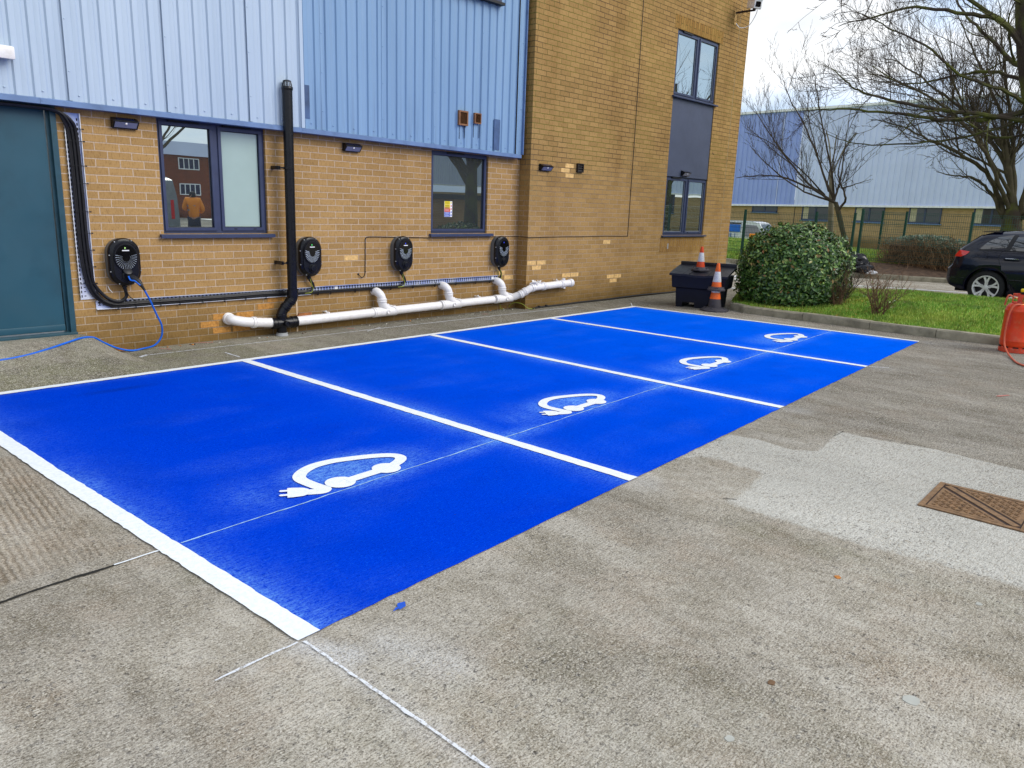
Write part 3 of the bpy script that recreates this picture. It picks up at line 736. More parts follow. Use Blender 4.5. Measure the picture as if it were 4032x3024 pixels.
# cladding: trapezoidal profile
def clad(x0, x1, z0, z1, y0, seg, mat, name, pitch=.148, ph=0., screws=(), laps=()):
    m = MB(); xs = []; x = x0 + ph - pitch
    while x < x1 + pitch:
        for dx, d in ((0, 0), (.092, 0), (.106, .017), (.134, .017)):
            q = x + dx
            if x0 <= q <= x1: xs.append((q, y0 + d))
            # small stiffening fold inside each pan
            if dx == 0:
                for ddx, dd in ((.044, 0), (.047, .0012), (.051, 0)):
                    if x0 <= q + ddx <= x1: xs.append((q + ddx, y0 + dd))
        x += pitch
    xs = sorted(set(xs)); xs = [(x0, xs[0][1])] + xs + [(x1, xs[-1][1])]
    v = []
    for q, yy in xs: v += [(q, yy, z0(q)), (q, yy, z1)]
    m.add(v, [(2 * i, 2 * i + 2, 2 * i + 3, 2 * i + 1) for i in range(len(xs) - 1)])
    for lx in laps:
        m.box(lx - .004, lx + .026, y0 - .004, y0, z0(lx) + .005, z1)
    for sx, sz in screws:
        m.lathe((sx, y0 - .0005, sz), [(.0095, 0), (.009, -.004), (.004, -.008)], 8, (0, 1, 0))
    o = m.build(name, mat, BL); return o
TZ = lambda x: 2.352 - .0045 * (x + .4) if x < -.4 else 2.352 - .011 * (x + .4)   # lower edge of the sheets
scr = [(-3.42 + .296 * k, TZ(-3.4 + .3 * k) + .055 + .004 * (k % 2)) for k in range(10)] + [(-.62, 2.4)]
scr += [(lx + .012, z) for lx in (-2.909, -2.017, -1.135) for z in (2.62, 3.06, 3.5, 3.95)]
clad(-9, -.50, TZ, 6.4, -.105, 1, 'clad_light', 'cladding_panel', ph=.045, screws=scr, laps=(-4.69, -3.80, -2.909, -2.017, -1.135))
scr = [(-.38 + .296 * k, TZ(-.38 + .3 * k) + .06 + .004 * (k % 2)) for k in range(12)]
scr += [(lx + .012, z) for lx in (-.237, .635, 1.486, 2.36) for z in (2.56, 2.98, 3.4, 3.85, 4.3)]
scr += [(3.19, z) for z in (2.5, 2.95, 3.4, 3.85)]
clad(-.485, 3.245, TZ, 6.4, -.105, 1, 'clad_blue', 'cladding_panel', ph=.03, screws=scr, laps=(-.237, .635, 1.486, 2.36))
m = MB(); m.box(-.512, -.470, -.118, -.10, TZ(-.5), 6.4); m.build('corner_flashing', 'clad_light', BL)
m = MB(); m.box(3.09, 3.10, -.112, -.08, 2.31, 6.4); m.build('panel_gap', 'gasket', BL)
m = MB(); m.box(3.245, 3.262, -.120, -.02, 2.315, 6.4); m.build('end_flashing', 'flash', BL)
m = MB(); m.box(3.262, 3.32, -.01, .0, 2.25, 6.4); m.build('end_filler', 'gasket', BL)
# drip flashing under the sheets, in lengths
for a_, b_ in ((-9, -5.9), (-5.898, -3.16), (-3.158, -.52), (-.518, 1.75), (1.752, 3.21)):
    m = MB(); za, zb = TZ(a_), TZ(b_)
    pr = [(-.128, -.052), (-.128, -.006), (-.098, .004), (.0, .012), (.0, -.052)]
    v = [(a_, y, za + d) for y, d in pr] + [(b_, y, zb + d) for y, d in pr]
    m.add(v, [(0, 1, 2, 3, 4), (9, 8, 7, 6, 5)] + [(i, 5 + i, 5 + (i + 1) % 5, (i + 1) % 5) for i in range(5)])
    m.box(a_ + .012, a_ + .02, -.131, -.128, za - .03, za - .018)
    m.build('drip_flashing', 'flash', BL)
m = MB(); m.box(-9, 3.3, -.098, -.094, 2.30, 6.4); m.build('sheathing', 'slot', BL) if False else None
m = MB(); m.box(-9, 3.24, -.08, -.002, 2.302, 2.36); m.build('eaves_closer', 'slot', BL) if False else None
# dark replacement strips and vents on the blue sheets
for x, z0_, z1_ in ((-.446, 2.46, 2.82), (2.70, 2.34, 2.76)):
    m = MB(); m.box(x - .05 * (x > 0) - .020, x + .048, -.109, -.10, z0_, z1_); m.box(x - .05 * (x > 0) - .021, x + .049, -.1105, -.108, z0_ + (z1_ - z0_) * .6, z0_ + (z1_ - z0_) * .6 + .005); m.build('repair_strip', 'clad_patch', BL)

# dark rain streaks hanging below the two vents, as thin stained film
for x, w_, zt_ in ((1.95, .016, 2.61), (2.05, .022, 2.61), (2.22, .014, 2.655), (2.33, .020, 2.655)):
    m = MB(); m.box(x - w_ / 2, x + w_ / 2, -.1062, -.1056, 2.40 + R.uniform(0, .08), zt_); m.build('rain_stain', 'clad_stain', BL)
def louvre(x0, x1, z0, z1, y, mat, label, n=13, inset=.02):
    t = thing('louvre_vent', ((x0 + x1) / 2, y, z0), label, 'vent')
    f = MB(); b = inset; y0 = y - .035
    f.box(x0, x1, y0, y, z0, z0 + b); f.box(x0, x1, y0, y, z1 - b, z1); f.box(x0, x0 + b, y0, y, z0 + b, z1 - b); f.box(x1 - b, x1, y0, y, z0 + b, z1 - b)
    f.build('frame', mat, t)
    f = MB(); f.box(x0 + b, x1 - b, y - .008, y - .001, z0 + b, z1 - b); f.build('backing', 'slot', t)
    f = MB()
    for k in range(n):
        zz = z0 + b + (z1 - z0 - 2 * b) * (k + .5) / n
        h = (z1 - z0) / n * .30
        f.add([(x0 + b, y0 + .004, zz - h), (x1 - b, y0 + .004, zz - h), (x1 - b, y - .010, zz + h), (x0 + b, y - .010, zz + h)], [(0, 1, 2, 3)])
    f.build('louvre_slats', mat, t)
    return t
louvre(1.915, 2.085, 2.612, 2.803, -.105, 'vent_brown', 'larger brown louvred vent on the blue cladding, left of the pair')
louvre(2.212, 2.338, 2.660, 2.800, -.105, 'vent_brown', 'smaller brown louvred vent on the blue cladding, right of the pair', 11, .014)
louvre(4.43, 4.585, 2.125, 2.262, TY, 'vent_dark', 'black louvred vent beside pale new bricks on the brick tower', 3, .014)

# windows -------------------------------------------------------------
def frame_rect(m, x0, x1, z0, z1, y0, y1, w, wb=None):
    wb = wb or w
    m.box(x0, x1, y0, y1, z0, z0 + wb); m.box(x0, x1, y0, y1, z1 - w, z1)
    m.box(x0, x0 + w, y0, y1, z0 + wb, z1 - w); m.box(x1 - w, x1, y0, y1, z0 + wb, z1 - w)
def pane(x0, x1, z0, z1, y, mat, par):
    p = MB(); p.add([(x0, y, z0), (x1, y, z0), (x1, y, z1), (x0, y, z1)], [(0, 1, 2, 3)]); return p.build('pane', mat, par)
def gasket(m, x0, x1, z0, z1, y): frame_rect(m, x0, x1, z0, z1, y - .003, y + .002, .007)
# window 1: mirrored light + frosted casement
def win1():
    x0, x1, z0, z1 = W1; y = .035
    f = MB(); frame_rect(f, x0, x1, z0, z1, y, y + .07, .042); xm = -1.497
    f.box(xm - .02, xm + .055, y + .002, y + .07, z0 + .042, z1 - .042)
    frame_rect(f, x0 + .030, xm - .012, z0 + .030, z1 - .030, y - .014, y + .03, .030, .032)
    frame_rect(f, xm + .045, x1 - .030, z0 + .030, z1 - .030, y - .014, y + .03, .034, .036)
    w = f.build('window', 'frame', BL, 'two-light slate blue window, left pane mirrored and right pane frosted')
    g = MB(); gasket(g, x0 + .060, xm - .042, z0 + .062, z1 - .060, y + .016); gasket(g, xm + .079, x1 - .064, z0 + .066, z1 - .064, y + .016); g.build('gasket', 'gasket', w)
    pane(x0 + .062, xm - .044, z0 + .064, z1 - .062, y + .018, 'glass', w)
    pane(xm + .081, x1 - .066, z0 + .068, z1 - .066, y + .018, 'frost', w)
    s = MB(); s.box(x0 - .045, x1 + .06, -.045, .05, z0 - .032, z0 - .004, .004); s.box(x0 - .045, x1 + .06, -.05, -.042, z0 - .042, z0 - .012); s.build('sill', 'frame', w)
    for a in (x0 + .12, xm + .10): v = MB(); v.box(a, a + .32, y - .03, y - .012, z1 - .026, z1 - .008); v.build('trickle_vent', 'gasket', w)
    for a in (x1 - .40, x1 - .17): v = MB(); v.box(a, a + .035, y - .017, y - .013, z0 + .044, z0 + .054); v.build('drain_cap', 'gasket', w)
win1()
def win2():
    x0, x1, z0, z1 = W2; y = .035
    f = MB(); frame_rect(f, x0, x1, z0, z1, y, y + .07, .034)
    frame_rect(f, x0 + .024, x1 - .024, z0 + .024, z1 - .024, y - .012, y + .03, .030, .036)
    w = f.build('window', 'frame', BL, 'single-light slate blue window with a safety notice inside')
    g = MB(); gasket(g, x0 + .052, x1 - .052, z0 + .058, z1 - .052, y + .016); g.build('gasket', 'gasket', w)
    pane(x0 + .054, x1 - .054, z0 + .060, z1 - .054, y + .018, 'glass_dark', w)
    s = MB(); s.box(x0 - .035, x1 + .10, -.045, .05, z0 - .032, z0 - .004, .004); s.box(x0 - .035, x1 + .10, -.05, -.042, z0 - .042, z0 - .012); s.build('sill', 'frame', w)
    v = MB(); v.box(x0 + .3, x0 + .62, y - .03, y - .012, z1 - .026, z1 - .008); v.build('trickle_vent', 'gasket', w)
win2()
def twin(W, lab, botpanel):
    x0, x1, z0, z1 = W; y = TY + .03; xm = 7.965
    f = MB(); frame_rect(f, x0, x1, z0, z1, y, y + .07, .04, .045)
    f.box(xm - .05, xm + .05, y + .002, y + .07, z0 + .045, z1 - .04)
    frame_rect(f, x0 + .03, xm - .03, z0 + .035, z1 - .03, y - .012, y + .03, .035)
    frame_rect(f, xm + .03, x1 - .03, z0 + .035, z1 - .03, y - .012, y + .03, .035)
    w = f.build('window', 'frame', BL, lab)
    g = MB(); gasket(g, x0 + .063, xm - .063, z0 + .068, z1 - .063, y + .016); gasket(g, xm + .063, x1 - .063, z0 + .068, z1 - .063, y + .016); g.build('gasket', 'clip', w)
    pane(x0 + .065, xm - .065, z0 + .07, z1 - .065, y + .018, 'glass', w); pane(xm + .065, x1 - .065, z0 + .07, z1 - .065, y + .018, 'glass', w)
    s = MB(); s.box(x0 - .04, x1 + .07, TY - .05, TY + .05, z0 - .030, z0 - .003, .004); s.build('sill', 'frame', w)
    v = MB(); v.box(x0 + .2, x0 + .52, y - .035, y - .012, z1 - .03, z1 - .008); v.build('trickle_vent', 'gasket', w)
    for a in (xm + .15, x1 - .16): v = MB(); v.lathe((a, y - .012, z0 + .05), [(.012, 0), (.012, -.005), (.004, -.006)], 8, (0, 1, 0)); v.build('drain_cap', 'gasket', w)
twin(W3, 'upper two-light window of the brick tower', True); twin(W4, 'lower two-light window of the brick tower', False)
m = MB(); m.box(7.16, 8.70, TY + .015, TY + .05, 2.203, 3.585); m.build('spandrel_panel', 'panel', BL)
# dark window high in the blue cladding
f = MB(); frame_rect(f, 1.30, 2.67, 4.28, 5.3, -.15, -.09, .06); w = f.build('window', 'frame', BL, 'dark window high in the blue cladding, only its sill corner in view')
pane(1.36, 2.61, 4.34, 5.24, -.12, 'glass_dark', w); s = MB(); s.box(1.2, 2.70, -.19, -.09, 4.245, 4.278); s.build('sill', 'gasket', w)

# door -----------------------------------------------------------------
f = MB(); x0, x1, z0, z1 = DR
f.box(x1 - .05, x1 - .002, -.012, .10, z0, z1 - .002); f.box(x1 - .075, x1 - .05, .028, .10, z0 + .03, z1 - .04); f.box(x0, x0 + .06, -.01, .10, z0, z1)
f.box(x0 + .06, x1 - .05, -.01, .10, z1 - .045, z1 - .002); f.box(x0 - .0, x1 + .0, -.045, .10, z0 + .002, z0 + .042, .006)
dr = f.build('door', 'door_frame', BL, 'teal steel door and frame above the concrete ramp')
f = MB(); f.box(x0 + .07, x1 - .085, .035, .075, z0 + .055, z1 - .055); f.box(x0 + .07, x1 - .085, .020, .036, z0 + .055, z0 + .115, .006); f.build('door_leaf', 'door', dr)
# ---------------------------------------------------------------- wall fixtures
def solar(x0, x1, z0, z1, y, label):
    t = thing('solar_wall_light', ((x0 + x1) / 2, y, z0), label, 'wall light', 'solar wall lights along the building')
    h = z1 - z0; d = .085
    prof = [(0, z0 + .01), (-.03, z0), (-d, z0 + h * .62), (-d, z0 + h * .70), (-.02, z1), (0, z1)]
    b = MB(); b.prism([(p[0], p[1]) for p in prof], lambda a, c, q: (q, y + a, c), x0, x1); b.build('housing', 'black', t)
    n = Vector((0, -(z1 - (z0 + h * .7)), -(d - .02))).normalized() * -1
    def slab(pa, pb, i0, i1, j, mat, nm, off=.0025):
        a = Vector((0, y + pa[0], pa[1])); c = Vector((0, y + pb[0], pb[1])); dd = c - a; nn = Vector((0, dd.z, -dd.y)).normalized()
        if nn.y > 0: nn = -nn
        p0 = a + dd * i0 + nn * off; p1 = a + dd * i1 + nn * off; xa, xb = x0 + j, x1 - j
        m = MB(); m.add([(xa, p0.y, p0.z), (xb, p0.y, p0.z), (xb, p1.y, p1.z), (xa, p1.y, p1.z)], [(0, 1, 2, 3)]); m.build(nm, mat, t)
    slab(prof[3], prof[4], .12, .88, .035, 'solar', 'solar_panel')
    slab(prof[1], prof[2], .16, .92, .014, 'lens', 'lens')
    m = MB(); xm = (x0 + x1) / 2; m.lathe((xm, y - .068, z0 + h * .46), [(.012, .0), (.011, -.008), (.005, -.014)], 12, (0, .75, .65)); m.build('motion_sensor', 'white', t)
    return t
solar(-2.535, -2.300, 2.170, 2.272, 0, 'black solar wall light between the cable tray and the two-light window')
solar(.112, .350, 2.143, 2.245, 0, 'black solar wall light between the black downpipe and the single window')
solar(3.515, 3.765, 2.100, 2.202, TY, 'black solar wall light on the brick tower beside the louvred vent')
solar(7.67, 7.92, 2.225, 2.325, TY + .012, 'black solar wall light on the dark panel above the lower tower window')
# bulkhead lamp
t = thing('bulkhead_light', (-3.7, -.14, 2.64), 'weathered white bulkhead lamp on the pale cladding at the left edge', 'wall light')
m = MB(); m.box(-4.1, -3.325, -.165, -.105, 2.665, 2.755, .02); m.build('housing', 'white_plastic', t)
m = MB(); m.box(-4.08, -3.335, -.205, -.166, 2.640, 2.745, .018); m.build('diffuser', 'grey_lens' if 'grey_lens' in MT else 'white_plastic', t)

def stadium(w, h, n=14, rr=None):
    r = rr or w / 2; P = []
    for sx, sz, a0 in ((1, 1, 0), (-1, 1, 90), (-1, -1, 180), (1, -1, 270)):
        for k in range(n + 1):
            a = radians(a0 + 90 * k / n); P.append((sx * (w / 2 - r) + r * cos(a), sz * (h / 2 - r) + r * sin(a)))
    return P
def loft_stad(m, cx, cz, secs, smooth=True):
    """secs: (w,h,r,y)"""
    n = 14; rings = []
    for w, h, r, y in secs: rings.append([(cx + a, y, cz + b) for a, b in stadium(w, h, n, r)])
    k = len(rings[0]); vs = [p for r_ in rings for p in r_]
    m.add(vs, [(i * k + j, i * k + (j + 1) % k, (i + 1) * k + (j + 1) % k, (i + 1) * k + j) for i in range(len(rings) - 1) for j in range(k)], smooth)
    o = len(m.v) - len(vs); m.f.append(tuple(o + (len(rings) - 1) * k + q for q in range(k))); m.sm.append(False); m.mi.append(m.cur)
CH = [(-2.545, .900), (-.432, .899), (.988, .897), (2.880, .888)]
CL = ['black wall charger with a blue cable plugged in, beside the teal door', 'black wall charger with a green light, right of the black downpipe',
      'black wall charger with a blue light, below and left of the single window', 'black wall charger with a blue light, below the window by the tower corner']
def charger(i):
    cx, cz = CH[i]; y = 0
    t = thing('car_charger', (cx, 0, cz - .24), CL[i], 'car charger', 'wall mounted car chargers')
    W, H = .305, .470
    m = MB(); loft_stad(m, cx, cz, [(W - .012, H - .012, .14, 0), (W - .006, H - .006, .143, -.075)]); m.build('back_case', 'grey_case', t)
    m = MB(); loft_stad(m, cx, cz, [(W, H, .148, -.074), (W, H, .148, -.092), (W - .022, H - .022, .138, -.112), (W - .06, H - .06, .12, -.120), (W - .075, H - .075, .113, -.132)]); m.build('front_cover', 'black', t)
    # raised bezel and glossy dial
    dz = cz + .052; R1, R2 = .100, .119
    m = MB(); n = 48
    def ring(a, b, y): return [(cx + a * cos(2 * pi * k / n), y, dz + b * sin(2 * pi * k / n)) for k in range(n)]
    rs = [ring(R1 + .018, R2 + .018, -.130), ring(R1 + .012, R2 + .012, -.142), ring(R1 + .001, R2 + .001, -.1425)]
    m.add([p for q in rs for p in q], [(a * n + k, a * n + (k + 1) % n, (a + 1) * n + (k + 1) % n, (a + 1) * n + k) for a in range(2) for k in range(n)], True); m.build('bezel', 'black', t)
    m = MB(); m.add(ring(R1, R2, -.1405), [tuple(range(n))]); dial = m.build('dial', 'black_gloss', t)
    m = MB()
    for k in range(19):
        a = radians(12 - 204 * k / 18)
        for q in range(7):
            f = .40 + .57 * q / 6; r = .0014 + .0016 * (q / 6)
            px, pz = cx + R1 * f * cos(a), dz - .002 + R2 * f * sin(a)
            if i == 0 or q < 6:
                m.add([(px + r * cos(b * pi / 3), -.1418, pz + r * sin(b * pi / 3)) for b in range(6)], [tuple(range(6))])
    if i > 0:
        for k in range(19):
            a = radians(12 - 204 * k / 18); d = Vector((R1 * cos(a), 0, R2 * sin(a))); nn = Vector((-d.z, 0, d.x)).normalized() * .0015
            p0 = Vector((cx, -.1416, dz)) + d * .42; p1 = Vector((cx, -.1416, dz)) + d * .97
            m.add([p0 + nn * .5, p0 - nn * .5, p1 - nn, p1 + nn], [(0, 1, 2, 3)])
    m.build('dot_pattern', 'led_dot', dial)
    # small letter-like badge and label strip
    col = ['led_lime', 'led_green', 'led_blue', 'led_blue'][i]
    m = MB(); bx, bz = cx - .006, dz + .090
    arc = [(bx + .014 * sin(radians(q)) * .8, -.1417, bz + .010 * cos(radians(q)) - .0) for q in range(0, 181, 30)]
    arc = [((q_[0] - bx) * .75 + bx, q_[1], (q_[2] - bz) * .75 + bz) for q_ in arc]; m.add([(bx - .0045, -.1417, bz + .0075)] + arc + [(bx - .0045, -.1417, bz - .012)], [tuple(range(len(arc) + 2))[::-1]]); m.build('badge', col, dial)
    if i < 3:
        m = MB(); m.box(cx - .034, cx + .032, -.1425, -.1415, dz + .060, dz + .070); m.build('label_strip', 'white', dial)
    # socket with hinged cap
    m = MB(); m.lathe((cx + .008, -.128, cz - .135), [(.056, 0), (.056, -.012), (.050, -.018), (.044, -.018), (.040, -.010)], 28, (0, 1, 0)); sk = m.build('socket', 'black', t)
    if i:
        m = MB(); m.lathe((cx + .008, -.146, cz - .135), [(.039, 0), (.039, -.008), (.033, -.013)], 24, (0, 1, 0)); m.build('socket_cap', 'black', sk)
    for k, (a, b) in enumerate(((-.085, .196), (.07, .205), (-.140, .072), (.140, .082), (-.138, -.088), (.140, -.085), (-.07, -.205), (.072, -.203))):
        m = MB(); ang = atan2(b, a); m.obox((cx + a, -.108, cz + b), (.022, .010, .009), Matrix.Rotation(-ang if abs(a) < .1 else 0, 3, 'Y'), .003); m.build('fixing_clip', 'clip', t)
    m = MB(); m.lathe((cx - .006, -.055, cz - .225), [(.026, 0), (.026, -.022), (.019, -.024), (.019, -.045)], 14); m.build('cable_gland', 'black', t)
    return t
for i in range(4): charger(i)
# plug in the first charger and the long blue lead
t = thing('charging_lead', (-2.53, -.14, .70), 'blue charging cable with black plug, hanging from the charger and running along the ground', 'cable')
cx, cz = CH[0]
m = MB(); m.tube([(cx + .01, -.135, cz - .135), (cx + .03, -.19, cz - .15), (cx + .065, -.235, cz - .185), (cx + .085, -.25, cz - .225)], [.030, .030, .027, .018], 14)
m.tube([(cx + .08, -.248, cz - .215), (cx + .105, -.262, cz - .270)], [.017, .010], 12); m.lathe((cx + .0, -.150, cz - .085), [(.042, 0), (.042, -.008), (.036, -.012)], 20, (0, .75, -.65)); m.build('plug', 'black_matt', t)
m = MB(); m.tube(smoothpath([(cx - .012, -.19, cz - .130), (cx - .005, -.215, cz - .165), (cx + .03, -.235, cz - .175), (cx + .065, -.262, cz - .215)], 5), .0075, 8); m.build('plug_grip', 'bluecable', t)
def rz(x, y): return ramp_z(x, y) if x < -2.62 else 0
pts = [(cx + .10, -.262, cz - .262), (-2.385, -.24, .52), (-2.32, -.20, .38), (-2.262, -.17, .25), (-2.262, -.14, .13), (-2.33, -.12, .045), (-2.44, -.08, .014), (-2.56, -.10, .014), (-2.70, -.13, .06),
       (-2.83, -.16, .135), (-2.93, -.20, .20), (-3.05, -.25, .215), (-3.2, -.33, .20), (-3.4, -.42, .172), (-3.62, -.50, .148), (-3.9, -.55, .14), (-4.4, -.55, .14)]
m = MB(); m.tube(smoothpath(pts, 8), .0095, 10); m.build('cable', 'bluecable', t)

# cable trays
def tray_v():
    t = thing('cable_tray', (-2.885, 0, .54), 'upright perforated steel cable tray between the teal door and the first charger', 'cable tray')
    a, b, z0, z1 = -2.952, -2.812, .545, 2.27
    m = MB(); m.box(a, b, -.008, -.005, z0, z1)
    m.build('tray_base', 'galv', t)
    m = MB(); m.box(a, a + .006, -.030, -.0055, z0, z1); m.box(b - .006, b, -.030, -.0055, z0, z1); m.build('tray_lip', 'galv_line', t)
    m = MB(); z = z0 + .02
    while z < z1 - .03:
        m.box(a + .012, a + .024, -.0088, -.0081, z, z + .024); m.box(a + .04, a + .058, -.0088, -.0081, z + .01, z + .018); m.box(b - .03, b - .018, -.0088, -.0081, z, z + .024)
        m.box(a - .0006, a - .0001, -.024, -.010, z, z + .022); z += .042
    m.build('tray_slots', 'slot', t); return t
tray_v()
def hz(x): return .470 - (x + 2.8) * .0  # centre height of the run
def tray_h():
    t = thing('cable_tray', (-.7, 0, .44), 'long horizontal perforated steel cable tray running below the four chargers', 'cable tray')
    runs = [(-2.815, -.40), (-.395, 2.895)]
    for a, b in runs:
        z0, z1 = (.440, .528) if a < -1 else (.452, .532)
        m = MB(); m.box(a, b, -.008, -.005, z0, z1); m.build('tray_base', 'galv', t)
        m = MB(); m.box(a, b, -.034, -.0055, z1 - .004, z1); m.box(a, b, -.034, -.0055, z0, z0 + .005); m.build('tray_lip', 'galv_line' if a < -1 else 'galv', t)
        m = MB(); x = a + .02
        while x < b - .03:
            m.box(x, x + .024, -.0088, -.0081, z1 - .030, z1 - .016); m.box(x + .008, x + .016, -.0092, -.0087, z1 - .045, z1 - .010)
            m.box(x, x + .024, -.0088, -.0081, z1 - .052, z1 - .044); x += .042
        m.build('tray_slots', 'slot', t)
    for x in (-.02, 2.78):
        m = MB(); m.box(x - .022, x + .022, -.0125, -.0095, .475, .520); m.build('sticker', 'white', t)
    return t
tray_h()
# armoured cables
CLAB = ['thick black cable looping from the upright tray up into the first charger', 'thick black cable rising to the second charger', 'thick black cable rising to the third charger', 'thick black cable rising to the last charger, by the tower corner',
        'thin black data cable in the tray, ending at the second charger', 'thin black data cable in the tray, ending at the third charger']
def cable(i, r, off, end):
    ox, oz, oy = off
    P = [(-3.55, -.050 + oy, 2.285 + oz * .3), (-3.2, -.052 + oy, 2.285 + oz * .3), (-3.02, -.05 + oy, 2.27 + oz * .3), (-2.93 + ox, -.045 + oy, 2.19), (-2.895 + ox, -.028 + oy, 2.05), (-2.888 + ox, -.026 + oy, 1.6), (-2.888 + ox, -.026 + oy, 1.1), (-2.875 + ox, -.026 + oy, .82)]
    if i == 0: P += [(-2.825, -.03, .70), (-2.74, -.035, .575), (-2.66, -.04, .52), (-2.585, -.045, .515), (-2.540, -.05, .56), (-2.548, -.055, .64), (-2.551, -.055, .68)]
    else:
        P += [(-2.84 + ox * .6, -.028 + oy, .64 + oz), (-2.77, -.03 + oy, .535 + oz), (-2.68, -.03 + oy, .485 + oz), (-2.58, -.028 + oy, .474 + oz), (-2.3, -.026 + oy, .478 + oz), (-1.6, -.026 + oy, .478 + oz), (-1.0, -.026 + oy, .485 + oz)]
        ex, ez = end
        x = -.6
        while x < ex - .25: P.append((x, -.026 + oy, .476 + oz)); x += .6
        P += [(ex - .10, -.028 + oy, .474 + oz), (ex - .01, -.035, .482 + oz), (ex + .052, -.04, .52), (ex + .045, -.05, .57), (ex + .008, -.055, .62), (ex - .006, -.055, .67)]
    m = MB(); m.tube(smoothpath(P, 6), r, 8)
    single(m, 'power_cable', 'black_matt', (-2.888 + ox, 0, .5), CLAB[i], 'cable', 'black cables in the wall trays')
cable(0, .0165, (.034, .0, -.012), None)
cable(1, .0145, (-.016, .012, 0), CH[1]); cable(2, .0145, (.012, -.004, 0), CH[2]); cable(3, .0145, (-.030, -.018, 0), CH[3])
cable(4, .008, (.044, .022, -.004), (CH[1][0] + .02, 0)); cable(5, .008, (-.002, .004, -.024), (CH[2][0] + .02, 0))
for i in range(4):   # earth wires at the drops
    x, z = CH[i]; m = MB(); m.tube(smoothpath([(x + .004, -.072, z - .262), (x + .018 if i else x + .01, -.075, z - .33), (x + .046, -.066, z - .385), (x + .02, -.062, z - .428), (x - .06, -.055, z - .435)] if i else
        [(-2.545, -.072, .615), (-2.52, -.075, .56), (-2.47, -.07, .52), (-2.40, -.062, .505), (-2.2, -.058, .503)], 6), .0045, 6)
    single(m, 'earth_wire', 'earth_y' if i else 'black_matt', (x, 0, z - .40), 'thin yellow and green earth wire dropping from the ' + ('first', 'second', 'third', 'last')[i] + ' charger' if i else 'thin black wire running from the first charger into the tray', 'wire')
# cable ties
tie = None
TP = [('v', z) for z in (2.13, 2.02, 1.80, 1.64, 1.38, 1.18, 1.02, .86, .70)] + [('h', x) for x in (-2.62, -2.45, -2.2, -2.0, -1.75, -1.5, -1.25, -1.0, -.3, -.12, .25, .5, .82, 1.2, 1.6, 2.0, 2.4, 2.7)]
tv = [o for o in bpy.data.objects if o.name.startswith('cable_tray')]
for k, (d, q) in enumerate(TP):
    m = MB()
    if d == 'v':
        z = q; m.box(-2.935, -2.805, -.050, -.046, z - .003, z + .003); m.box(-2.806, -2.795, -.05, -.03, z - .006, z + .006); m.box(-2.935, -2.931, -.05, -.009, z - .003, z + .003)
        m.build('cable_tie', 'gasket', tv[0])
    else:
        m.box(q - .003, q + .003, -.046, -.042, .436, .500); m.box(q - .006, q + .006, -.044, -.02, .428, .438); m.build('cable_tie', 'gasket', tv[1])

# white waste pipe ------------------------------------------------------
PR = .055
t = thing('waste_pipe', (-.4, -.12, .0), 'white plastic waste pipe with three branches running low along the wall', 'pipe')
def wp(name, pts, r=PR, n=18, mat='white_plastic'):
    m = MB(); m.tube(pts, r, n); return m.build(name, mat, t)
def collar(p, d, par=t, r=PR, mat='white_plastic', L=.05):
    d = Vector(d).normalized(); m = MB(); p = Vector(p)
    m.lathe(p - d * L / 2, [(r + .001, 0), (r + .010, .004), (r + .011, L * .3), (r + .006, L * .35), (r + .006, L * .65), (r + .011, L * .7), (r + .010, L - .004), (r + .001, L)], 20, d); return m.build('collar', mat, par)
YP = -.115
wp('elbow', smoothpath([(-1.455, .02, .235), (-1.455, -.05, .235), (-1.42, -.09, .222), (-1.32, YP, .200), (-1.22, YP, .185)], 6)); collar((-1.455, -.02, .235), (0, -1, 0)); collar((-1.21, YP, .184), (1, 0, -.12))
wp('pipe', [(-1.24, YP, .187), (-.93, YP, .155)])
A0 = Vector((-.72, YP, .150)); A1 = Vector((2.78, YP, .186))
def al(x): return A0.lerp(A1, (x - A0.x) / (A1.x - A0.x))
wp('pipe', [A0, al(.50)]); wp('pipe', [al(.82), al(1.62)]); wp('pipe', [al(1.98), al(2.70)])
def branch_t(x, lab):
    p = al(x); d = (A1 - A0).normalized()
    m = MB(); m.tube([p - d * .14, p + d * .20], PR + .008, 18)
    m.tube(smoothpath([p + Vector((.12, 0, 0)), p + Vector((.03, 0, .055)), p + Vector((-.005, 0, .11)), p + Vector((-.01, 0, .15))], 5), PR + .002, 16)
    b = m.build('branch', 'white_plastic', t, lab)
    m = MB(); q = p + Vector((.045, -.05, .0)); m.lathe(q, [(.026, .0), (.026, -.022), (.022, -.026), (.020, -.018)], 16, (0, 1, 0)); m.build('inspection_cap', 'white_plastic', b)
    collar(p - d * .14, d, b); collar(p + d * .19, d, b); collar(p + Vector((-.01, 0, .15)), (0, 0, 1), b)
    m = MB(); m.tube(smoothpath([p + Vector((-.01, 0, .14)), p + Vector((-.012, 0, .175)), p + Vector((-.025, .008, .215)), p + Vector((-.045, .04, .25)), p + Vector((-.055, .085, .262)), p + Vector((-.055, .14, .262))], 5), PR, 16); m.build('elbow', 'white_plastic', b)
    m = MB(); m.tube(smoothpath([p + Vector((.08, .02, .075)), p + Vector((.12, -.02, .072)), p + Vector((.17, -.05, .045)), p + Vector((.185, -.06, .0))], 4), .009, 8); m.obox(p + Vector((.085, .0, .085)), (.035, .03, .022), None, .005); m.build('clip_arm', 'white_plastic', b)
branch_t(.62, 'first branch of the white pipe'); branch_t(1.80, 'middle branch of the white pipe'); branch_t(2.90, 'branch nearest the tower corner')
P0 = al(3.06)
off = smoothpath([P0, P0 + Vector((.06, -.03, .01)), (3.22, -.24, .26), (3.34, -.30, .335), (3.48, -.315, .352)], 6)
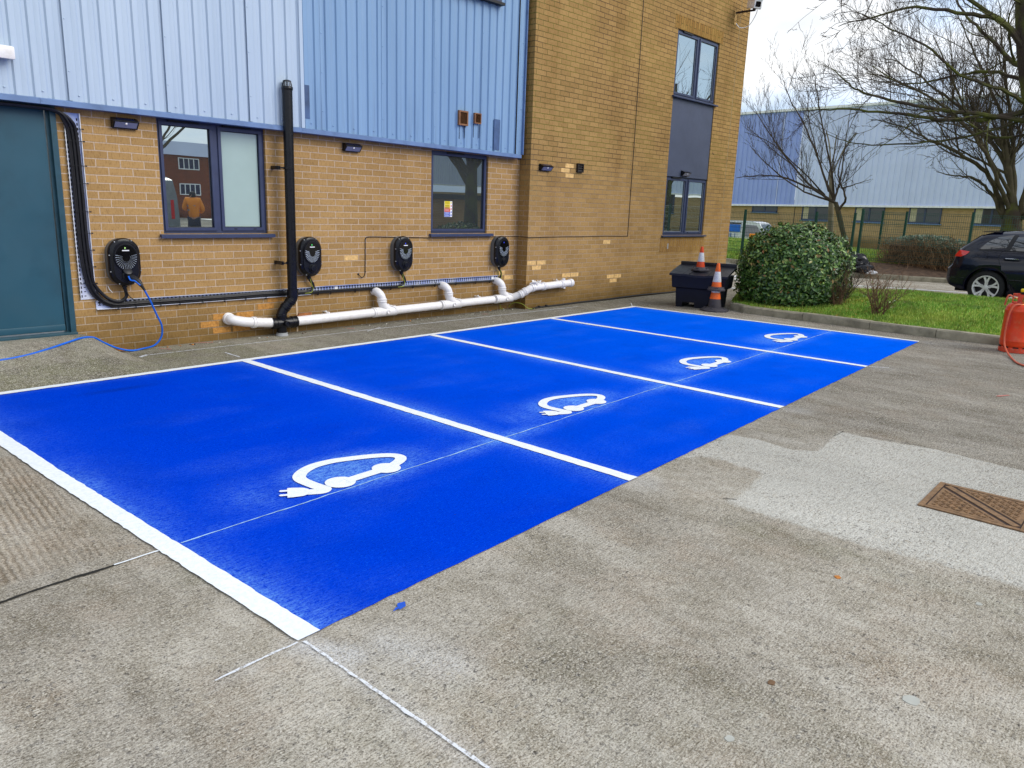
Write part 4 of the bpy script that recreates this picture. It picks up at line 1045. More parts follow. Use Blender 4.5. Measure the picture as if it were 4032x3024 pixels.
wp('offset_bend', off); collar((3.20, -.228, .247), (.7, -.45, .45)); collar((3.255, -.258, .285), (.7, -.45, .45)); collar((3.37, -.305, .343), (1, -.2, .2))
wp('pipe', [(3.46, -.315, .351), (4.32, -.315, .372)]); collar((3.62, -.315, .355), (1, 0, .02)); collar((4.06, -.315, .366), (1, 0, .02)); collar((4.30, -.315, .372), (1, 0, .02), L=.07)
m = MB(); m.tube([(4.12, -.315, .368), (4.12, -.315, .455)], .03, 14); m.tube([(4.14, -.315, .366), (4.14, -.315, .290)], .024, 14); m.build('inspection_cap', 'white_plastic', t)
m = MB()
for k in range(14):
    a = R.uniform(0, 6.28); c = Vector((3.47 + R.uniform(-.09, .09), -.315 + R.uniform(-.03, .03), .405 + R.uniform(-.01, .03)))
    m.obox(c, (R.uniform(.03, .09), R.uniform(.02, .05), R.uniform(.008, .02)), Matrix.Rotation(a, 3, 'Z') @ Matrix.Rotation(R.uniform(-.7, .7), 3, 'Y'), .004)
m.build('tape_wrap', 'white_plastic', t)
for x in (-.2, 2.42, 3.98):
    q = al(x) if x < 3 else Vector((x, -.315, .364)); m = MB(); m.box(x - .01, x + .01, q.y - .0, 0 if x < 3 else TY, q.z + .055, q.z + .068); m.tube([(x - .03, q.y, q.z + .062), (x - .06, q.y - .02, q.z + .085)], .010, 8); m.build('pipe_bracket', 'white_plastic', t)

# black soil stack -------------------------------------------------------
t2 = thing('downpipe', (-.73, -.12, 0), 'tall black plastic downpipe with slotted cap, stepping sideways at its foot', 'pipe'); XB = -.730; YB = -.165
def bp_(name, pts, r=PR, mat='black', n=18):
    m = MB(); m.tube(pts, r, n); return m.build(name, mat, t2)
bp_('pipe', [(XB + .015, YB, 2.735), (XB, YB, .50)])
for z in (1.897, .842):
    m = MB(); m.lathe((XB + .001 * z, YB, z - .014), [(PR, 0), (PR + .007, .001), (PR + .007, .027), (PR, .028)], 20); m.box(XB - .115, XB - .05, YB - .012, YB + .004, z - .008, z + .008); m.box(XB - .125, XB - .10, YB, -.0, z - .02, z + .02)
    m.build('pipe_bracket', 'black', t2)
m = MB(); m.lathe((XB + .015, YB, 2.725), [(PR + .004, 0), (PR + .007, .01), (PR + .007, .032), (PR + .001, .04)], 20)
for k in range(16):
    a = 2 * pi * k / 16; m.tube([(XB + .015 + cos(a) * (PR - .002), YB + sin(a) * (PR - .002), 2.76), (XB + .015 + cos(a) * (PR - .014), YB + sin(a) * (PR - .014), 2.822)], .0035, 5)
m.lathe((XB + .015, YB, 2.818), [(PR - .012, 0), (PR - .010, .006), (PR - .03, .014), (.005, .018)], 20); m.build('vent_cap', 'black', t2)
m = MB(); m.lathe((XB, YB, .450), [(PR, 0), (PR + .009, .004), (PR + .009, .085), (PR, .09)], 20); m.build('collar', 'black', t2)
bp_('offset_bend', smoothpath([(XB, YB, .47), (XB - .005, YB, .425), (XB - .05, YB + .01, .375), (XB - .105, YB + .03, .305), (XB - .130, YB + .035, .26), (XB - .135, YB + .035, .20), (XB - .135, YB + .035, .03)], 6), PR + .002)
for p, d in (((XB - .03, YB + .005, .395), (-.5, .1, -.75)), ((XB - .085, YB + .022, .333), (-.6, .15, -.75)), ((XB - .133, YB + .035, .235), (0, 0, 1))): collar(p, d, t2, PR, 'black', .045)
m = MB(); m.tube([(XB - .26, YB + .035, .150), (XB + .02, YB + .035, .147)], PR + .007, 18); m.lathe((XB - .115, YB - .02, .148), [(.033, 0), (.033, -.05), (.028, -.054), (.026, -.044)], 16, (0, 1, 0)); m.build('branch', 'black', t2)
collar((XB + .025, YB + .04, .148), (1, 0, 0), t2, PR + .004, 'black', .08); collar((XB - .225, YB + .035, .15), (1, 0, 0), t2, PR + .002, 'black', .06)
m = MB(); m.lathe((XB - .135, YB + .035, 0), [(.072, 0), (.072, .012), (.064, .02), (.064, .038)], 20); m.build('foot_ring', 'clip', t2)
# ridged terracotta block behind the pipe
m = MB(); b0 = Vector((-.60, -.045, .185))
m.obox(b0 + Vector((.09, 0, .0)), (.20, .055, .035), Matrix.Rotation(.02, 3, 'Y'), .004)
for k in range(9): m.obox(b0 + Vector((.012 + k * .0195, -.012, .028)), (.010, .04, .035), Matrix.Rotation(.45, 3, 'Y'), .002)
single(m, 'terracotta_block', 'terracotta', (-.51, -.045, .165), 'small ridged terracotta block wedged behind the black downpipe foot', 'block')

# thin wires -------------------------------------------------------------
m = MB(); z = 1.118
m.tube(smoothpath([(.325, -.004, .652), (.335, -.016, .635), (.365, -.016, .612), (.40, -.012, .622), (.424, -.008, .66), (.430, -.008, .8), (.434, -.008, 1.05), (.438, -.008, 1.095), (.465, -.008, 1.118), (.6, -.008, 1.120), (1.2, -.008, 1.108), (1.45, -.01, 1.103), (1.6, -.052, 1.098), (2.1, -.054, 1.098), (2.70, -.052, 1.108), (2.8, -.01, 1.110), (3.28, -.008, 1.108), (3.31, TY + .1, 1.108), (3.315, TY - .01, 1.106), (3.5, TY - .008, 1.104), (4.2, TY - .008, 1.110), (4.7, TY - .008, 1.108), (5.2, TY - .008, 1.114), (5.9, TY - .008, 1.108), (5.985, TY - .008, 1.112), (5.998, TY - .008, 1.135), (6.0, TY - .008, 1.5), (6.008, TY - .008, 3), (6.0, TY - .008, 5), (6.0, TY - .008, 7)], 5), .0048, 6)
m.lathe((.322, -.001, .655), [(.013, 0), (.013, -.006), (.006, -.010)], 10, (0, 1, 0))
for x, y_, zz in ((.43, -.006, .68), (1.0, -.006, 1.113), (3.6, TY - .006, 1.104), (4.7, TY - .006, 1.109), (6.0, TY - .006, 1.9), (6.0, TY - .006, 2.7), (6.0, TY - .006, 3.5), (6.0, TY - .006, 4.3)): m.obox((x, y_, zz), (.014, .014, .014), None, .003)
single(m, 'wall_wire', 'black_matt', (.43, 0, .62), 'thin black wire running along the bricks below the windows and up the tower', 'wire')
m = MB(); m.tube(smoothpath([(3.40, -.30, .015), (3.6, TY - .03, .014), (4.2, TY - .025, .016), (4.7, TY - .02, .02), (5.5, TY - .025, .02), (6.5, TY - .02, .03), (7.6, TY - .03, .02), (9.6, TY - .03, .02)], 6), .013, 8)
for x in (3.62, 3.80): m.obox((x, TY - .03, .03), (.04, .03, .02), None, .004)
single(m, 'ground_cable', 'black_matt', (5, TY, 0), 'black cable lying along the foot of the brick tower', 'cable')
m = MB(); m.tube(smoothpath([(3.16, -.02, .03), (3.17, -.06, .08), (3.21, -.12, .105), (3.27, -.2, .085), (3.31, -.27, .03), (3.38, -.30, .012), (3.46, -.29, .012)], 6), .006, 6)
single(m, 'earth_wire', 'earth_y', (3.2, -.1, 0), 'yellow and green wire looping out of the wall foot at the tower corner', 'wire')
m = MB(); m.tube(smoothpath([(2.90, -.012, .60), (2.915, -.012, .5), (2.92, -.012, .42), (2.95, -.03, .05), (3.0, -.05, .01)], 5), .0045, 6)
single(m, 'earth_wire', 'earth_y', (2.92, 0, .0), 'yellow and green wire hanging behind the last white pipe branch', 'wire')
m = MB(); m.tube([(-2.69, -.006, .665), (-2.682, -.02, .63), (-2.66, -.03, .60)], .0035, 5)
single(m, 'tie_offcut', 'white', (-2.68, 0, .6), 'short white plastic strip sticking out under the first charger', 'strip')
# notice inside the single window
t = thing('safety_notice', (1.86, .045, 1.40), 'colourful yellow, red and blue notice inside the single window', 'notice')
def card(x0, x1, z0, z1, y, mat, nm): m = MB(); m.box(x0, x1, y, y + .001, z0, z1); m.build(nm, mat, t)
card(1.835, 1.985, 1.385, 1.60, .0500, 'white', 'sheet')
MT['n_y'] = plain('notice_yellow', (.8, .62, .02), .5); MT['n_r'] = plain('notice_red', (.65, .05, .02), .5); MT['n_o'] = plain('notice_orange', (.8, .28, .02), .5); MT['n_b'] = plain('notice_blue', (.02, .09, .5), .5)
for k, (mt, a, b) in enumerate((('n_y', .80, 1.), ('n_y', .62, .79), ('n_o', .52, .61), ('n_r', .32, .51), ('n_b', .17, .31), ('n_b', .02, .16))):
    card(1.839, 1.945, 1.385 + .215 * a, 1.385 + .215 * b, .0485, mt, 'colour_band')
    m = MB()
    for q in range(2): m.box(1.85, 1.93 - .01 * q, .0478, .0482, 1.385 + .215 * (a + (b - a) * (.3 + .35 * q)), 1.385 + .215 * (a + (b - a) * (.3 + .35 * q)) + .004)
    m.build('text_lines', 'gasket' if k < 3 else 'white', t)
for k in range(5):
    m = MB(); m.lathe((1.966, .049, 1.41 + k * .042), [(.011, 0), (.010, -.0008)], 12, (0, 1, 0)); m.build('round_symbol', ('n_b', 'n_b', 'n_r', 'n_r', 'n_y')[k], t)

# security camera --------------------------------------------------------
t = thing('security_camera', (9.22, TY, 5.2), 'white security camera on a rusty bracket at the top of the brick tower corner', 'camera')
m = MB(); m.box(9.185, 9.245, TY - .012, TY, 5.17, 5.42); m.tube([(9.215, TY - .01, 5.22), (9.22, TY - .16, 5.37)], .012, 6); m.build('bracket', 'brick_new', t)
m = MB(); m.obox((9.22, TY - .20, 5.385), (.035, .40, .03)); m.tube([(9.22, TY - .38, 5.39), (9.22, TY - .38, 5.44)], .03, 10); m.build('arm', 'rust_dark', t)
Rz = Matrix.Rotation(radians(-35), 3, 'Z') @ Matrix.Rotation(radians(12), 3, 'X')
m = MB(); m.obox((9.25, TY - .36, 5.50), (.16, .30, .15), Rz, .008); hd = m.build('housing', 'white', t)
m = MB(); m.obox((9.25, TY - .36, 5.585), (.20, .36, .012), Rz, .003); m.build('sun_shield', 'white_plastic', hd)
fr = Vector((9.25, TY - .36, 5.50)) + Rz @ Vector((0, -.152, 0)); m = MB(); m.obox(fr, (.105, .006, .095), Rz); m.build('lens_window', 'black_gloss', hd)
for k in range(2):
    c = Vector((9.25, TY - .36, 5.50)) + Rz @ Vector((.09, -.06 + .16 * k, -.035)); m = MB(); m.obox(c, (.02, .07, .10), Rz, .004); m.build('side_bracket', 'clip', hd)
m = MB(); m.tube(smoothpath([(9.24, TY - .01, 5.20), (9.30, TY - .08, 5.12), (9.38, TY - .22, 5.16), (9.36, TY - .36, 5.35), (9.30, TY - .40, 5.46)], 6), .007, 6); m.build('cable', 'white', t)
for x0, z0 in ((8.78, 2.70), (8.84, 2.69)):
    m = MB(); m.box(x0, x0 + .012, TY - .004, TY, z0, z0 + .03); m.build('bolt_hole', 'slot', BL)
# ---------------------------------------------------------------- yard furniture
# grit bin: local frame on the front-left bottom corner
O = Vector((5.74, -1.33, 0)); U = Vector((.262, -.965, 0)).normalized(); V = Vector((U.y * -1, U.x, 0))   # U along the front, V to the back
BW, BD = .90, .66
def B(a, b, z): return O + U * a + V * b + Vector((0, 0, z))
t = thing('grit_bin', O + U * .45 + V * .33, 'black plastic grit bin with sloping ribbed lid standing against the tower corner', 'bin')
def bhull(secs, m):
    """secs of (a0,a1,b0,b1,z) stacked"""
    vs = []
    for a0, a1, b0, b1, z in secs: vs += [B(a0, b0, z), B(a1, b0, z), B(a1, b1, z), B(a0, b1, z)]
    n = len(secs)
    m.add(vs, [(i * 4 + k, i * 4 + (k + 1) % 4, i * 4 + 4 + (k + 1) % 4, i * 4 + 4 + k) for i in range(n - 1) for k in range(4)] + [(3, 2, 1, 0), tuple(range(4 * n - 4, 4 * n))])
m = MB(); bhull([(.085, BW - .085, .07, BD - .07, .085), (.075, BW - .075, .06, BD - .06, .315), (.06, BW - .06, .05, BD - .05, .322)], m)
for a0, a1 in ((.085, .20), (.40, .62), (.74, BW - .085)): bhull([(a0 + .008, a1 - .008, .075, BD - .075, .0), (a0, a1, .07, BD - .07, .09)], m)
m.build('lower_body', 'bin', t)
m = MB(); bhull([(.03, BW - .03, .025, BD - .025, .322), (.018, BW - .018, .012, BD - .012, .335), (.0, BW - .0, .0, BD, .545)], m); m.build('upper_body', 'bin', t)
m = MB(); vs = []; nn = 10
def lidz(a, b):
    s = b / BD; z = .560 + .115 * s ** .8
    return z
grid = [(a, b) for b in [-.03 + (BD + .05) * j / 8 for j in range(9)] for a in [-.03 + (BW + .06) * i / nn for i in range(nn + 1)]]
for a, b in grid:
    z = lidz(a, max(0, b)); u = a / BW
    if .33 < u < .67 and b < .35: z -= .012
    vs.append(B(a, b, z))
k = nn + 1
top = [(j * k + i, j * k + i + 1, (j + 1) * k + i + 1, (j + 1) * k + i) for j in range(8) for i in range(nn)]
m.add(vs, top)
# skirt
def skirt(pts, drop): 
    v = [p for p in pts] + [p - Vector((0, 0, drop)) for p in pts]; n = len(pts); m.add(v, [(i + 1, i, n + i, n + i + 1) for i in range(n - 1)])
skirt([vs[i] for i in range(k)], .035); skirt([vs[i * k] for i in range(8, -1, -1)], .035); skirt([vs[i * k + nn] for i in range(9)], .035); skirt([vs[8 * k + i] for i in range(nn, -1, -1)], .05)
# raised back ridge and ribs
ridge = [B(-.03, BD - .0, .665), B(BW + .03, BD - .0, .665)]
m.obox((ridge[0] + ridge[1]) / 2 + Vector((0, 0, .030)), (.035, BW + .06, .07), Matrix((V, U, Vector((0, 0, 1)))).transposed(), .01)
for a in (.20, .30, .62, .72):
    m.tube([B(a, .0, lidz(a, 0) + .004), B(a + (.03 if a < .5 else -.03), BD - .05, lidz(a, BD - .05) + .004)], .009, 6)
m.build('lid', 'binlid', t)

def cone(base, h, r0, r1, bands, blab, bs, scale=1., tiltz=0., name='traffic_cone', low=True, tilt=None):
    """hollow-looking traffic cone: octagonal rubber base, tapered shell, sleeve bands"""
    x, y, z = base
    t = thing(name, base, blab, 'traffic cone')
    m = MB()
    oc = lambda r, a0=22.5: [(r * cos(radians(a0 + 45 * k + tiltz)), r * sin(radians(a0 + 45 * k + tiltz))) for k in range(8)]
    secs = [(bs, 0), (bs, .022), (bs * .86, .040), (r0 * 1.18, .062)]
    vs = [(x + a, y + b, z + h_) for r, h_ in secs for a, b in oc(r)]
    m.add(vs, [(i * 8 + k, i * 8 + (k + 1) % 8, i * 8 + 8 + (k + 1) % 8, i * 8 + 8 + k) for i in range(3) for k in range(8)] + [tuple(range(7, -1, -1)), tuple(range(24, 32))])
    for kk in range(4):
        a = radians(45 * kk * 2 + tiltz); m.obox((x + cos(a) * bs * .66, y + sin(a) * bs * .66, z + .047), (.05, .05, .022), Matrix.Rotation(a, 3, 'Z'), .004)
    base_o = m.build('base', 'cone_base', t)
    R_ = lambda f: r0 + (r1 - r0) * f
    for a, b, mat, e in bands:
        m = MB(); n = 24; zs = [a, a + .005 / h, b - .005 / h, b]; rs = [R_(a) + e - .001, R_(a) + e, R_(b) + e, R_(b) + e - .001]
        m.lathe((x, y, z + .045), [(r, q * (h - .045)) for r, q in zip(rs, zs)], n)
        m.build({'cone_white': 'reflective_sleeve', 'cone_base': 'lower_shell'}.get(mat, 'shell_band'), mat, t)
    m = MB(); m.lathe((x, y, z + h - .012), [(r1 * .99, 0), (r1 * .99, .010), (r1 * .72, .012), (r1 * .68, .0)], 20); m.build('tip', bands[-1][2], t)
    return t
c1 = (5.88, -2.095, 0)
cone(c1, .56, .112, .030, [(0, .30, 'cone_base', 0), (.30, .50, 'cone_orange', .0005), (.50, .80, 'cone_white', .002), (.80, 1., 'cone_orange', 0)], 'lower traffic cone of the stacked pair, on the ground in front of the grit bin', .232, tiltz=12)
c2 = (5.885, -2.095, .335)
cone(c2, .44, .082, .024, [(0, .24, 'cone_orange', .0005), (.24, .66, 'cone_white', .002), (.66, 1., 'cone_orange', 0)], 'upper traffic cone stacked on top of another cone', .150, tiltz=30)
cb = B(.40, .30, lidz(.40, .30) - .012)
cone(tuple(cb), .40, .072, .022, [(0, .30, 'cone_red', .0005), (.30, .72, 'cone_white', .002), (.72, 1., 'cone_red', 0)], 'small traffic cone standing on the lid of the grit bin', .150, tiltz=5)

# ---- gas cylinder
gx_, gy_ = 5.70, -6.34
t = thing('gas_cylinder', (gx_, gy_, 0), 'orange red gas cylinder with yellow cap and hose at the right edge', 'gas cylinder')
m = MB(); m.lathe((gx_, gy_, 0), [(.150, .0), (.166, .003), (.166, .060), (.155, .066), (.150, .02)], 32); m.build('foot_ring', 'gas_rim', t)
m = MB(); m.lathe((gx_, gy_, .055), [(.10, 0), (.148, .006), (.163, .03), (.166, .06), (.166, .082), (.1675, .085), (.1675, .092), (.166, .095), (.166, .455), (.1675, .458), (.1675, .466), (.165, .470), (.157, .505), (.135, .538), (.10, .558), (.05, .566)], 36); m.build('body', 'gas', t)
m = MB()
for k in range(5):
    a = radians(120 + k * 38); m.obox((gx_ + cos(a) * .163, gy_ + sin(a) * .163, .068), (.006, .06, .016), Matrix.Rotation(a, 3, 'Z'))
m.build('foot_slots', 'rust_dark', t)
# guard collar
m = MB(); n = 28; r = .105
def arcwall(a0, a1, z0, z1, rr=r, th=.004, seg=12):
    vs = []
    for k in range(seg + 1):
        a = radians(a0 + (a1 - a0) * k / seg)
        for q in (rr, rr + th):
            for z in (z0, z1): vs.append((gx_ + cos(a) * q, gy_ + sin(a) * q, z))
    f = []
    for k in range(seg):
        o = k * 4; f += [(o, o + 4, o + 5, o + 1), (o + 2, o + 3, o + 7, o + 6), (o + 1, o + 5, o + 7, o + 3), (o, o + 2, o + 6, o + 4)]
    f += [(0, 1, 3, 2), tuple(seg * 4 + q for q in (0, 2, 3, 1))]
    m.add(vs, f, False)
arcwall(0, 360, .695, .722, seg=30)
for a0 in (75, 160, 215, 300): arcwall(a0, a0 + 28, .60, .70, seg=5)
arcwall(0, 360, .596, .620, seg=30); m.build('guard_collar', 'gas_rim', t)
m = MB(); m.lathe((gx_ - .01, gy_, .600), [(.024, 0), (.024, .03), (.018, .035), (.018, .09)], 14); m.tube([(gx_ - .01, gy_, .665), (gx_ - .085, gy_ + .07, .672)], .012, 10); m.tube([(gx_ - .02, gy_ - .0, .65), (gx_ - .10, gy_ - .03, .645)], .010, 10); m.build('valve', 'brass', t)
m = MB(); m.lathe((gx_ + .0, gy_ - .01, .70), [(.040, 0), (.042, .03), (.042, .05)], 20); m.build('cap_neck', 'black', t)
m = MB(); m.lathe((gx_ + .0, gy_ - .01, .750), [(.045, 0), (.047, .005), (.047, .030), (.041, .036)], 24); m.build('cap', 'yellow', t)
def text(s, size, loc, rot, mat, par, name='lettering', ext=.0006):
    cu = bpy.data.curves.new(name, 'FONT'); cu.body = s; cu.size = size; cu.extrude = ext
    o = bpy.data.objects.new(name, cu); COL.objects.link(o); bpy.context.view_layer.update()
    me = bpy.data.meshes.new_from_object(o); bpy.data.objects.remove(o)
    ob = bpy.data.objects.new(name, me); COL.objects.link(ob); me.materials.clear(); me.materials.append(MT[mat])
    off = Vector((0, 0, 0)); q = par
    while q is not None: off += q.location; q = q.parent
    me.transform(Matrix.Translation(Vector(loc) - off) @ rot.to_4x4()); ob.parent = par
    return ob
# facing the yard (-x, slightly -y)
ang = atan2(-(gy_ + 8.04), -(gx_ + 5.54))
def facing(a): # text plane with outward normal at angle a
    nrm = Vector((cos(a), sin(a), 0)); up = Vector((0, 0, 1)); rt = up.cross(nrm); return Matrix((rt, up, nrm)).transposed()
aa = radians(214); tl = Vector((gx_ + cos(aa) * .1685, gy_ + sin(aa) * .1685, .275)); text('13kg', .042, tl, facing(aa), 'white', t)
t = thing('gas_hose', (5.4, -6.1, 0), 'orange rubber hose hanging from the gas cylinder and trailing over the ground', 'hose')
hp = [(gx_ - .11, gy_ - .02, .60), (gx_ - .17, gy_ + .035, .60), (gx_ - .20, gy_ + .07, .54), (gx_ - .215, gy_ + .085, .40), (gx_ - .22, gy_ + .085, .22), (gx_ - .26, gy_ + .06, .10), (gx_ - .40, gy_ - .01, .03), (gx_ - .75, gy_ - .13, .012), (gx_ - 1.05, gy_ - .26, .012), (gx_ - 1.2, gy_ - .5, .012), (gx_ - 1.1, gy_ - .9, .012)]
m = MB(); m.tube(smoothpath(hp, 8), .0105, 8); m.build('hose', 'hose', t)
m = MB(); m.tube([(gx_ - .11, gy_ - .02, .60), (gx_ - .07, gy_ - .06, .602)], .012, 10); m.build('brass_fitting', 'brass', t)
m = MB(); m.tube([(gx_ - .07, gy_ - .06, .602), (gx_ - .0, gy_ - .17, .600)], .019, 10); m.build('torch_grip', 'black', t)
m = MB(); m.tube(smoothpath([(gx_ - .085, gy_ + .075, .672), (gx_ - .11, gy_ + .11, .70), (gx_ - .125, gy_ + .135, .70), (gx_ - .13, gy_ + .15, .65), (gx_ - .11, gy_ + .16, .58)], 6), .0105, 8); m.build('hose_loop', 'hose', t)
for dx, dz in ((0, .11), (.01, .075)):
    m = MB(); m.tube([(gx_ - .05, gy_ - .19, dz), (gx_ - .0, gy_ - .45, dz + .02), (gx_ + .1, gy_ - .6, dz)], .010, 8)
    single(m, 'gas_hose', 'hose', (gx_, gy_ - .4, 0), ('upper' if dz > .1 else 'lower') + ' of the two orange hose ends beside the foot of the gas cylinder', 'hose')

# ---- manhole cover
t = thing('manhole_cover', (-.69, -7.29, 0), 'rusty square two-part manhole cover with raised chevrons in pale concrete', 'manhole cover')
Q0 = Vector((-.967, -7.030, 0)); mu = Vector((1, .02, 0)).normalized(); mv = Vector((.02, -1, 0)).normalized(); S = .53
def Mh(a, b, z): return Q0 + mu * (S - a) + mv * b + Vector((0, 0, z))
def mbar(m, a0, b0, a1, b1, w, z0, z1):
    d = Vector((a1 - a0, b1 - b0)).normalized(); n = Vector((-d.y, d.x)) * w / 2
    c = [(a0 + n.x, b0 + n.y), (a0 - n.x, b0 - n.y), (a1 - n.x, b1 - n.y), (a1 + n.x, b1 + n.y)]
    vs = [Mh(a, b, z0) for a, b in c] + [Mh(a, b, z1) for a, b in c]
    m.add(vs, [(4, 7, 6, 5), (0, 1, 5, 4), (1, 2, 6, 5), (2, 3, 7, 6), (3, 0, 4, 7)])
m = MB(); fw = .035
for a0, b0, a1, b1 in ((0, fw / 2, S, fw / 2), (0, S - fw / 2, S, S - fw / 2), (fw / 2, fw, fw / 2, S - fw), (S - fw / 2, fw, S - fw / 2, S - fw)): mbar(m, a0, b0, a1, b1, fw - .004, 0, .0075)
m.build('frame', 'rust', t)
m = MB(); m.add([Mh(0, 0, .0045), Mh(S, 0, .0045), Mh(S, S, .0045), Mh(0, S, .0045)], [(3, 2, 1, 0)]); m.build('gap', 'rust_dark', t)
rcol = [[], []]
for half in (0, 1):
    g0 = fw + .006; e = S - fw - .006; d = .030
    tri = [(g0, e - 0.0), (g0, g0 + 2 * d), (e - 2 * d, e)] if half == 0 else [(e, g0), (e, e - 2 * d), (g0 + 2 * d, g0)]
    m = MB(); m.add([Mh(a, b, .006) for a, b in tri], [(0, 1, 2)]); cv = m.build('cover_plate', 'rust', t)
    m = MB(); st = .033
    for i in range(1, 16):
        for j in range(1, 16):
            a, b = g0 + i * st * .95, g0 + j * st * .95
            if half == 0 and not (b - a > 2 * d + .006 and b < e - .012 and a > g0 + .012): continue
            if half == 1 and not (a - b > 2 * d + .006 and a < e - .012 and b > g0 + .012): continue
            s_ = .011
            if (i + j) % 2: mbar(m, a - s_, b - s_, a + s_, b + s_, .0055, .006, .010)
            else: mbar(m, a - s_, b + s_, a + s_, b - s_, .0055, .006, .010); mbar(m, a + s_, b - s_, a + s_, b + s_ * .6, .0055, .006, .010)
    m.build('tread_pattern', 'rust', cv)
    m = MB()
    a, b = (.20, .36) if half == 0 else (.36, .20)
    mbar(m, a - .018, b, a + .018, b, .016, .0055, .0068); m.build('key_hole', 'rust_dark', cv)
m = MB(); mbar(m, fw + .02, fw + .02, S - fw - .02, S - fw - .02, .040, 0, .0078); m.build('diagonal_bar', 'rust', t)
# ---- small debris
def blob2(x, y, r, mat, nm, lab, cat, h=.006, e=1.3, a0=0):
    m = MB(); n = 9; v = [(x, y, h)]
    for k in range(n):
        a = 2 * pi * k / n; q = r * R.uniform(.75, 1.2); v.append((x + q * e * cos(a) * cos(a0) - q * sin(a) * sin(a0), y + q * e * cos(a) * sin(a0) + q * sin(a) * cos(a0), .002 + h * .3))
    v += [(p[0] * 1.0, p[1], .0) for p in v[1:]]
    m.add(v, [(0, 1 + k, 1 + (k + 1) % n) for k in range(n)] + [(1 + k, n + 1 + k, n + 1 + (k + 1) % n, 1 + (k + 1) % n) for k in range(n)], True)
    return single(m, nm, mat, (x, y, 0), lab, cat)
blob2(-2.206, -7.035, .013, 'leaf_orange', 'dead_leaf', 'small orange leaf lying on the open concrete', 'leaf')
blob2(-3.182, -7.163, .013, 'twig_brown', 'dead_leaf', 'small brown scrap lying on the concrete in the foreground', 'leaf')
MT['putty_grey'] = plain('pale_filler', (.40, .40, .36), .85)
blob2(-2.003, -7.555, .013, 'putty_grey', 'filler_spot', 'small pale filler spot in the concrete near the right edge', 'spot', .0015)
blob2(-3.553, -7.195, .014, 'putty_grey', 'filler_spot', 'small pale filler spot in the concrete at the bottom of the picture', 'spot', .0015)
blob2(-2.933, -7.545, .024, 'putty_grey', 'filler_spot', 'largest pale filler spot in the foreground concrete', 'spot', .0015)
for k in range(46):
    x = R.uniform(-2.2, 3.2); y = R.uniform(-.16, -.02)
    m = MB(); s_ = R.uniform(.006, .018); m.obox((x, y, s_ * .4), (s_ * 1.4, s_, s_ * .8), Matrix.Rotation(R.uniform(0, 3), 3, 'Z'), s_ * .3)
    single(m, 'pebble', ('stone', 'leaf_orange', 'soil')[k % 3 if k % 4 else 0], (x, y, 0), 'tiny loose stone in the grit along the wall foot', 'pebble', 'loose grit along the wall foot')
m = MB(); m.obox((-2.62, -.03, .018), (.10, .05, .02), Matrix.Rotation(.3, 3, 'Z') @ Matrix.Rotation(.15, 3, 'Y'), .004); single(m, 'brick_shard', 'leaf_orange', (-2.62, -.03, 0), 'flat orange brick shard where the ramp meets the wall', 'brick')
# white box and pole lying on the road behind the bin
m = MB(); m.box(11.3, 11.75, .25, .50, 0, .05); m.box(11.34, 11.70, .29, .46, .05, .11, .01); single(m, 'marking_tray', 'white', (11.5, .38, 0), 'flat white tray on the road between the grit bin and the bush', 'tray')
m = MB(); m.tube([(9.2, -1.65, .10), (8.5, -.80, .11)], .015, 8); single(m, 'white_pole', 'white', (8.8, -1.2, .08), 'thin white pole lying on the grass behind the stacked cones', 'pole')

# ---------------------------------------------------------------- kerbs, grass island, road
def kerb(P, h, w, name, gapn=.92):
    m = MB(); P = [Vector((a, b, 0)) for a, b in P]; L_ = 0; pts = []
    for a, b in zip(P[:-1], P[1:]):
        n = max(1, int((b - a).length / gapn)); pts += [a.lerp(b, k / n) for k in range(n)]
    pts.append(P[-1])
    for a, b in zip(pts[:-1], pts[1:]):
        d = (b - a).normalized(); nn = Vector((-d.y, d.x, 0)); a2, b2 = a + d * .004, b - d * .004
        if nn.x < 0: nn = -nn
        sec = [(0, 0), (0, h * .82), (.018, h), (w, h), (w, 0)]; hh = R.uniform(-.004, .004)
        K = 5; vs = []
        for k in range(K + 1):
            c = a2.lerp(b2, k / K)
            for i, (o, z) in enumerate(sec): vs.append(c + nn * (o + (R.uniform(-.006, .004) if i in (0, 1, 2) else 0)) + Vector((0, 0, z + (hh + R.uniform(-.004, .003) if z else -.02))))
        m.add(vs, [(k * 5 + i, (k + 1) * 5 + i, (k + 1) * 5 + i + 1, k * 5 + i + 1) for k in range(K) for i in range(4)] + [(0, 1, 2, 3, 4), tuple(K * 5 + q for q in (4, 3, 2, 1, 0))])
    return struct(m, name, 'kerbstone')
kerb([(6.25, -2.18), (6.09, -2.50), (6.06, -3.49), (6.03, -4.49), (6.04, -5.36), (6.08, -6.3), (6.1, -10)], .115, .13, 'kerb')
K2 = [(21, 10), (18.2, 5.3), (17.2, 3.35), (16.3, 1.0), (15.6, -.85), (16.0, -2.0), (16.43, -2.97), (17.0, -4.6), (18.6, -9), (22, -18)]
kerb(K2, .13, .13, 'kerb')
struct(strip([(13.088 - .35, 1.6), (12.9, -.6), (13.09, -1.61), (13.485, -2.51), (13.89, -3.62), (14.6, -6)], .09, .005, .004, 3), 'white_line', 'white_paint')
struct(strip([(16.0, 2.74), (14.2, 1.9), (12.8, 1.6)], .09, .0055, .004, 3), 'white_line', 'white_paint')
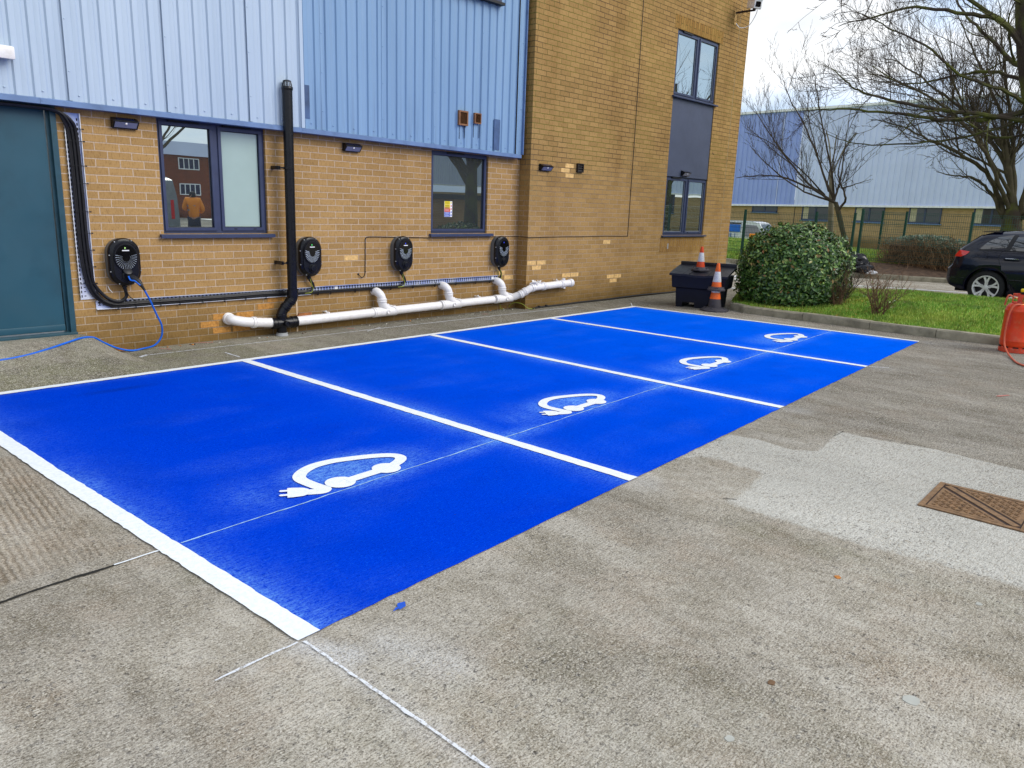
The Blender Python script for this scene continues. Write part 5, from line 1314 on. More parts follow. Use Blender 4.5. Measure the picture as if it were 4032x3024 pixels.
# grass island with a low hump
GI = [(6.38, -2.16), (7.0, -1.85), (8.0, -1.45), (9.2, -1.15), (10.5, -1.25), (11.15, -2.0), (11.2, -4), (11.3, -6), (11.4, -10), (6.22, -10), (6.2, -6.3), (6.16, -5.36), (6.16, -4.49), (6.19, -3.49), (6.22, -2.50)]
def polyd(x, y, P): return min(seg_d(x, y, *P[i], *P[(i + 1) % len(P)]) for i in range(len(P)))
def isl_z(x, y):
    d = polyd(x, y, GI); k = min(1, max(0, (-y - 1.8) / 2.2))
    return .098 + (.165 * k + .03) * (1 - exp(-(d / .9) ** 2)) + .012 * fbm(x, y, 1, 2)
m = MB(); st = .1; gxs = frange(6.1, 11.5, st); gys = frange(-10, -1.1, st); idx = {}; vs = []; fs = []
for j, y in enumerate(gys):
    for i, x in enumerate(gxs):
        idx[i, j] = len(vs); ins = inpoly(x, y, GI)
        vs.append((x, y, isl_z(x, y) if ins else .07))
for j in range(len(gys) - 1):
    for i in range(len(gxs) - 1):
        cx_, cy_ = gxs[i] + st / 2, gys[j] + st / 2
        if inpoly(cx_, cy_, GI): fs.append((idx[i, j], idx[i + 1, j], idx[i + 1, j + 1], idx[i, j + 1]))
m.add(vs, fs, True); struct(m, 'grass_island', 'grass')
def blades(name, mat, n, sampler, h0, h1, lab, w=.006):
    m = MB(); v = []; f = []
    c = 0
    while c < n:
        q = sampler()
        if q is None: continue
        x, y, z = q; a = R.uniform(0, 6.28); h = R.uniform(h0, h1); lx, ly = R.uniform(-.5, .5) * h, R.uniform(-.5, .5) * h
        dx, dy = cos(a) * w, sin(a) * w; o = len(v)
        v += [(x - dx, y - dy, z - .005), (x + dx, y + dy, z - .005), (x + lx, y + ly, z + h)]; f.append((o, o + 1, o + 2)); c += 1
    m.v = v; m.f = f; m.sm = [False] * len(f); m.mi = [0] * len(f)
    o = m.build(name, mat); tag(o, lab, 'grass'); o['kind'] = 'stuff'; return o
def s_isl():
    x = R.uniform(6.2, 11.3); y = -1.1 - 6.4 * R.random() ** .9
    if not inpoly(x, y, GI): return None
    if x > 8.5 and R.random() < .3: return None
    bare = math.hypot((x - 7.2), (y + 2.75)) < .75
    if bare: return None
    if fbm(x, y, 3, 1.3) < -.25 and R.random() < .5: return None
    return x, y, isl_z(x, y)
blades('grass', 'grass_blade', 62000, s_isl, .018, .050, 'short green grass on the kerbed island beyond the bays', .007)

# ---------------------------------------------------------------- leafy things
def leafball(m, c, rad, n, size, zmin=0., flat=1.0, shape=None, inner=.78):
    c = Vector(c)
    for k in range(n):
        while True:
            d = Vector((R.gauss(0, 1), R.gauss(0, 1), R.gauss(0, 1))).normalized()
            if d.z > -.75: break
        q = R.uniform(inner, 1.02) ** .6
        bump = 1 + .10 * mnoise.noise(d * 2.3 + c) + .11 * mnoise.noise(d * 6. + c) + (R.random() ** 14) * .10
        p = Vector((d.x * rad[0], d.y * rad[1], d.z * rad[2])) * q * bump
        if shape: p = shape(p, d)
        p += c
        if p.z < zmin: continue
        # leaf: a kite folded on its midrib, drooping outward
        tg = Vector((R.gauss(0, 1), R.gauss(0, 1), R.gauss(0, .8))); tg = (tg - d * tg.dot(d)).normalized()
        out_ = (tg + d * R.uniform(.05, .8) + Vector((0, 0, R.uniform(-.35, .1)))).normalized()
        side = (d + Vector((R.uniform(-.5, .5), R.uniform(-.5, .5), R.uniform(-.2, .6)))).cross(out_).normalized(); s_ = size * R.uniform(.65, 1.25); w_ = s_ * .25
        up = out_.cross(side).normalized()
        tip = p + out_ * s_; mid = p + out_ * s_ * .5
        m.add([p, mid + side * w_ + up * w_ * .35, tip, mid - side * w_ + up * w_ * .35, mid], [(0, 4, 1), (4, 2, 1), (0, 3, 4), (4, 3, 2)])
def core(m, c, rad, shape=None, zmin=0):
    c = Vector(c); n, k = 14, 22; vs = []
    for i in range(n + 1):
        th = pi * i / n
        for j in range(k):
            ph = 2 * pi * j / k; d = Vector((sin(th) * cos(ph), sin(th) * sin(ph), cos(th)))
            b = 1 + .12 * mnoise.noise(d * 2.3 + c); p = Vector((d.x * rad[0], d.y * rad[1], d.z * rad[2])) * b
            if shape: p = shape(p, d)
            p += c; p.z = max(zmin, p.z); vs.append(p)
    m.add(vs, [(i * k + j, i * k + (j + 1) % k, (i + 1) * k + (j + 1) % k, (i + 1) * k + j) for i in range(n) for j in range(k)], True)
def twigs(m, base, n, h, spread, r=.004, lean=(0, 0), forks=3, curve=.3):
    base = Vector(base)
    for k in range(n):
        a = R.uniform(0, 6.28); p = base + Vector((R.uniform(-1, 1), R.uniform(-1, 1), 0)) * spread * .25
        d = Vector((cos(a) * spread / h + lean[0], sin(a) * spread / h + lean[1], 1)).normalized(); L_ = h * R.uniform(.55, 1.05)
        def go(p, d, L_, r, lv):
            pts = [p]; q = p.copy(); dd = d.copy(); ns = 4
            for s_ in range(ns):
                dd = (dd + Vector((R.uniform(-1, 1), R.uniform(-1, 1), R.uniform(-.6, .9))) * curve).normalized(); q = q + dd * L_ / ns; pts.append(q.copy())
            m.tube(pts, [r * (1 - .7 * i / ns) for i in range(ns + 1)], 3, False)
            if lv > 0:
                for f in range(forks):
                    i = R.randint(1, ns); e = (dd + Vector((R.uniform(-1, 1), R.uniform(-1, 1), R.uniform(-.3, .9))) * .9).normalized(); go(pts[i], e, L_ * R.uniform(.3, .55), r * .6, lv - 1)
        go(p, d, L_, r, 2)

bc = (7.25, -2.78, .62)
def bshape(p, d):
    # blocky clipped shrub: flatter flanks and top
    k = 1 / (max(abs(d.x), abs(d.y)) ** .35) if max(abs(d.x), abs(d.y)) > .3 else 1
    return Vector((p.x * min(1.1, k), p.y * min(1.1, k), p.z))
t = thing('evergreen_bush', (7.25, -2.78, .1), 'large rounded glossy evergreen bush at the end of the kerbed grass island', 'bush')
m = MB(); leafball(m, bc, (.78, .87, .79), 23000, .074, .10, shape=bshape, inner=.72); m.build('foliage', 'leaf', t)
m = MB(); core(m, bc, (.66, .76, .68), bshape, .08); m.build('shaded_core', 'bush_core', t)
m = MB()
for k in range(7):
    a = R.uniform(0, 6.28); m.tube([(7.25, -2.78, .05), (7.25 + .3 * cos(a), -2.78 + .3 * sin(a), .4), (7.25 + .6 * cos(a), -2.78 + .6 * sin(a), .9)], [.02, .014, .006], 5)
m.build('stems', 'bark_dark', t)
t = thing('dry_stems', (7.0, -3.62, .1), 'brown dry stems growing out of the right flank of the evergreen bush', 'shrub')
m = MB(); twigs(m, (7.0, -3.66, .10), 34, .62, .18, .006, (0, .05), 3, .28); m.build('twigs', 'twig_brown', t)
m = MB(); twigs(m, (7.1, -3.72, .30), 20, .55, .2, .005, (0, -.1), 3, .4); m.build('upper_twigs', 'bark_dark', t)
t = thing('bare_shrub', (6.7, -4.38, .12), 'small bare twiggy shrub in the grass behind the kerb', 'shrub')
m = MB(); twigs(m, (6.7, -4.38, .12), 26, .60, .30, .0075, (0, 0), 4, .30); m.build('twigs', 'twig_brown', t)
m = MB()
for k in range(60):
    p = Vector((6.7 + R.uniform(-.2, .2), -4.38 + R.uniform(-.3, .3), R.uniform(.25, .65))); s_ = .018
    m.add([p, p + Vector((R.uniform(-s_, s_), s_, R.uniform(-s_, s_))), p + Vector((s_, 0, s_))], [(0, 1, 2)])
m.build('buds', 'leaf', t)
# ground under the bush
for k in range(260):
    pass
m = MB()
for k in range(420):
    x, y = 7.0 + R.uniform(-.8, 1.), -3.0 + R.uniform(-1.4, .9)
    if not inpoly(x, y, GI): continue
    z = isl_z(x, y) + .012; s_ = R.uniform(.012, .035); a = R.uniform(0, 6.28)
    m.add([(x, y, z), (x + s_ * cos(a), y + s_ * sin(a), z + R.uniform(0, .012)), (x + s_ * cos(a + 1), y + s_ * sin(a + 1), z + R.uniform(0, .012))], [(0, 1, 2)])
o = m.build('leaf_litter', 'leaf_orange'); tag(o, 'scattered dead leaves in the grass around the evergreen bush', 'leaves'); o['kind'] = 'stuff'

# ---- trees
def grow(m, twm, pts, r0, r1, lvl, dens=1., up=.25, seed=None, tw=1., curl=.35):
    """thick limb along pts with recursive side branches"""
    P = smoothpath(pts, 5); n = len(P)
    for i in range(1, n - 1): P[i] = P[i] + Vector((R.uniform(-1, 1), R.uniform(-1, 1), R.uniform(-1, 1))) * r0 * .35
    rs = [r0 + (r1 - r0) * (i / (n - 1)) ** .8 for i in range(n)]
    (m if r0 > .012 else twm).tube(P, rs, 7 if r0 > .04 else (5 if r0 > .012 else 3), r0 > .03, True)
    if lvl <= 0: return
    L_ = sum((P[i + 1] - P[i]).length for i in range(n - 1))
    nb = max(2, int(L_ * dens * (2.6, 6.0, 5.0, 4.2)[min(3, 3 - lvl)]))
    for b in range(nb):
        f = R.uniform(.18, 1.0) if lvl > 1 else R.uniform(.08, 1.)
        i = min(n - 2, int(f * (n - 1))); t_ = (P[i + 1] - P[i]).normalized()
        perp = t_.orthogonal().normalized(); perp.rotate(Matrix.Rotation(R.uniform(0, 2 * pi), 3, t_))
        d = (t_ * R.uniform(.5, 1.0) + perp * R.uniform(.45, .9) + Vector((0, 0, up))).normalized()
        bl = min(L_ * R.uniform(.22, .5) * (1.1 - .4 * f), LENS[min(3, lvl)]) * tw
        q = P[i].copy(); pp = [q.copy()]; dd = d.copy()
        for s_ in range(3):
            dd = (dd + Vector((R.uniform(-1, 1), R.uniform(-1, 1), R.uniform(-1, 1))) * curl + Vector((0, 0, up * .5))).normalized(); q = q + dd * bl / 3; pp.append(q.copy())
        rb = max(RMIN[0], rs[i] * R.uniform(.38, .6)); grow(m, twm, pp, rb, max(RMIN[0] * .8, rb * .35), lvl - 1, dens, up, None, tw, curl)
RMIN = [.0032]; LENS = [99, .5, 1.0, 1.7]
def tree(name, base, label, limbs, trunk, trmat, brmat, twmat, lvl=3, dens=1., up=.25, group=None, tw=1., curl=.35, cat='tree'):
    t = thing(name, base, label, cat, group)
    m = MB(); m.tube(smoothpath([p[:3] for p in trunk], 4), [q for q in _interp([p[3] for p in trunk], 4)], 12); m.build('trunk', trmat, t)
    a, b = MB(), MB()
    for lp, r0, r1 in limbs: grow(a, b, lp, r0, r1, lvl, dens, up, None, tw, curl)
    a.build('branches', brmat, t)
    if b.f: b.build('crown', twmat, t)
    print(name, len(a.f), len(b.f)); return t
def _interp(v, n):
    o = []
    for a, b in zip(v[:-1], v[1:]): o += [a + (b - a) * k / n for k in range(n)]
    return o + [v[-1]]
# small bare tree beyond the fence
RMIN[0] = .0034
LENS[:] = [99, .85, 1.6, 2.1]
T1 = [([(18.5, .81, 1.96), (18.2, 1.44, 2.35), (17.8, 2.26, 2.67), (17.5, 2.87, 2.72), (17.2, 3.47, 2.63)], 0.0429, .01),
      ([(18.5, .81, 1.96), (18.8, 1.86, 2.56), (19.2, 2.97, 3.52), (19.5, 3.92, 4.53), (19.6, 4.3, 5.0)], 0.0429, .008),
      ([(18.5, .86, 2.03), (18.6, 1.35, 2.85), (18.8, 2.05, 4.08), (19.0, 2.87, 5.2), (19.0, 3.1, 5.7)], 0.0429, .008),
      ([(18.5, .86, 2.03), (18.3, 1.03, 3.06), (18.0, 1.28, 4.13), (17.8, 1.51, 5.11), (17.7, 1.6, 5.6)], 0.0390, .008),
      ([(18.5, .86, 2.03), (18.6, .79, 2.71), (18.9, .89, 3.76), (19.2, .97, 4.74)], 0.0351, .008),
      ([(18.5, .70, 1.74), (18.4, .50, 2.04), (18.3, .56, 2.36), (18.3, .77, 2.77), (18.0, .59, 3.4), (17.8, .2, 3.9)], 0.0429, .008),
      ([(18.3, .57, 2.40), (18.4, .25, 2.52), (18.6, -.09, 2.67)], 0.0234, .006),
      ([(18.5, .81, 1.96), (18.8, 2.17, 2.40), (19.4, 3.5, 3.15), (19.8, 4.4, 3.8)], 0.0351, .008),
      ([(18.6, 1.2, 2.2), (18.0, 1.9, 3.0), (17.6, 2.7, 3.7), (17.3, 3.4, 4.0)], 0.0273, .007),
      ([(18.6, 1.1, 2.3), (19.2, 1.8, 3.4), (19.6, 2.4, 4.6), (19.8, 2.6, 5.4)], 0.0273, .007)]
tree('bare_tree', (18.5, .12, .35), 'smaller bare tree with a bent forked trunk behind the green mesh fence', T1,
     [(18.5, .05, .2, .10), (18.5, .20, .48, .085), (18.5, .45, 1.05, .075), (18.5, .70, 1.72, .075), (18.5, .81, 1.98, .06)], 'bark_brown', 'bark_dark', 'bark_dark', 3, 1.15, .30, 'bare winter trees around the yard', 1.0, .15)
m = MB(); m.tube([(19.5, 1.10, .2), (19.5, 1.22, 1.0), (19.5, 1.33, 2.2), (19.6, 1.5, 3.0)], [.10, .095, .085, .05], 10)
for q in ((19.9, 1.9, 4.2), (19.2, 1.3, 4.0), (19.7, .9, 4.1)): m.tube(smoothpath([(19.58, 1.45, 2.8), tuple((a + b) / 2 for a, b in zip((19.58, 1.45, 3.2), q)), q], 3), [.045] * 2 + [.04, .03, .02, .015, .008][:5] if False else .02, 6)
single(m, 'pale_trunk', 'bark_pale', (19.5, 1.1, .2), 'straight pale trunk rising just behind the bent trunk of the smaller bare tree', 'tree')
# big bare tree behind the car
T2 = [([(20.0, -3.35, 1.68), (19.8, -2.97, 2.36), (19.5, -2.6, 2.73), (19.2, -2.14, 2.81), (19, -1.7, 2.9)], 0.061, .010),
      ([(20.0, -3.41, 1.68), (20.0, -2.86, 2.78), (19.6, -2.23, 3.32), (19.0, -1.54, 3.7), (18.5, -.82, 4.09), (18.2, 0, 4.3)], 0.082, .010),
      ([(20.0, -3.52, 1.75), (20.0, -3.18, 3.13), (20.3, -2.27, 4.2), (20.6, -1.2, 5.13), (21.0, .1, 6.1), (21, .9, 6.5)], 0.088, .010),
      ([(20.0, -3.55, 1.75), (20.0, -3.18, 3.33), (20.4, -2.67, 4.74), (20.8, -1.78, 6.23), (21.0, -1.01, 7.59)], 0.095, .010),
      ([(20.0, -3.64, 1.76), (20.2, -3.33, 3.14), (20.4, -2.95, 4.73), (20.8, -2.47, 6.3), (21.0, -2.09, 7.71)], 0.095, .010),
      ([(20.0, -3.71, 1.69), (20.0, -3.78, 2.79), (20.2, -3.76, 4.14), (20.5, -3.45, 6.15), (20.5, -3.3, 7.6)], 0.082, .010),
      ([(20.0, -3.80, 1.69), (20.0, -4.4, 2.9), (20.2, -5.0, 4.4), (20.5, -5.6, 6.15)], 0.082, .010),
      ([(20.0, -3.55, 1.75), (19.4, -2.92, 3.16), (18.9, -2.12, 4.28), (18.4, -1.09, 5.0), (18.0, -.3, 5.4), (17.8, .2, 5.5)], 0.068, .010),
      ([(20.0, -3.5, 2.2), (19.2, -2.6, 3.8), (18.6, -1.9, 5.2), (18.2, -1.3, 6.4)], 0.054, .010)]
RMIN[0] = .0036
t_big = tree('bare_tree', (20, -3.6, .2), 'large mossy bare tree with several forking limbs standing behind the dark car', T2,
     [(20, -3.62, .1, .38), (20, -3.62, .6, .31), (20, -3.60, 1.2, .29), (20, -3.56, 1.8, .22), (20, -3.50, 2.1, .10)], 'bark', 'bark_brown', 'bark_dark', 3, 1.15, .22, 'bare winter trees around the yard', 1.15, .24)
# near tree whose trunk stands right of the view
RMIN[0] = .0038
LENS[:] = [99, .42, .85, 1.5]
T3 = [([(9.6, -5.48, 3.36), (9.2, -4.91, 3.21), (8.8, -4.26, 3.18), (8.4, -3.59, 3.27), (8.0, -2.9, 3.32), (7.8, -2.4, 3.3)], 0.0510, .007),
      ([(9.6, -5.52, 3.13), (9.0, -4.76, 3.26), (8.6, -4.07, 3.35), (8.2, -3.54, 3.49), (8.0, -3.19, 3.6), (7.8, -3.0, 3.77), (7.6, -2.85, 3.91)], 0.0425, .006),
      ([(9.7, -5.50, 3.3), (9.4, -5.07, 3.09), (9.2, -4.4, 2.9), (8.8, -3.53, 2.8), (8.6, -2.95, 2.84), (8.5, -2.5, 3.0)], 0.0272, .005),
      ([(9.5, -5.28, 4.05), (9.2, -4.86, 4.64), (8.8, -4.39, 4.75), (8.4, -3.75, 4.86), (8.0, -3.2, 4.7), (7.8, -2.81, 4.58)], 0.0510, .006),
      ([(9.5, -5.24, 4.32), (9.0, -4.51, 4.91), (8.6, -3.83, 5.22), (8.2, -3.0, 5.11), (8.0, -2.35, 5.07)], 0.0425, .006),
      ([(9.5, -5.31, 3.86), (9.8, -4.93, 4.2), (10.2, -4.32, 4.77), (10.6, -3.83, 5.31), (11.0, -3.27, 6.2)], 0.0510, .008),
      ([(9.6, -5.35, 3.75), (9.9, -4.64, 4.04), (10.2, -3.99, 4.06), (10.4, -3.15, 4.02), (10.5, -2.5, 4.4)], 0.0382, .006),
      ([(9.6, -5.41, 3.4), (9.0, -5.02, 3.62), (8.6, -4.51, 3.83), (8.2, -4.04, 4.23), (7.9, -3.57, 4.49), (7.6, -3.18, 4.7)], 0.0382, .006),
      ([(9.5, -5.2, 4.4), (9.3, -4.9, 5.3), (9.0, -4.4, 6.2), (8.8, -3.8, 6.9)], 0.0510, .008),
      ([(9.6, -5.5, 3.0), (9.6, -4.9, 2.95), (9.9, -4.3, 3.3), (10.2, -3.6, 3.4), (10.3, -3.0, 3.5)], 0.0238, .005)]
tree('overhanging_tree', (9.6, -6.6, .2), 'mossy bare tree at the right edge whose long low limbs overhang the grass', T3,
     [(9.6, -6.6, .1, .26), (9.6, -6.2, 1.4, .21), (9.55, -5.65, 2.8, .19), (9.5, -5.28, 4.0, .17), (9.5, -5.05, 5.0, .14), (9.4, -4.9, 6.2, .10)], 'bark', 'bark', 'bark_dark', 3, 1.3, .06, 'bare winter trees around the yard', .80, .42)
for x, y, z in ((9.3, -3.9, 4.3), (8.7, -2.7, 3.25), (8.9, -2.9, 3.6)):
    m = MB()
    for k in range(5): a = R.uniform(0, 6.3); m.add([(x, y, z), (x + .05 * cos(a), y + .05 * sin(a), z + R.uniform(-.04, .02)), (x + .05 * cos(a + .7), y + .05 * sin(a + .7), z)], [(0, 1, 2)])

# ---------------------------------------------------------------- bank beyond the road
def k2x(y):
    for (a, b), (c, d) in zip(K2[:-1], K2[1:]):
        if d <= y <= b: return a + (c - a) * (y - b) / (d - b)
    return K2[0][0] if y > K2[0][1] else K2[-1][0]
def bank_z(x, y):
    d = x - k2x(y) - .12
    pr = [(0, .115), (.8, .22), (1.8, .42), (4, .56), (6.5, .42), (9, -.2), (12, -.75), (20, -.65), (26, -.2), (28, .12), (40, .12), (200, .1)]
    for (a, b), (c, e) in zip(pr[:-1], pr[1:]):
        if a <= d <= c: return b + (e - b) * (d - a) / (c - a) + .02 * fbm(x, y, 2, 1.2)
    return .115
m = MB(); ds = [0, .2, .4, .8, 1.2, 1.8, 2.5, 3.2, 4, 5, 6.5, 9, 12, 16, 20, 24, 26, 28, 34, 60, 160]; by = [-120, -60, -18] + frange(-16, 10, .4) + [14, 20, 40, 120]; vs = []
for y in by:
    for d in ds:
        x = k2x(max(-17.9, min(9.9, y))) + .12 + d; vs.append((x, y, bank_z(x, max(-17.9, min(9.9, y)))))
n = len(ds); m.add(vs, [(j * n + i, j * n + i + 1, (j + 1) * n + i + 1, (j + 1) * n + i) for j in range(len(by) - 1) for i in range(n - 1)], True)
struct(m, 'grass_bank', 'grass')
# soil strip under the hedge
m = MB(); vs = []
for y in frange(-9, .3, .3):
    for d in (.02, .5, 1.0, 1.4): x = k2x(y) + .12 + d; vs.append((x, y, bank_z(x, y) + .015 + .01 * fbm(x, y, 5, 6)))
n = 4; m.add(vs, [(j * n + i, j * n + i + 1, (j + 1) * n + i + 1, (j + 1) * n + i) for j in range(31) for i in range(3)], True)
struct(m, 'soil_strip', 'soil')
def s_bank():
    y = R.uniform(-9, 9); x = k2x(y) + .15 + R.uniform(0, 5) ** 1.0
    if x - k2x(y) < 1.6 and y < .4: return None
    return x, y, bank_z(x, y)
blades('grass', 'grass_blade', 30000, s_bank, .04, .09, 'longer green grass on the bank beyond the far kerb', .012)
# hedge: brown woody flank, grey green leafy top
t = thing('hedge', (17.5, -1.9, .2), 'clipped hedge with bare woody sides and grey green leaves on top, behind the fence', 'hedge')
HX, HY0, HY1 = 17.75, -3.3, -1.0
m = MB()
for k in range(420):
    y = R.uniform(HY0, HY1); x = HX + R.uniform(-.45, .45); z = bank_z(x, y) - .05; top = .98 + .10 * sin(y * 2) + R.uniform(-.12, .03)
    p = Vector((x, y, z)); pts = [p]
    for s_ in range(4): p = p + Vector((R.uniform(-.10, .08), R.uniform(-.16, .16), (top - z) / 4)); pts.append(p.copy())
    m.tube(pts, [.012, .010, .008, .005, .003], 3, False)
for k in range(900):
    y = R.uniform(HY0, HY1); x = HX - .45 + R.uniform(-.08, .3); z = R.uniform(.25, 1.0); p = Vector((x, y, z)); d = Vector((R.uniform(-.5, .3), R.uniform(-1, 1), R.uniform(-.2, 1))).normalized()
    m.tube([p, p + d * .12, p + d * .22 + Vector((0, 0, R.uniform(-.04, .06)))], .0035, 3, False)
m.build('stems', 'hedge_twig', t)
m = MB()
for k in range(5200):
    u_ = R.random(); y = -1.1 + (HY0 + 1.1) * u_; x = HX + R.uniform(-.48, .5); z = 1.0 + .14 * sin(pi * min(1, u_ * 1.15)) - abs(R.gauss(0, .09)) - (.25 * R.random() if u_ > .4 and x < HX - .3 else 0)
    if u_ < .25 and R.random() < .6: continue
    s_ = R.uniform(.04, .075); d = Vector((R.uniform(-1, 1), R.uniform(-1, 1), R.uniform(-.1, 1))).normalized(); q = d.orthogonal().normalized() * s_ * .28; p = Vector((x, y, z))
    m.add([p, p + d * s_ * .5 + q, p + d * s_, p + d * s_ * .5 - q], [(0, 1, 2, 3)])
m.build('foliage', 'leaf_grey', t)
m = MB(); m.box(HX - .25, HX + .38, HY0 + .15, HY1 - .15, .3, .86, .1); m.build('shaded_core', 'soil', t)
t = thing('bramble', (17.8, -5.0, .3), 'low tangle of bare brambles beside the hedge behind the car', 'shrub')
m = MB()
for k in range(14): twigs(m, (17.6 + R.uniform(-.3, .6), -3.5 - R.random() * 2.5, .3), 7, .45, .4, .004, (0, 0), 2, .5)
m.build('twigs', 'twig_brown', t)
t = thing('bramble', (18.6, 1.5, .4), 'low dry scrub at the foot of the smaller bare tree', 'shrub')
m = MB()
for k in range(8): twigs(m, (18.9 + R.uniform(-.4, .6), .3 + R.random() * 2, .45), 7, .4, .4, .004, (0, 0), 2, .5)
m.build('twigs', 'twig_brown', t)

# ---- green mesh fences
def fence(name, label, pts, posts, h, zf, pitch=.05, thick=.0040):
    t = thing(name, (pts[0][0], pts[0][1], zf(*pts[0])), label, 'fence', 'green mesh fencing beyond the road')
    m = MB()
    for (a, b), (c, d) in zip(pts[:-1], pts[1:]):
        L_ = math.hypot(c - a, d - b); n = int(L_ / pitch)
        for k in range(n + 1):
            x, y = a + (c - a) * k / n, b + (d - b) * k / n; z = zf(x, y); m.tube([(x, y, z + .04), (x, y, z + h)], thick, 3, False)
        for q in range(9):
            z = .06 + (h - .10) * q / 8
            for e in ((0, .05) if q in (0, 3, 6, 8) else (0,)):
                m.tube([(a, b, zf(a, b) + z + e), (c, d, zf(c, d) + z + e)], thick * 1.2, 3, False)
    m.build('mesh_panel', 'fence', t)
    for x, y in posts:
        m = MB(); z = zf(x, y); m.box(x - .03, x + .03, y - .03, y + .03, z - .1, z + h + .06); m.box(x - .034, x + .034, y - .034, y + .034, z + h + .06, z + h + .075); m.build('post', 'fence', t)
    return t
zf = lambda x, y: .36
fence('mesh_fence', 'green mesh fence with tall posts running behind the car and across the hedge', [(17.0, -.53), (17.05, -3.23), (17.4, -6.2), (17.8, -9.2)], [(17.0, -.53), (17.05, -3.23), (17.4, -6.2), (17.8, -9.2)], 1.36, zf)
fence('mesh_fence', 'green mesh fence running left from the gate gap to behind the bush', [(17.0, -.30), (17.0, .75), (17.0, 2.95), (17.1, 5.6)], [(17.0, -.33), (17.0, .75), (17.0, 2.95), (17.1, 5.6)], 1.25, zf)
fence('mesh_fence', 'shorter green mesh fence set further back between two posts', [(20.5, .02), (20.5, -.68)], [(20.5, .02), (20.5, -.68)], 1.30, lambda x, y: .42, .06)

# ---- rubbish bags
def bag(c, rad, label, mat, n=22, seed=1.):
    m = MB(); vs = []; k = 26
    for i in range(n + 1):
        th = pi * i / n
        for j in range(k):
            ph = 2 * pi * j / k; d = Vector((sin(th) * cos(ph), sin(th) * sin(ph), cos(th)))
            b = 1 + .30 * mnoise.noise(d * 1.7 + Vector((seed, 0, 0))) + .16 * abs(mnoise.noise(d * 5 + Vector((0, seed, 0)))) - .10 * abs(mnoise.noise(d * 11))
            p = Vector((d.x * rad[0], d.y * rad[1], d.z * rad[2])) * b; vs.append((c[0] + p.x, c[1] + p.y, max(c[2] - rad[2] * .7, c[2] + p.z)))
    m.add(vs, [(i * k + j, i * k + (j + 1) % k, (i + 1) * k + (j + 1) % k, (i + 1) * k + j) for i in range(n) for j in range(k)])
    return single(m, 'rubbish_bag', mat, (c[0], c[1], c[2] - rad[2] * .7), label, 'rubbish bag')
bag((15.98, -.83, .34), (.26, .34, .28), 'taller crumpled black bin bag leaning on the fence post', 'bag', seed=1)
bag((15.95, -.48, .26), (.24, .32, .20), 'flatter black bin bag at the left of the rubbish pile', 'bag', seed=4)
bag((15.86, -1.12, .22), (.22, .28, .15), 'small black bin bag at the right of the rubbish pile', 'bag', seed=7)
bag((15.78, -1.33, .16), (.12, .17, .06), 'white plastic bag lying on the far kerb beside the black bags', 'bagw', seed=9)

# ---------------------------------------------------------------- far building
XF = 44
t = thing('far_building', (XF, 0, 0), 'long pale clad warehouse on a yellow brick plinth beyond the trees', 'building')
def fz(y): return 2.36 - .0165 * (y - 1.8)   # lower edge of the cladding
wins = [(15.67, 13.90, 1.67), (12.245, 10.463, 1.27), (8.955, 7.222, 1.29), (5.868, 4.124, 1.33), (2.513, .75, 1.38), (-.9, -2.66, 1.4), (-4.3, -6.06, 1.4), (-7.7, -9.4, 1.4), (-14, -15.8, 1.4), (-18, -19.8, 1.4), (-22, -23.8, 1.4)]
m = MB(); m.add([(XF, -60, -1.2), (XF, 40, -1.2), (XF, 40, 2.5), (XF, -60, 2.5)], [(0, 3, 2, 1)]); m.build('plinth_wall', 'brick_far', t)
def fclad(y0, y1, mat, top0, top1, ytop0, ytop1):
    m = MB(); ys_ = []; y = y0
    while y < y1:
        for dy, d in ((0, 0), (.18, 0), (.20, .035), (.30, .035), (.32, 0)):
            if y + dy < y1: ys_.append((y + dy, XF - .15 + d))
        y += .33
    ys_.append((y1, XF - .15)); v = []
    for y, x in ys_: v += [(x, y, fz(y)), (x, y, 8.14 - .0150 * (y - 1.476))]
    m.add(v, [(2 * i, 2 * i + 1, 2 * i + 3, 2 * i + 2) for i in range(len(ys_) - 1)]); m.build('cladding_panel', mat, t)
fclad(-60, 12.77, 'clad_farwhite', 0, 0, 0, 0); fclad(12.78, 40, 'clad_farblue', 0, 0, 0, 0)
m = MB(); v = []
for y in (-60, 40): v += [(XF - .22, y, fz(y) - .09), (XF - .22, y, fz(y) + .02), (XF, y, fz(y) + .02), (XF, y, fz(y) - .09)]
m.add(v, [(0, 1, 5, 4), (1, 2, 6, 5), (3, 0, 4, 7)]); m.build('drip_flashing', 'white', t)
for y in frange(-58, 38, 8.0):
    m = MB(); m.box(XF - .158, XF - .15, y, y + .05, fz(y) + .02, 8.12 - .015 * (y - 1.476)); m.build('panel_joint', 'clad_farwhite', t)
m = MB(); v = []
for y in (-60, 40): z = 8.14 - .015 * (y - 1.476); v += [(XF - .25, y, z), (XF - .25, y, z + .14), (XF + 12, y, z + .9)]
m.add(v, [(0, 1, 4, 3), (1, 2, 5, 4)]); m.build('roof', 'white', t)
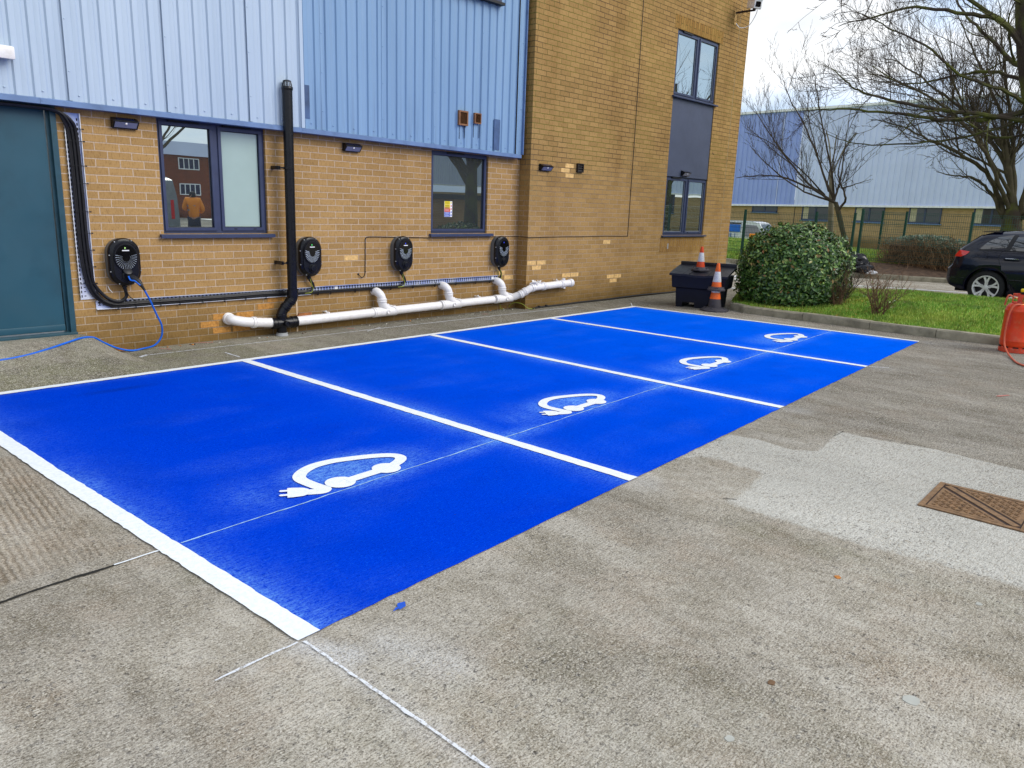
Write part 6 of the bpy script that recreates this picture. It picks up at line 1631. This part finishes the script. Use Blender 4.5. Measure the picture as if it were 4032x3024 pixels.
for k, (a, b, zb) in enumerate(wins):
    zt = fz((a + b) / 2) - .07; f = MB(); x = XF - .04
    def fr(y0, y1, z0, z1, w_):
        f.box(x, x + .05, y0, y1, z0, z0 + w_); f.box(x, x + .05, y0, y1, z1 - w_, z1); f.box(x, x + .05, y0, y0 + w_, z0, z1); f.box(x, x + .05, y1 - w_, y1, z0, z1)
    fr(b, a, zb, zt, .07); f.box(x - .003, x + .05, (a + b) / 2 - .05, (a + b) / 2 + .05, zb, zt)
    wn = f.build('window', 'frame', t)
    p = MB(); p.add([(x + .03, b, zb), (x + .03, a, zb), (x + .03, a, zt), (x + .03, b, zt)], [(0, 3, 2, 1)]); p.build('pane', 'glass_far', wn)
    s_ = MB(); s_.box(x - .06, x + .02, b - .06, a + .06, zb - .06, zb - .005); s_.build('sill', 'flash', wn)
    if 0 < k < 5: c_ = MB(); c_.box(x + .022, x + .028, a - .42, a - .08, zb + .07, zt - .07); c_.build('curtain', 'curtain', wn)
m = MB(); m.box(XF - .005, XF + .01, 12.72, 12.76, -1, 2.2); m.build('movement_joint', 'slot', t)

# ---------------------------------------------------------------- vehicles
def hatchback(wx, wy):
    """dark hatchback, rear towards +y; s = distance forward from the rear bumper, side facing -x"""
    ys0 = wy + .73; xs0 = wx; HW = .875
    xc = xs0 + HW; LEN = 4.25
    Pt = lambda x, s, z: (xc + x, ys0 - s, z)
    t = thing('parked_car', (xc, ys0 - 2.1, 0), 'dark navy hatchback parked on the road beyond the grass, rear half in view', 'car')
    top = [(0, .66), (.05, .70), (.09, .76), (.11, .92), (.16, 1.03), (.30, 1.16), (.48, 1.31), (.60, 1.365), (.75, 1.385), (1.1, 1.41), (1.6, 1.425), (2.2, 1.41), (2.6, 1.33), (3.0, 1.12), (3.25, .98), (3.6, .93), (4.0, .84), (4.18, .72), (4.25, .60)]
    bot = [(0, .42), (.08, .32), (.25, .26), (.5, .22), (3.8, .22), (4.1, .26), (4.25, .40)]
    def ip(T, s):
        for (a, b), (c, d) in zip(T[:-1], T[1:]):
            if a <= s <= c: return b + (d - b) * (s - a) / (c - a)
        return T[-1][1]
    def hw(s, z):
        plan = [(0, .74), (.06, .80), (.2, .855), (.5, .875), (3.5, .875), (4.0, .80), (4.25, .62)]
        w_ = ip(plan, s)
        zz = [(0.2, -.06), (.30, -.02), (.45, 0), (.62, .0), (.70, .008), (.80, -.004), (.92, -.03), (1.0, -.075), (1.15, -.155), (1.3, -.245), (1.36, -.31), (1.43, -.42)]
        arch = .015 * exp(-(((s - .73) / .38) ** 2)) * max(0, 1 - abs(z - .62) / .3)
        return w_ + ip(zz, max(.2, min(1.43, z))) * 1. + arch
    st = [0, .03, .06, .09, .12, .16, .22, .30, .38, .48, .56, .65, .75, .85, .95, 1.1, 1.25, 1.4, 1.6, 1.9, 2.2, 2.45, 2.6, 2.8, 3.0, 3.15, 3.25, 3.4, 3.6, 3.8, 4.0, 4.12, 4.2, 4.25]
    rings = []
    NF = [0, .06, .13, .21, .30, .39, .48, .56, .64, .72, .80, .87, .93, .97, 1.0]
    for s in st:
        zb, zt = ip(bot, s), ip(top, s); L_ = []
        for f in NF:
            z = zb + (zt - zb) * f; w_ = hw(s, z)
            if f > .9: w_ -= .035 * ((f - .9) / .1) ** 2
            L_.append((-w_, z))
        ring = [(0, zb)] + L_ + [(-L_[-1][0] * -.55, zt + .012), (0, zt + .018)]
        ring += [(-a, z) for a, z in ring[-2:0:-1]]
        rings.append([Pt(a, s, z) for a, z in ring])
    k = len(rings[0]); m = MB()
    m.add([p for r_ in rings for p in r_], [(i * k + j, (i + 1) * k + j, (i + 1) * k + (j + 1) % k, i * k + (j + 1) % k) for i in range(len(rings) - 1) for j in range(k)], True)
    m.f.append(tuple(range(k))); m.sm.append(True); m.mi.append(0); m.f.append(tuple(range((len(rings) - 1) * k, len(rings) * k))[::-1]); m.sm.append(True); m.mi.append(0)
    body = m.build('body', 'carpaint', t)
    # wheel wells cut out
    cuts = []
    for s in (.73, 3.31):
        c_ = MB(); c_.tube([Pt(-1.2, s, .33), Pt(-.60, s, .33)], .375, 32); cuts.append(c_.build('cut', 'slot')); c_ = MB(); c_.tube([Pt(.60, s, .33), Pt(1.2, s, .33)], .375, 32); cuts.append(c_.build('cut', 'slot'))
    for c_ in cuts:
        md = body.modifiers.new('b', 'BOOLEAN'); md.operation = 'DIFFERENCE'; md.object = c_; md.solver = 'EXACT'
    bpy.context.view_layer.update(); dg = bpy.context.evaluated_depsgraph_get(); me = bpy.data.meshes.new_from_object(body.evaluated_get(dg)); body.modifiers.clear(); body.data = me
    if len(me.materials) == 0: me.materials.append(MT['carpaint'])
    for c_ in cuts: bpy.data.objects.remove(c_)
    def patch(name, mat, poly, off=.004, par=t, nz=6, side=-1):
        """panel laid on the body side over a polygon in (s,z)"""
        S_ = [p[0] for p in poly]; Z_ = [p[1] for p in poly]; m = MB(); N_ = 26
        # scanline quads following the surface
        z0, z1 = min(Z_), max(Z_); rows = []
        for i in range(nz + 1):
            z = z0 + (z1 - z0) * (.001 + .998 * i / nz); xs_ = []
            for (a, b), (c, d) in zip(poly, poly[1:] + poly[:1]):
                if (b > z) != (d > z): xs_.append(a + (c - a) * (z - b) / (d - b))
            if len(xs_) < 2: continue
            rows.append((z, min(xs_), max(xs_)))
        vs = []; q = 10
        for z, a, b in rows:
            for j in range(q + 1): s = a + (b - a) * j / q; vs.append(Pt(side * (hw(s, z) + off), s, z))
        m.add(vs, [(i * (q + 1) + j, i * (q + 1) + j + 1, (i + 1) * (q + 1) + j + 1, (i + 1) * (q + 1) + j) for i in range(len(rows) - 1) for j in range(q)], True)
        return m.build(name, mat, par)
    for sd in (-1, 1):
        patch('side_window', 'carglass', [(.50, 1.045), (.62, 1.20), (.80, 1.31), (1.02, 1.345), (.93, 1.05)], .006, side=sd)
        patch('side_window', 'carglass', [(1.02, 1.05), (1.10, 1.348), (1.75, 1.365), (1.80, 1.05)], .006, side=sd)
        patch('side_window', 'carglass', [(1.88, 1.05), (1.84, 1.365), (2.30, 1.35), (2.85, 1.05)], .006, side=sd)
        patch('tail_light', 'tail', [(.10, .885), (.12, .94), (.165, 1.015), (.30, 1.008), (.355, .99), (.30, .93), (.22, .885)], .008, side=sd)
        patch('door_pillar_trim', 'black_matt', [(.935, 1.05), (1.025, 1.348), (1.095, 1.348), (1.01, 1.05)], .007, side=sd)
    def line(pts, r, mat, nm, off=.0): m = MB(); m.tube([Pt(-(hw(s, z) + off), s, z) for s, z in pts], r, 5, False); m.build(nm, mat, t)
    line([(.90, 1.035), (.86, .92), (.90, .80), (1.02, .62), (1.12, .45), (1.17, .31)], .004, 'slot', 'door_gap')
    line([(1.83, 1.035), (1.84, .7), (1.83, .3)], .004, 'slot', 'door_gap')
    line([(.50, 1.037), (.7, 1.042), (1.0, 1.042), (1.8, 1.04), (2.8, 1.035)], .006, 'gasket', 'window_seal', .004)
    line([(.16, .885), (.18, .78), (.16, .70), (.40, .69)], .003, 'slot', 'bumper_gap')
    line([(1.1, .50), (1.6, .50), (2.4, .50)], .012, 'black', 'rub_strip', .0)
    line([(.03, .47), (.15, .47), (.34, .48)], .006, 'black', 'bumper_strip')
    fl = [(.60 + .085 * cos(a * pi / 10), .925 + .070 * sin(a * pi / 10)) for a in range(21)]; line(fl, .0025, 'slot', 'fuel_flap')
    m = MB(); m.tube([Pt(-(hw(s, .885) + o), s, .885) for s, o in ((.96, .0), (.985, .035), (1.10, .042), (1.20, .03), (1.23, .0))], .013, 8); dh = m.build('door_handle', 'carpaint', t)
    m = MB(); m.tube([Pt(-(hw(s, .90) + o), s, .902) for s, o in ((.985, .040), (1.10, .048), (1.20, .036))], .006, 6); m.build('chrome_strip', 'chrome', dh)
    # hatch glass and spoiler
    m = MB(); g_ = [(.175, 1.06, .52), (.30, 1.175, .50), (.46, 1.31, .47)]
    m.add([Pt(sg * w_, s - .012, z + .012) for s, z, w_ in g_ for sg in (-1, 1)], [(0, 1, 3, 2), (2, 3, 5, 4)]); m.build('rear_window', 'carglass', t)
    m = MB(); m.add([Pt(x, s, z) for x in (-.56, .56) for s, z in ((.44, 1.375), (.50, 1.392), (.80, 1.41), (.80, 1.38))], [(0, 1, 2, 3), (7, 6, 5, 4), (0, 4, 5, 1), (1, 5, 6, 2), (0, 3, 7, 4)]); m.build('spoiler', 'carpaint', t)
    m = MB(); m.tube([Pt(.1, .13, 1.045), Pt(-.22, .09, 1.060)], .012, 6); m.build('wiper', 'black', t)
    for s in (.73, 3.31):
        for sd in (-1, 1):
            c_ = Pt(sd * .875, s, .322); ax = Vector((sd, 0, 0)); C0 = Vector(c_) - ax * .03
            m = MB(); R0 = .322; rim = .235
            m.lathe(C0 - ax * .17, [(rim - .01, 0), (R0 - .02, .0), (R0, .02), (R0, .15), (R0 - .018, .172), (rim + .012, .185), (rim, .176)], 40, ax, True, False); ty = m.build('wheel', 'tyre', t)
            m = MB(); n = 40; u_ = Vector((0, 1, 0)); w2 = Vector((0, 0, 1))
            prof = [(rim - .002, .178), (rim - .004, .184), (rim - .02, .182), (rim - .028, .165), (rim - .034, .06)]
            vs = [C0 - ax * .17 + ax * h + (u_ * cos(2 * pi * j / n) + w2 * sin(2 * pi * j / n)) * r for r, h in prof for j in range(n)]
            m.add(vs, [(i * n + j, i * n + (j + 1) % n, (i + 1) * n + (j + 1) % n, (i + 1) * n + j) for i in range(len(prof) - 1) for j in range(n)], True)
            # five split spokes
            for q in range(5):
                a0 = radians(90 + 72 * q)
                for e in (-1, 1):
                    pa = [(.045, a0 + e * .35), (.10, a0 + e * .10), (.16, a0 + e * .155), (rim - .020, a0 + e * .235)]; ww = [.038, .030, .036, .046]; vv = []
                    for (r, a), w_ in zip(pa, ww):
                        c2 = C0 + (u_ * cos(a) + w2 * sin(a)) * r - ax * (.17 - .168 + (.0 if r > .1 else .012)); tt = (-u_ * sin(a) + w2 * cos(a)) * w_ / 2
                        vv += [c2 - tt, c2 + tt, c2 + tt - ax * .03, c2 - tt - ax * .03]
                    m.add(vv, [(i * 4 + j, i * 4 + (j + 1) % 4, i * 4 + 4 + (j + 1) % 4, i * 4 + 4 + j) for i in range(3) for j in range(4)])
            m.lathe(C0 - ax * .03, [(.050, 0), (.050, .018), (.03, .026)], 20, ax); m.build('rim', 'alloy', ty)
            m = MB(); m.lathe(C0 - ax * .11, [(.13, 0), (.13, .01), (.05, .012)], 24, ax); m.lathe(C0 - ax * .16, [(rim - .035, 0), (rim - .035, .01)], 24, ax)
            for q in range(5):
                a = radians(126 + 72 * q); m.lathe(C0 + (u_ * cos(a) + w2 * sin(a)) * .062 - ax * .012, [(.011, 0), (.011, .010)], 8, ax)
            m.build('brake_disc', 'cone_base', ty)
    m = MB(); m.box(*sorted((xc - .60, xc + .60)), ys0 - 4.0, ys0 - .15, .20, .5)
    m.build('underbody', 'slot', t)
    return t
hatchback(11.70, -4.775)

def van(c, ang, label, scale_z=1.0, lettering=None, paint='van_white', base=0.):
    """panel van side view box with windscreen slope; long axis along local a"""
    t = thing('van', (c[0], c[1], base), label, 'van'); Rm = Matrix.Rotation(ang, 3, 'Z')
    def P_(a, b, z): v = Rm @ Vector((a, b, 0)); return (c[0] + v.x, c[1] + v.y, base + z)
    prof = [(-2.3, .35), (-2.35, .8), (-2.30, 1.5), (-2.2, 1.88), (-1.9, 1.95), (.9, 1.95), (1.25, 1.86), (1.75, 1.25), (2.2, 1.08), (2.42, .9), (2.45, .4), (2.3, .32)]
    m = MB(); secs = [(-.93, .0), (-.93, .0), (-.80, 1), (.80, 1), (.93, 0), (.93, 0)]
    n = len(prof); vs = []
    for b, k in ((-.90, 0), (.90, 0)):
        for a, z in prof: vs.append(P_(a, b * (1 - .12 * max(0, z - 1.2)), z * scale_z))
    m.add(vs, [(i, (i + 1) % n, n + (i + 1) % n, n + i) for i in range(n)] + [tuple(range(n))[::-1], tuple(range(n, 2 * n))])
    m.build('body', paint, t)
    for sd in (-1, 1):
        w_ = lambda z: .905 * (1 - .12 * max(0, z - 1.2)) + .004
        m = MB(); m.add([P_(a, sd * w_(z), z) for a, z in ((.55, 1.2), (1.55, 1.2), (1.15, 1.75), (.6, 1.78))], [(0, 1, 2, 3)]); m.build('side_window', 'carglass', t)
        for a in (-1.4, 1.5):
            m = MB(); q = Vector(P_(a, sd * .80, .33)); ax = Rm @ Vector((0, sd, 0)); m.lathe(q, [(.20, 0), (.33, .0), (.33, .12), (.30, .14)], 24, ax); w = m.build('wheel', 'tyre', t)
            m = MB(); m.lathe(q, [(.19, .10), (.19, .145), (.05, .15)], 20, ax); m.build('hubcap', 'alloy', w)
    m = MB(); m.add([P_(a, b, z) for a, b, z in ((1.30, -.72, 1.83), (1.30, .72, 1.83), (1.76, .82, 1.28), (1.76, -.82, 1.28))], [(0, 3, 2, 1)]); m.build('windscreen', 'carglass', t)
    m = MB()
    for b in (-.78, .70): m.add([P_(-2.345, b, .95), P_(-2.345, b + .08, .95), P_(-2.31, b + .08, 1.4), P_(-2.31, b, 1.4)], [(0, 1, 2, 3)])
    m.build('tail_light', 'tail', t)
    m = MB(); m.obox(Vector(P_(-2.25, 0, 1.93)), (.05, .5, .04), Rm); m.build('brake_light', 'tail', t)
    return t, P_
# liveried van far left behind the fence; nose to the right
t, P_ = van((32.0, 10.5), radians(-83), 'white van with blue panels seen above the grass bank behind the fence', base=-.78)
fc = -1.0
m = MB(); m.add([P_(a, -.915, z) for a, z in ((-1.9, 1.40), (.35, 1.40), (.35, 1.77), (-1.9, 1.77))], [(0, 1, 2, 3)]); m.build('blue_panel', 'van_blue', t)
m = MB(); m.add([P_(a, -.915, z) for a, z in ((-1.9, 1.785), (.40, 1.785), (.38, 1.86), (-1.9, 1.86))], [(0, 1, 2, 3)]); m.build('tinted_band', 'carglass', t)
Rt = Matrix.Rotation(radians(-83), 3, 'Z'); nx_ = Rt @ Vector((0, -1, 0)); rt = Vector((0, 0, 1)).cross(nx_); Mt = Matrix((rt, Vector((0, 0, 1)), nx_)).transposed()
text('CUU', .42, Vector(P_(-.75, -.925, 1.05)), Mt, 'livery_text', t)
m = MB(); m.add([P_(a, -.918, z) for a, z in ((-1.9, .96), (1.4, .96), (1.4, 1.0), (-1.9, 1.0))], [(0, 1, 2, 3)]); m.build('stripe', 'livery_text', t)
m = MB(); m.obox(Vector(P_(1.0, -.80, 1.22)), (.35, .25, .28), Rt, .05); m.build('driver_jacket', 'hivis', t)
van((2.25, -13.5), radians(-90), 'silver van seen reflected in the left pane of the two-light window', paint='van_grey')

# ---------------------------------------------------------------- person (only seen mirrored in the window)
def person(x, y, face):
    t = thing('person', (x, y, 0), 'person in orange high visibility jacket and dark hood, mirrored in the left window', 'person')
    ca, sa = cos(face), sin(face)
    def W_(a, b, z): return Vector((x + a * ca - b * sa, y + a * sa + b * ca, z))
    J = {'pel': (0, 0, .80, .135), 'sp': (0, 0, 1.08, .125), 'ch': (0, .01, 1.28, .150), 'nk': (0, .01, 1.44, .062), 'hd': (0, .03, 1.55, .085), 'tp': (0, .02, 1.64, .070),
         'sl': (-.17, .0, 1.38, .072), 'el': (-.24, .04, 1.12, .052), 'wl': (-.16, .24, 1.05, .036), 'sr': (.17, .0, 1.38, .072), 'er': (.25, .04, 1.12, .052), 'wr': (.14, .26, 1.14, .036),
         'hl': (-.09, .0, .78, .09), 'kl': (-.11, .03, .48, .068), 'al': (-.12, 0, .09, .045), 'tl': (-.13, .17, .04, .038), 'hr': (.09, 0, .78, .09), 'kr': (.11, .02, .48, .068), 'ar': (.12, 0, .09, .045), 'tr': (.13, .17, .04, .038)}
    def skin(names, edges, mat, nm, par, add=0.):
        me = bpy.data.meshes.new(nm); me.from_pydata([tuple(W_(*J[n][:3]) - Vector((x, y, 0))) for n in names], [(names.index(a), names.index(b)) for a, b in edges], [])
        o = bpy.data.objects.new(nm, me); COL.objects.link(o); o.parent = par
        o.modifiers.new('s', 'SKIN'); o.modifiers.new('u', 'SUBSURF').levels = 2
        for i, n in enumerate(names): me.skin_vertices[0].data[i].radius = (J[n][3] + add,) * 2; me.skin_vertices[0].data[i].use_root = (i == 0)
        bpy.context.view_layer.update(); dg = bpy.context.evaluated_depsgraph_get(); m2 = bpy.data.meshes.new_from_object(o.evaluated_get(dg)); o.modifiers.clear(); o.data = m2
        m2.materials.clear(); m2.materials.append(MT[mat]); m2.polygons.foreach_set('use_smooth', [True] * len(m2.polygons)); return o
    allE = [('pel', 'sp'), ('sp', 'ch'), ('ch', 'nk'), ('nk', 'hd'), ('hd', 'tp'), ('ch', 'sl'), ('sl', 'el'), ('el', 'wl'), ('ch', 'sr'), ('sr', 'er'), ('er', 'wr'), ('pel', 'hl'), ('hl', 'kl'), ('kl', 'al'), ('al', 'tl'), ('pel', 'hr'), ('hr', 'kr'), ('kr', 'ar'), ('ar', 'tr')]
    skin(list(J), allE, 'skin', 'body', t)
    jn = ['pel', 'sp', 'ch', 'sl', 'el', 'sr', 'er']; jn2 = jn + ['wl', 'wr']
    skin(['pel', 'sp', 'ch', 'sl', 'el', 'wl', 'sr', 'er', 'wr'], [('pel', 'sp'), ('sp', 'ch'), ('ch', 'sl'), ('sl', 'el'), ('el', 'wl'), ('ch', 'sr'), ('sr', 'er'), ('er', 'wr')], 'hivis', 'jacket', t, .03)
    skin(['pel', 'hl', 'kl', 'al', 'hr', 'kr', 'ar'], [('pel', 'hl'), ('hl', 'kl'), ('kl', 'al'), ('pel', 'hr'), ('hr', 'kr'), ('kr', 'ar')], 'trousers', 'trousers', t, .015)
    skin(['nk', 'hd', 'tp'], [('nk', 'hd'), ('hd', 'tp')], 'hood', 'hood', t, .022)
    for z, r in ((1.10, .172), (1.22, .182)):
        m = MB(); n = 20; m.add([W_(r * cos(2 * pi * k / n), .01 + r * .86 * sin(2 * pi * k / n), z + dz) for dz in (-.025, .025) for k in range(n)], [(k, (k + 1) % n, n + (k + 1) % n, n + k) for k in range(n)], True); m.build('reflective_band', 'hivis_band', t)
    # hands with separate fingers
    for s_, wn in ((-1, 'wl'), (1, 'wr')):
        a, b, z, _ = J[wn]; m = MB(); m.obox(W_(a, b + .05, z), (.08, .085, .028), Matrix.Rotation(face, 3, 'Z'), .012)
        for f in range(4): m.tube([W_(a - .03 + .02 * f, b + .09, z), W_(a - .03 + .02 * f, b + .125, z - .008), W_(a - .03 + .02 * f, b + (.15, .16, .155, .14)[f], z - .035)], [.009, .008, .006], 6)
        m.tube([W_(a - s_ * .035, b + .03, z), W_(a - s_ * .062, b + .065, z - .005), W_(a - s_ * .06, b + .09, z - .02)], [.011, .009, .007], 6); m.build('hand', 'skin', t)
    return t
person(4.83, -14.0, radians(-150))

# ---------------------------------------------------------------- mirrored surroundings behind the camera
t = thing('brick_office', (14, -42, 0), 'long red brick office with strips of white framed windows, mirrored in the building windows', 'building')
m = MB(); m.box(-24, 34, -46, -42, -.05, 3.9); m.build('wall', 'brick_red', t)
m = MB(); m.box(-24.3, 34.3, -46.2, -41.7, 3.9, 4.75); m.build('roof_band', 'clad_farwhite', t)
for fl in (1.45, 3.02):
    for k in range(24):
        x = -22 + k * 2.3; w_ = MB(); w_.box(x, x + 1.4, -41.995, -41.93, fl, fl + .05); w_.box(x, x + 1.4, -41.995, -41.93, fl + .68, fl + .73)
        for q in range(5): w_.box(x + q * .34, x + q * .34 + .05, -41.995, -41.93, fl + .05, fl + .68)
        wn = w_.build('window', 'white', t); p = MB(); p.add([(x, -41.96, fl), (x + 1.4, -41.96, fl), (x + 1.4, -41.96, fl + .7), (x, -41.96, fl + .7)], [(3, 2, 1, 0)]); p.build('pane', 'solar', wn)
t = thing('low_brick_block', (26, -19, 0), 'low flat roofed brick block mirrored in the single window', 'building')
m = MB(); m.box(17, 25, -20, -16, -.05, 1.72); m.build('wall', 'brick', t); m = MB(); m.box(16.7, 25.3, -20.3, -15.7, 1.72, 1.92); m.build('roof', 'roof', t)
m = MB(); leafball(m, (11.3, -9.6, .4), (.9, .9, .55), 2600, .11, 0); o = single(m, 'evergreen_bush', 'leaf', (11.3, -9.6, 0), 'low evergreen bush mirrored at the foot of the single window', 'bush')
def simple_tree(base, h, label, seed, lvl=3, spread=.5):
    x, y = base; limbs = []
    for k in range(9):
        a = 2 * pi * k / 9 + seed; s_ = h * spread * R.uniform(.6, 1); z0 = h * R.uniform(.22, .4)
        limbs.append(([(x, y, z0), (x + cos(a) * s_ * .35, y + sin(a) * s_ * .35, z0 + h * .18), (x + cos(a) * s_ * .7, y + sin(a) * s_ * .7, z0 + h * .35), (x + cos(a) * s_, y + sin(a) * s_, z0 + h * R.uniform(.35, .58))], .11, .012))
    return tree('bare_tree', (x, y, 0), label, limbs, [(x, y, 0, .3), (x, y, h * .3, .22), (x + .1, y, h * .6, .12), (x + .1, y, h * .85, .05)], 'bark', 'bark_brown', 'bark_dark', lvl, .34, .2, 'bare winter trees around the yard', 1.5, .3)
LENS[:] = [99, .5, 1.0, 1.7]
simple_tree((10.2, -31), 9, 'bare tree mirrored in the left pane of the two-light window', .3)
t4 = simple_tree((14.9, -12.8), 9, 'dark bare tree mirrored in the right half of the single window', 1.1)
copy_thing(t4, (25, -11.8, 0), 'nearer of the bare trees mirrored in the upper tower window')
copy_thing(t4, (29, -13.5, 0), 'farther of the bare trees mirrored in the upper tower window')
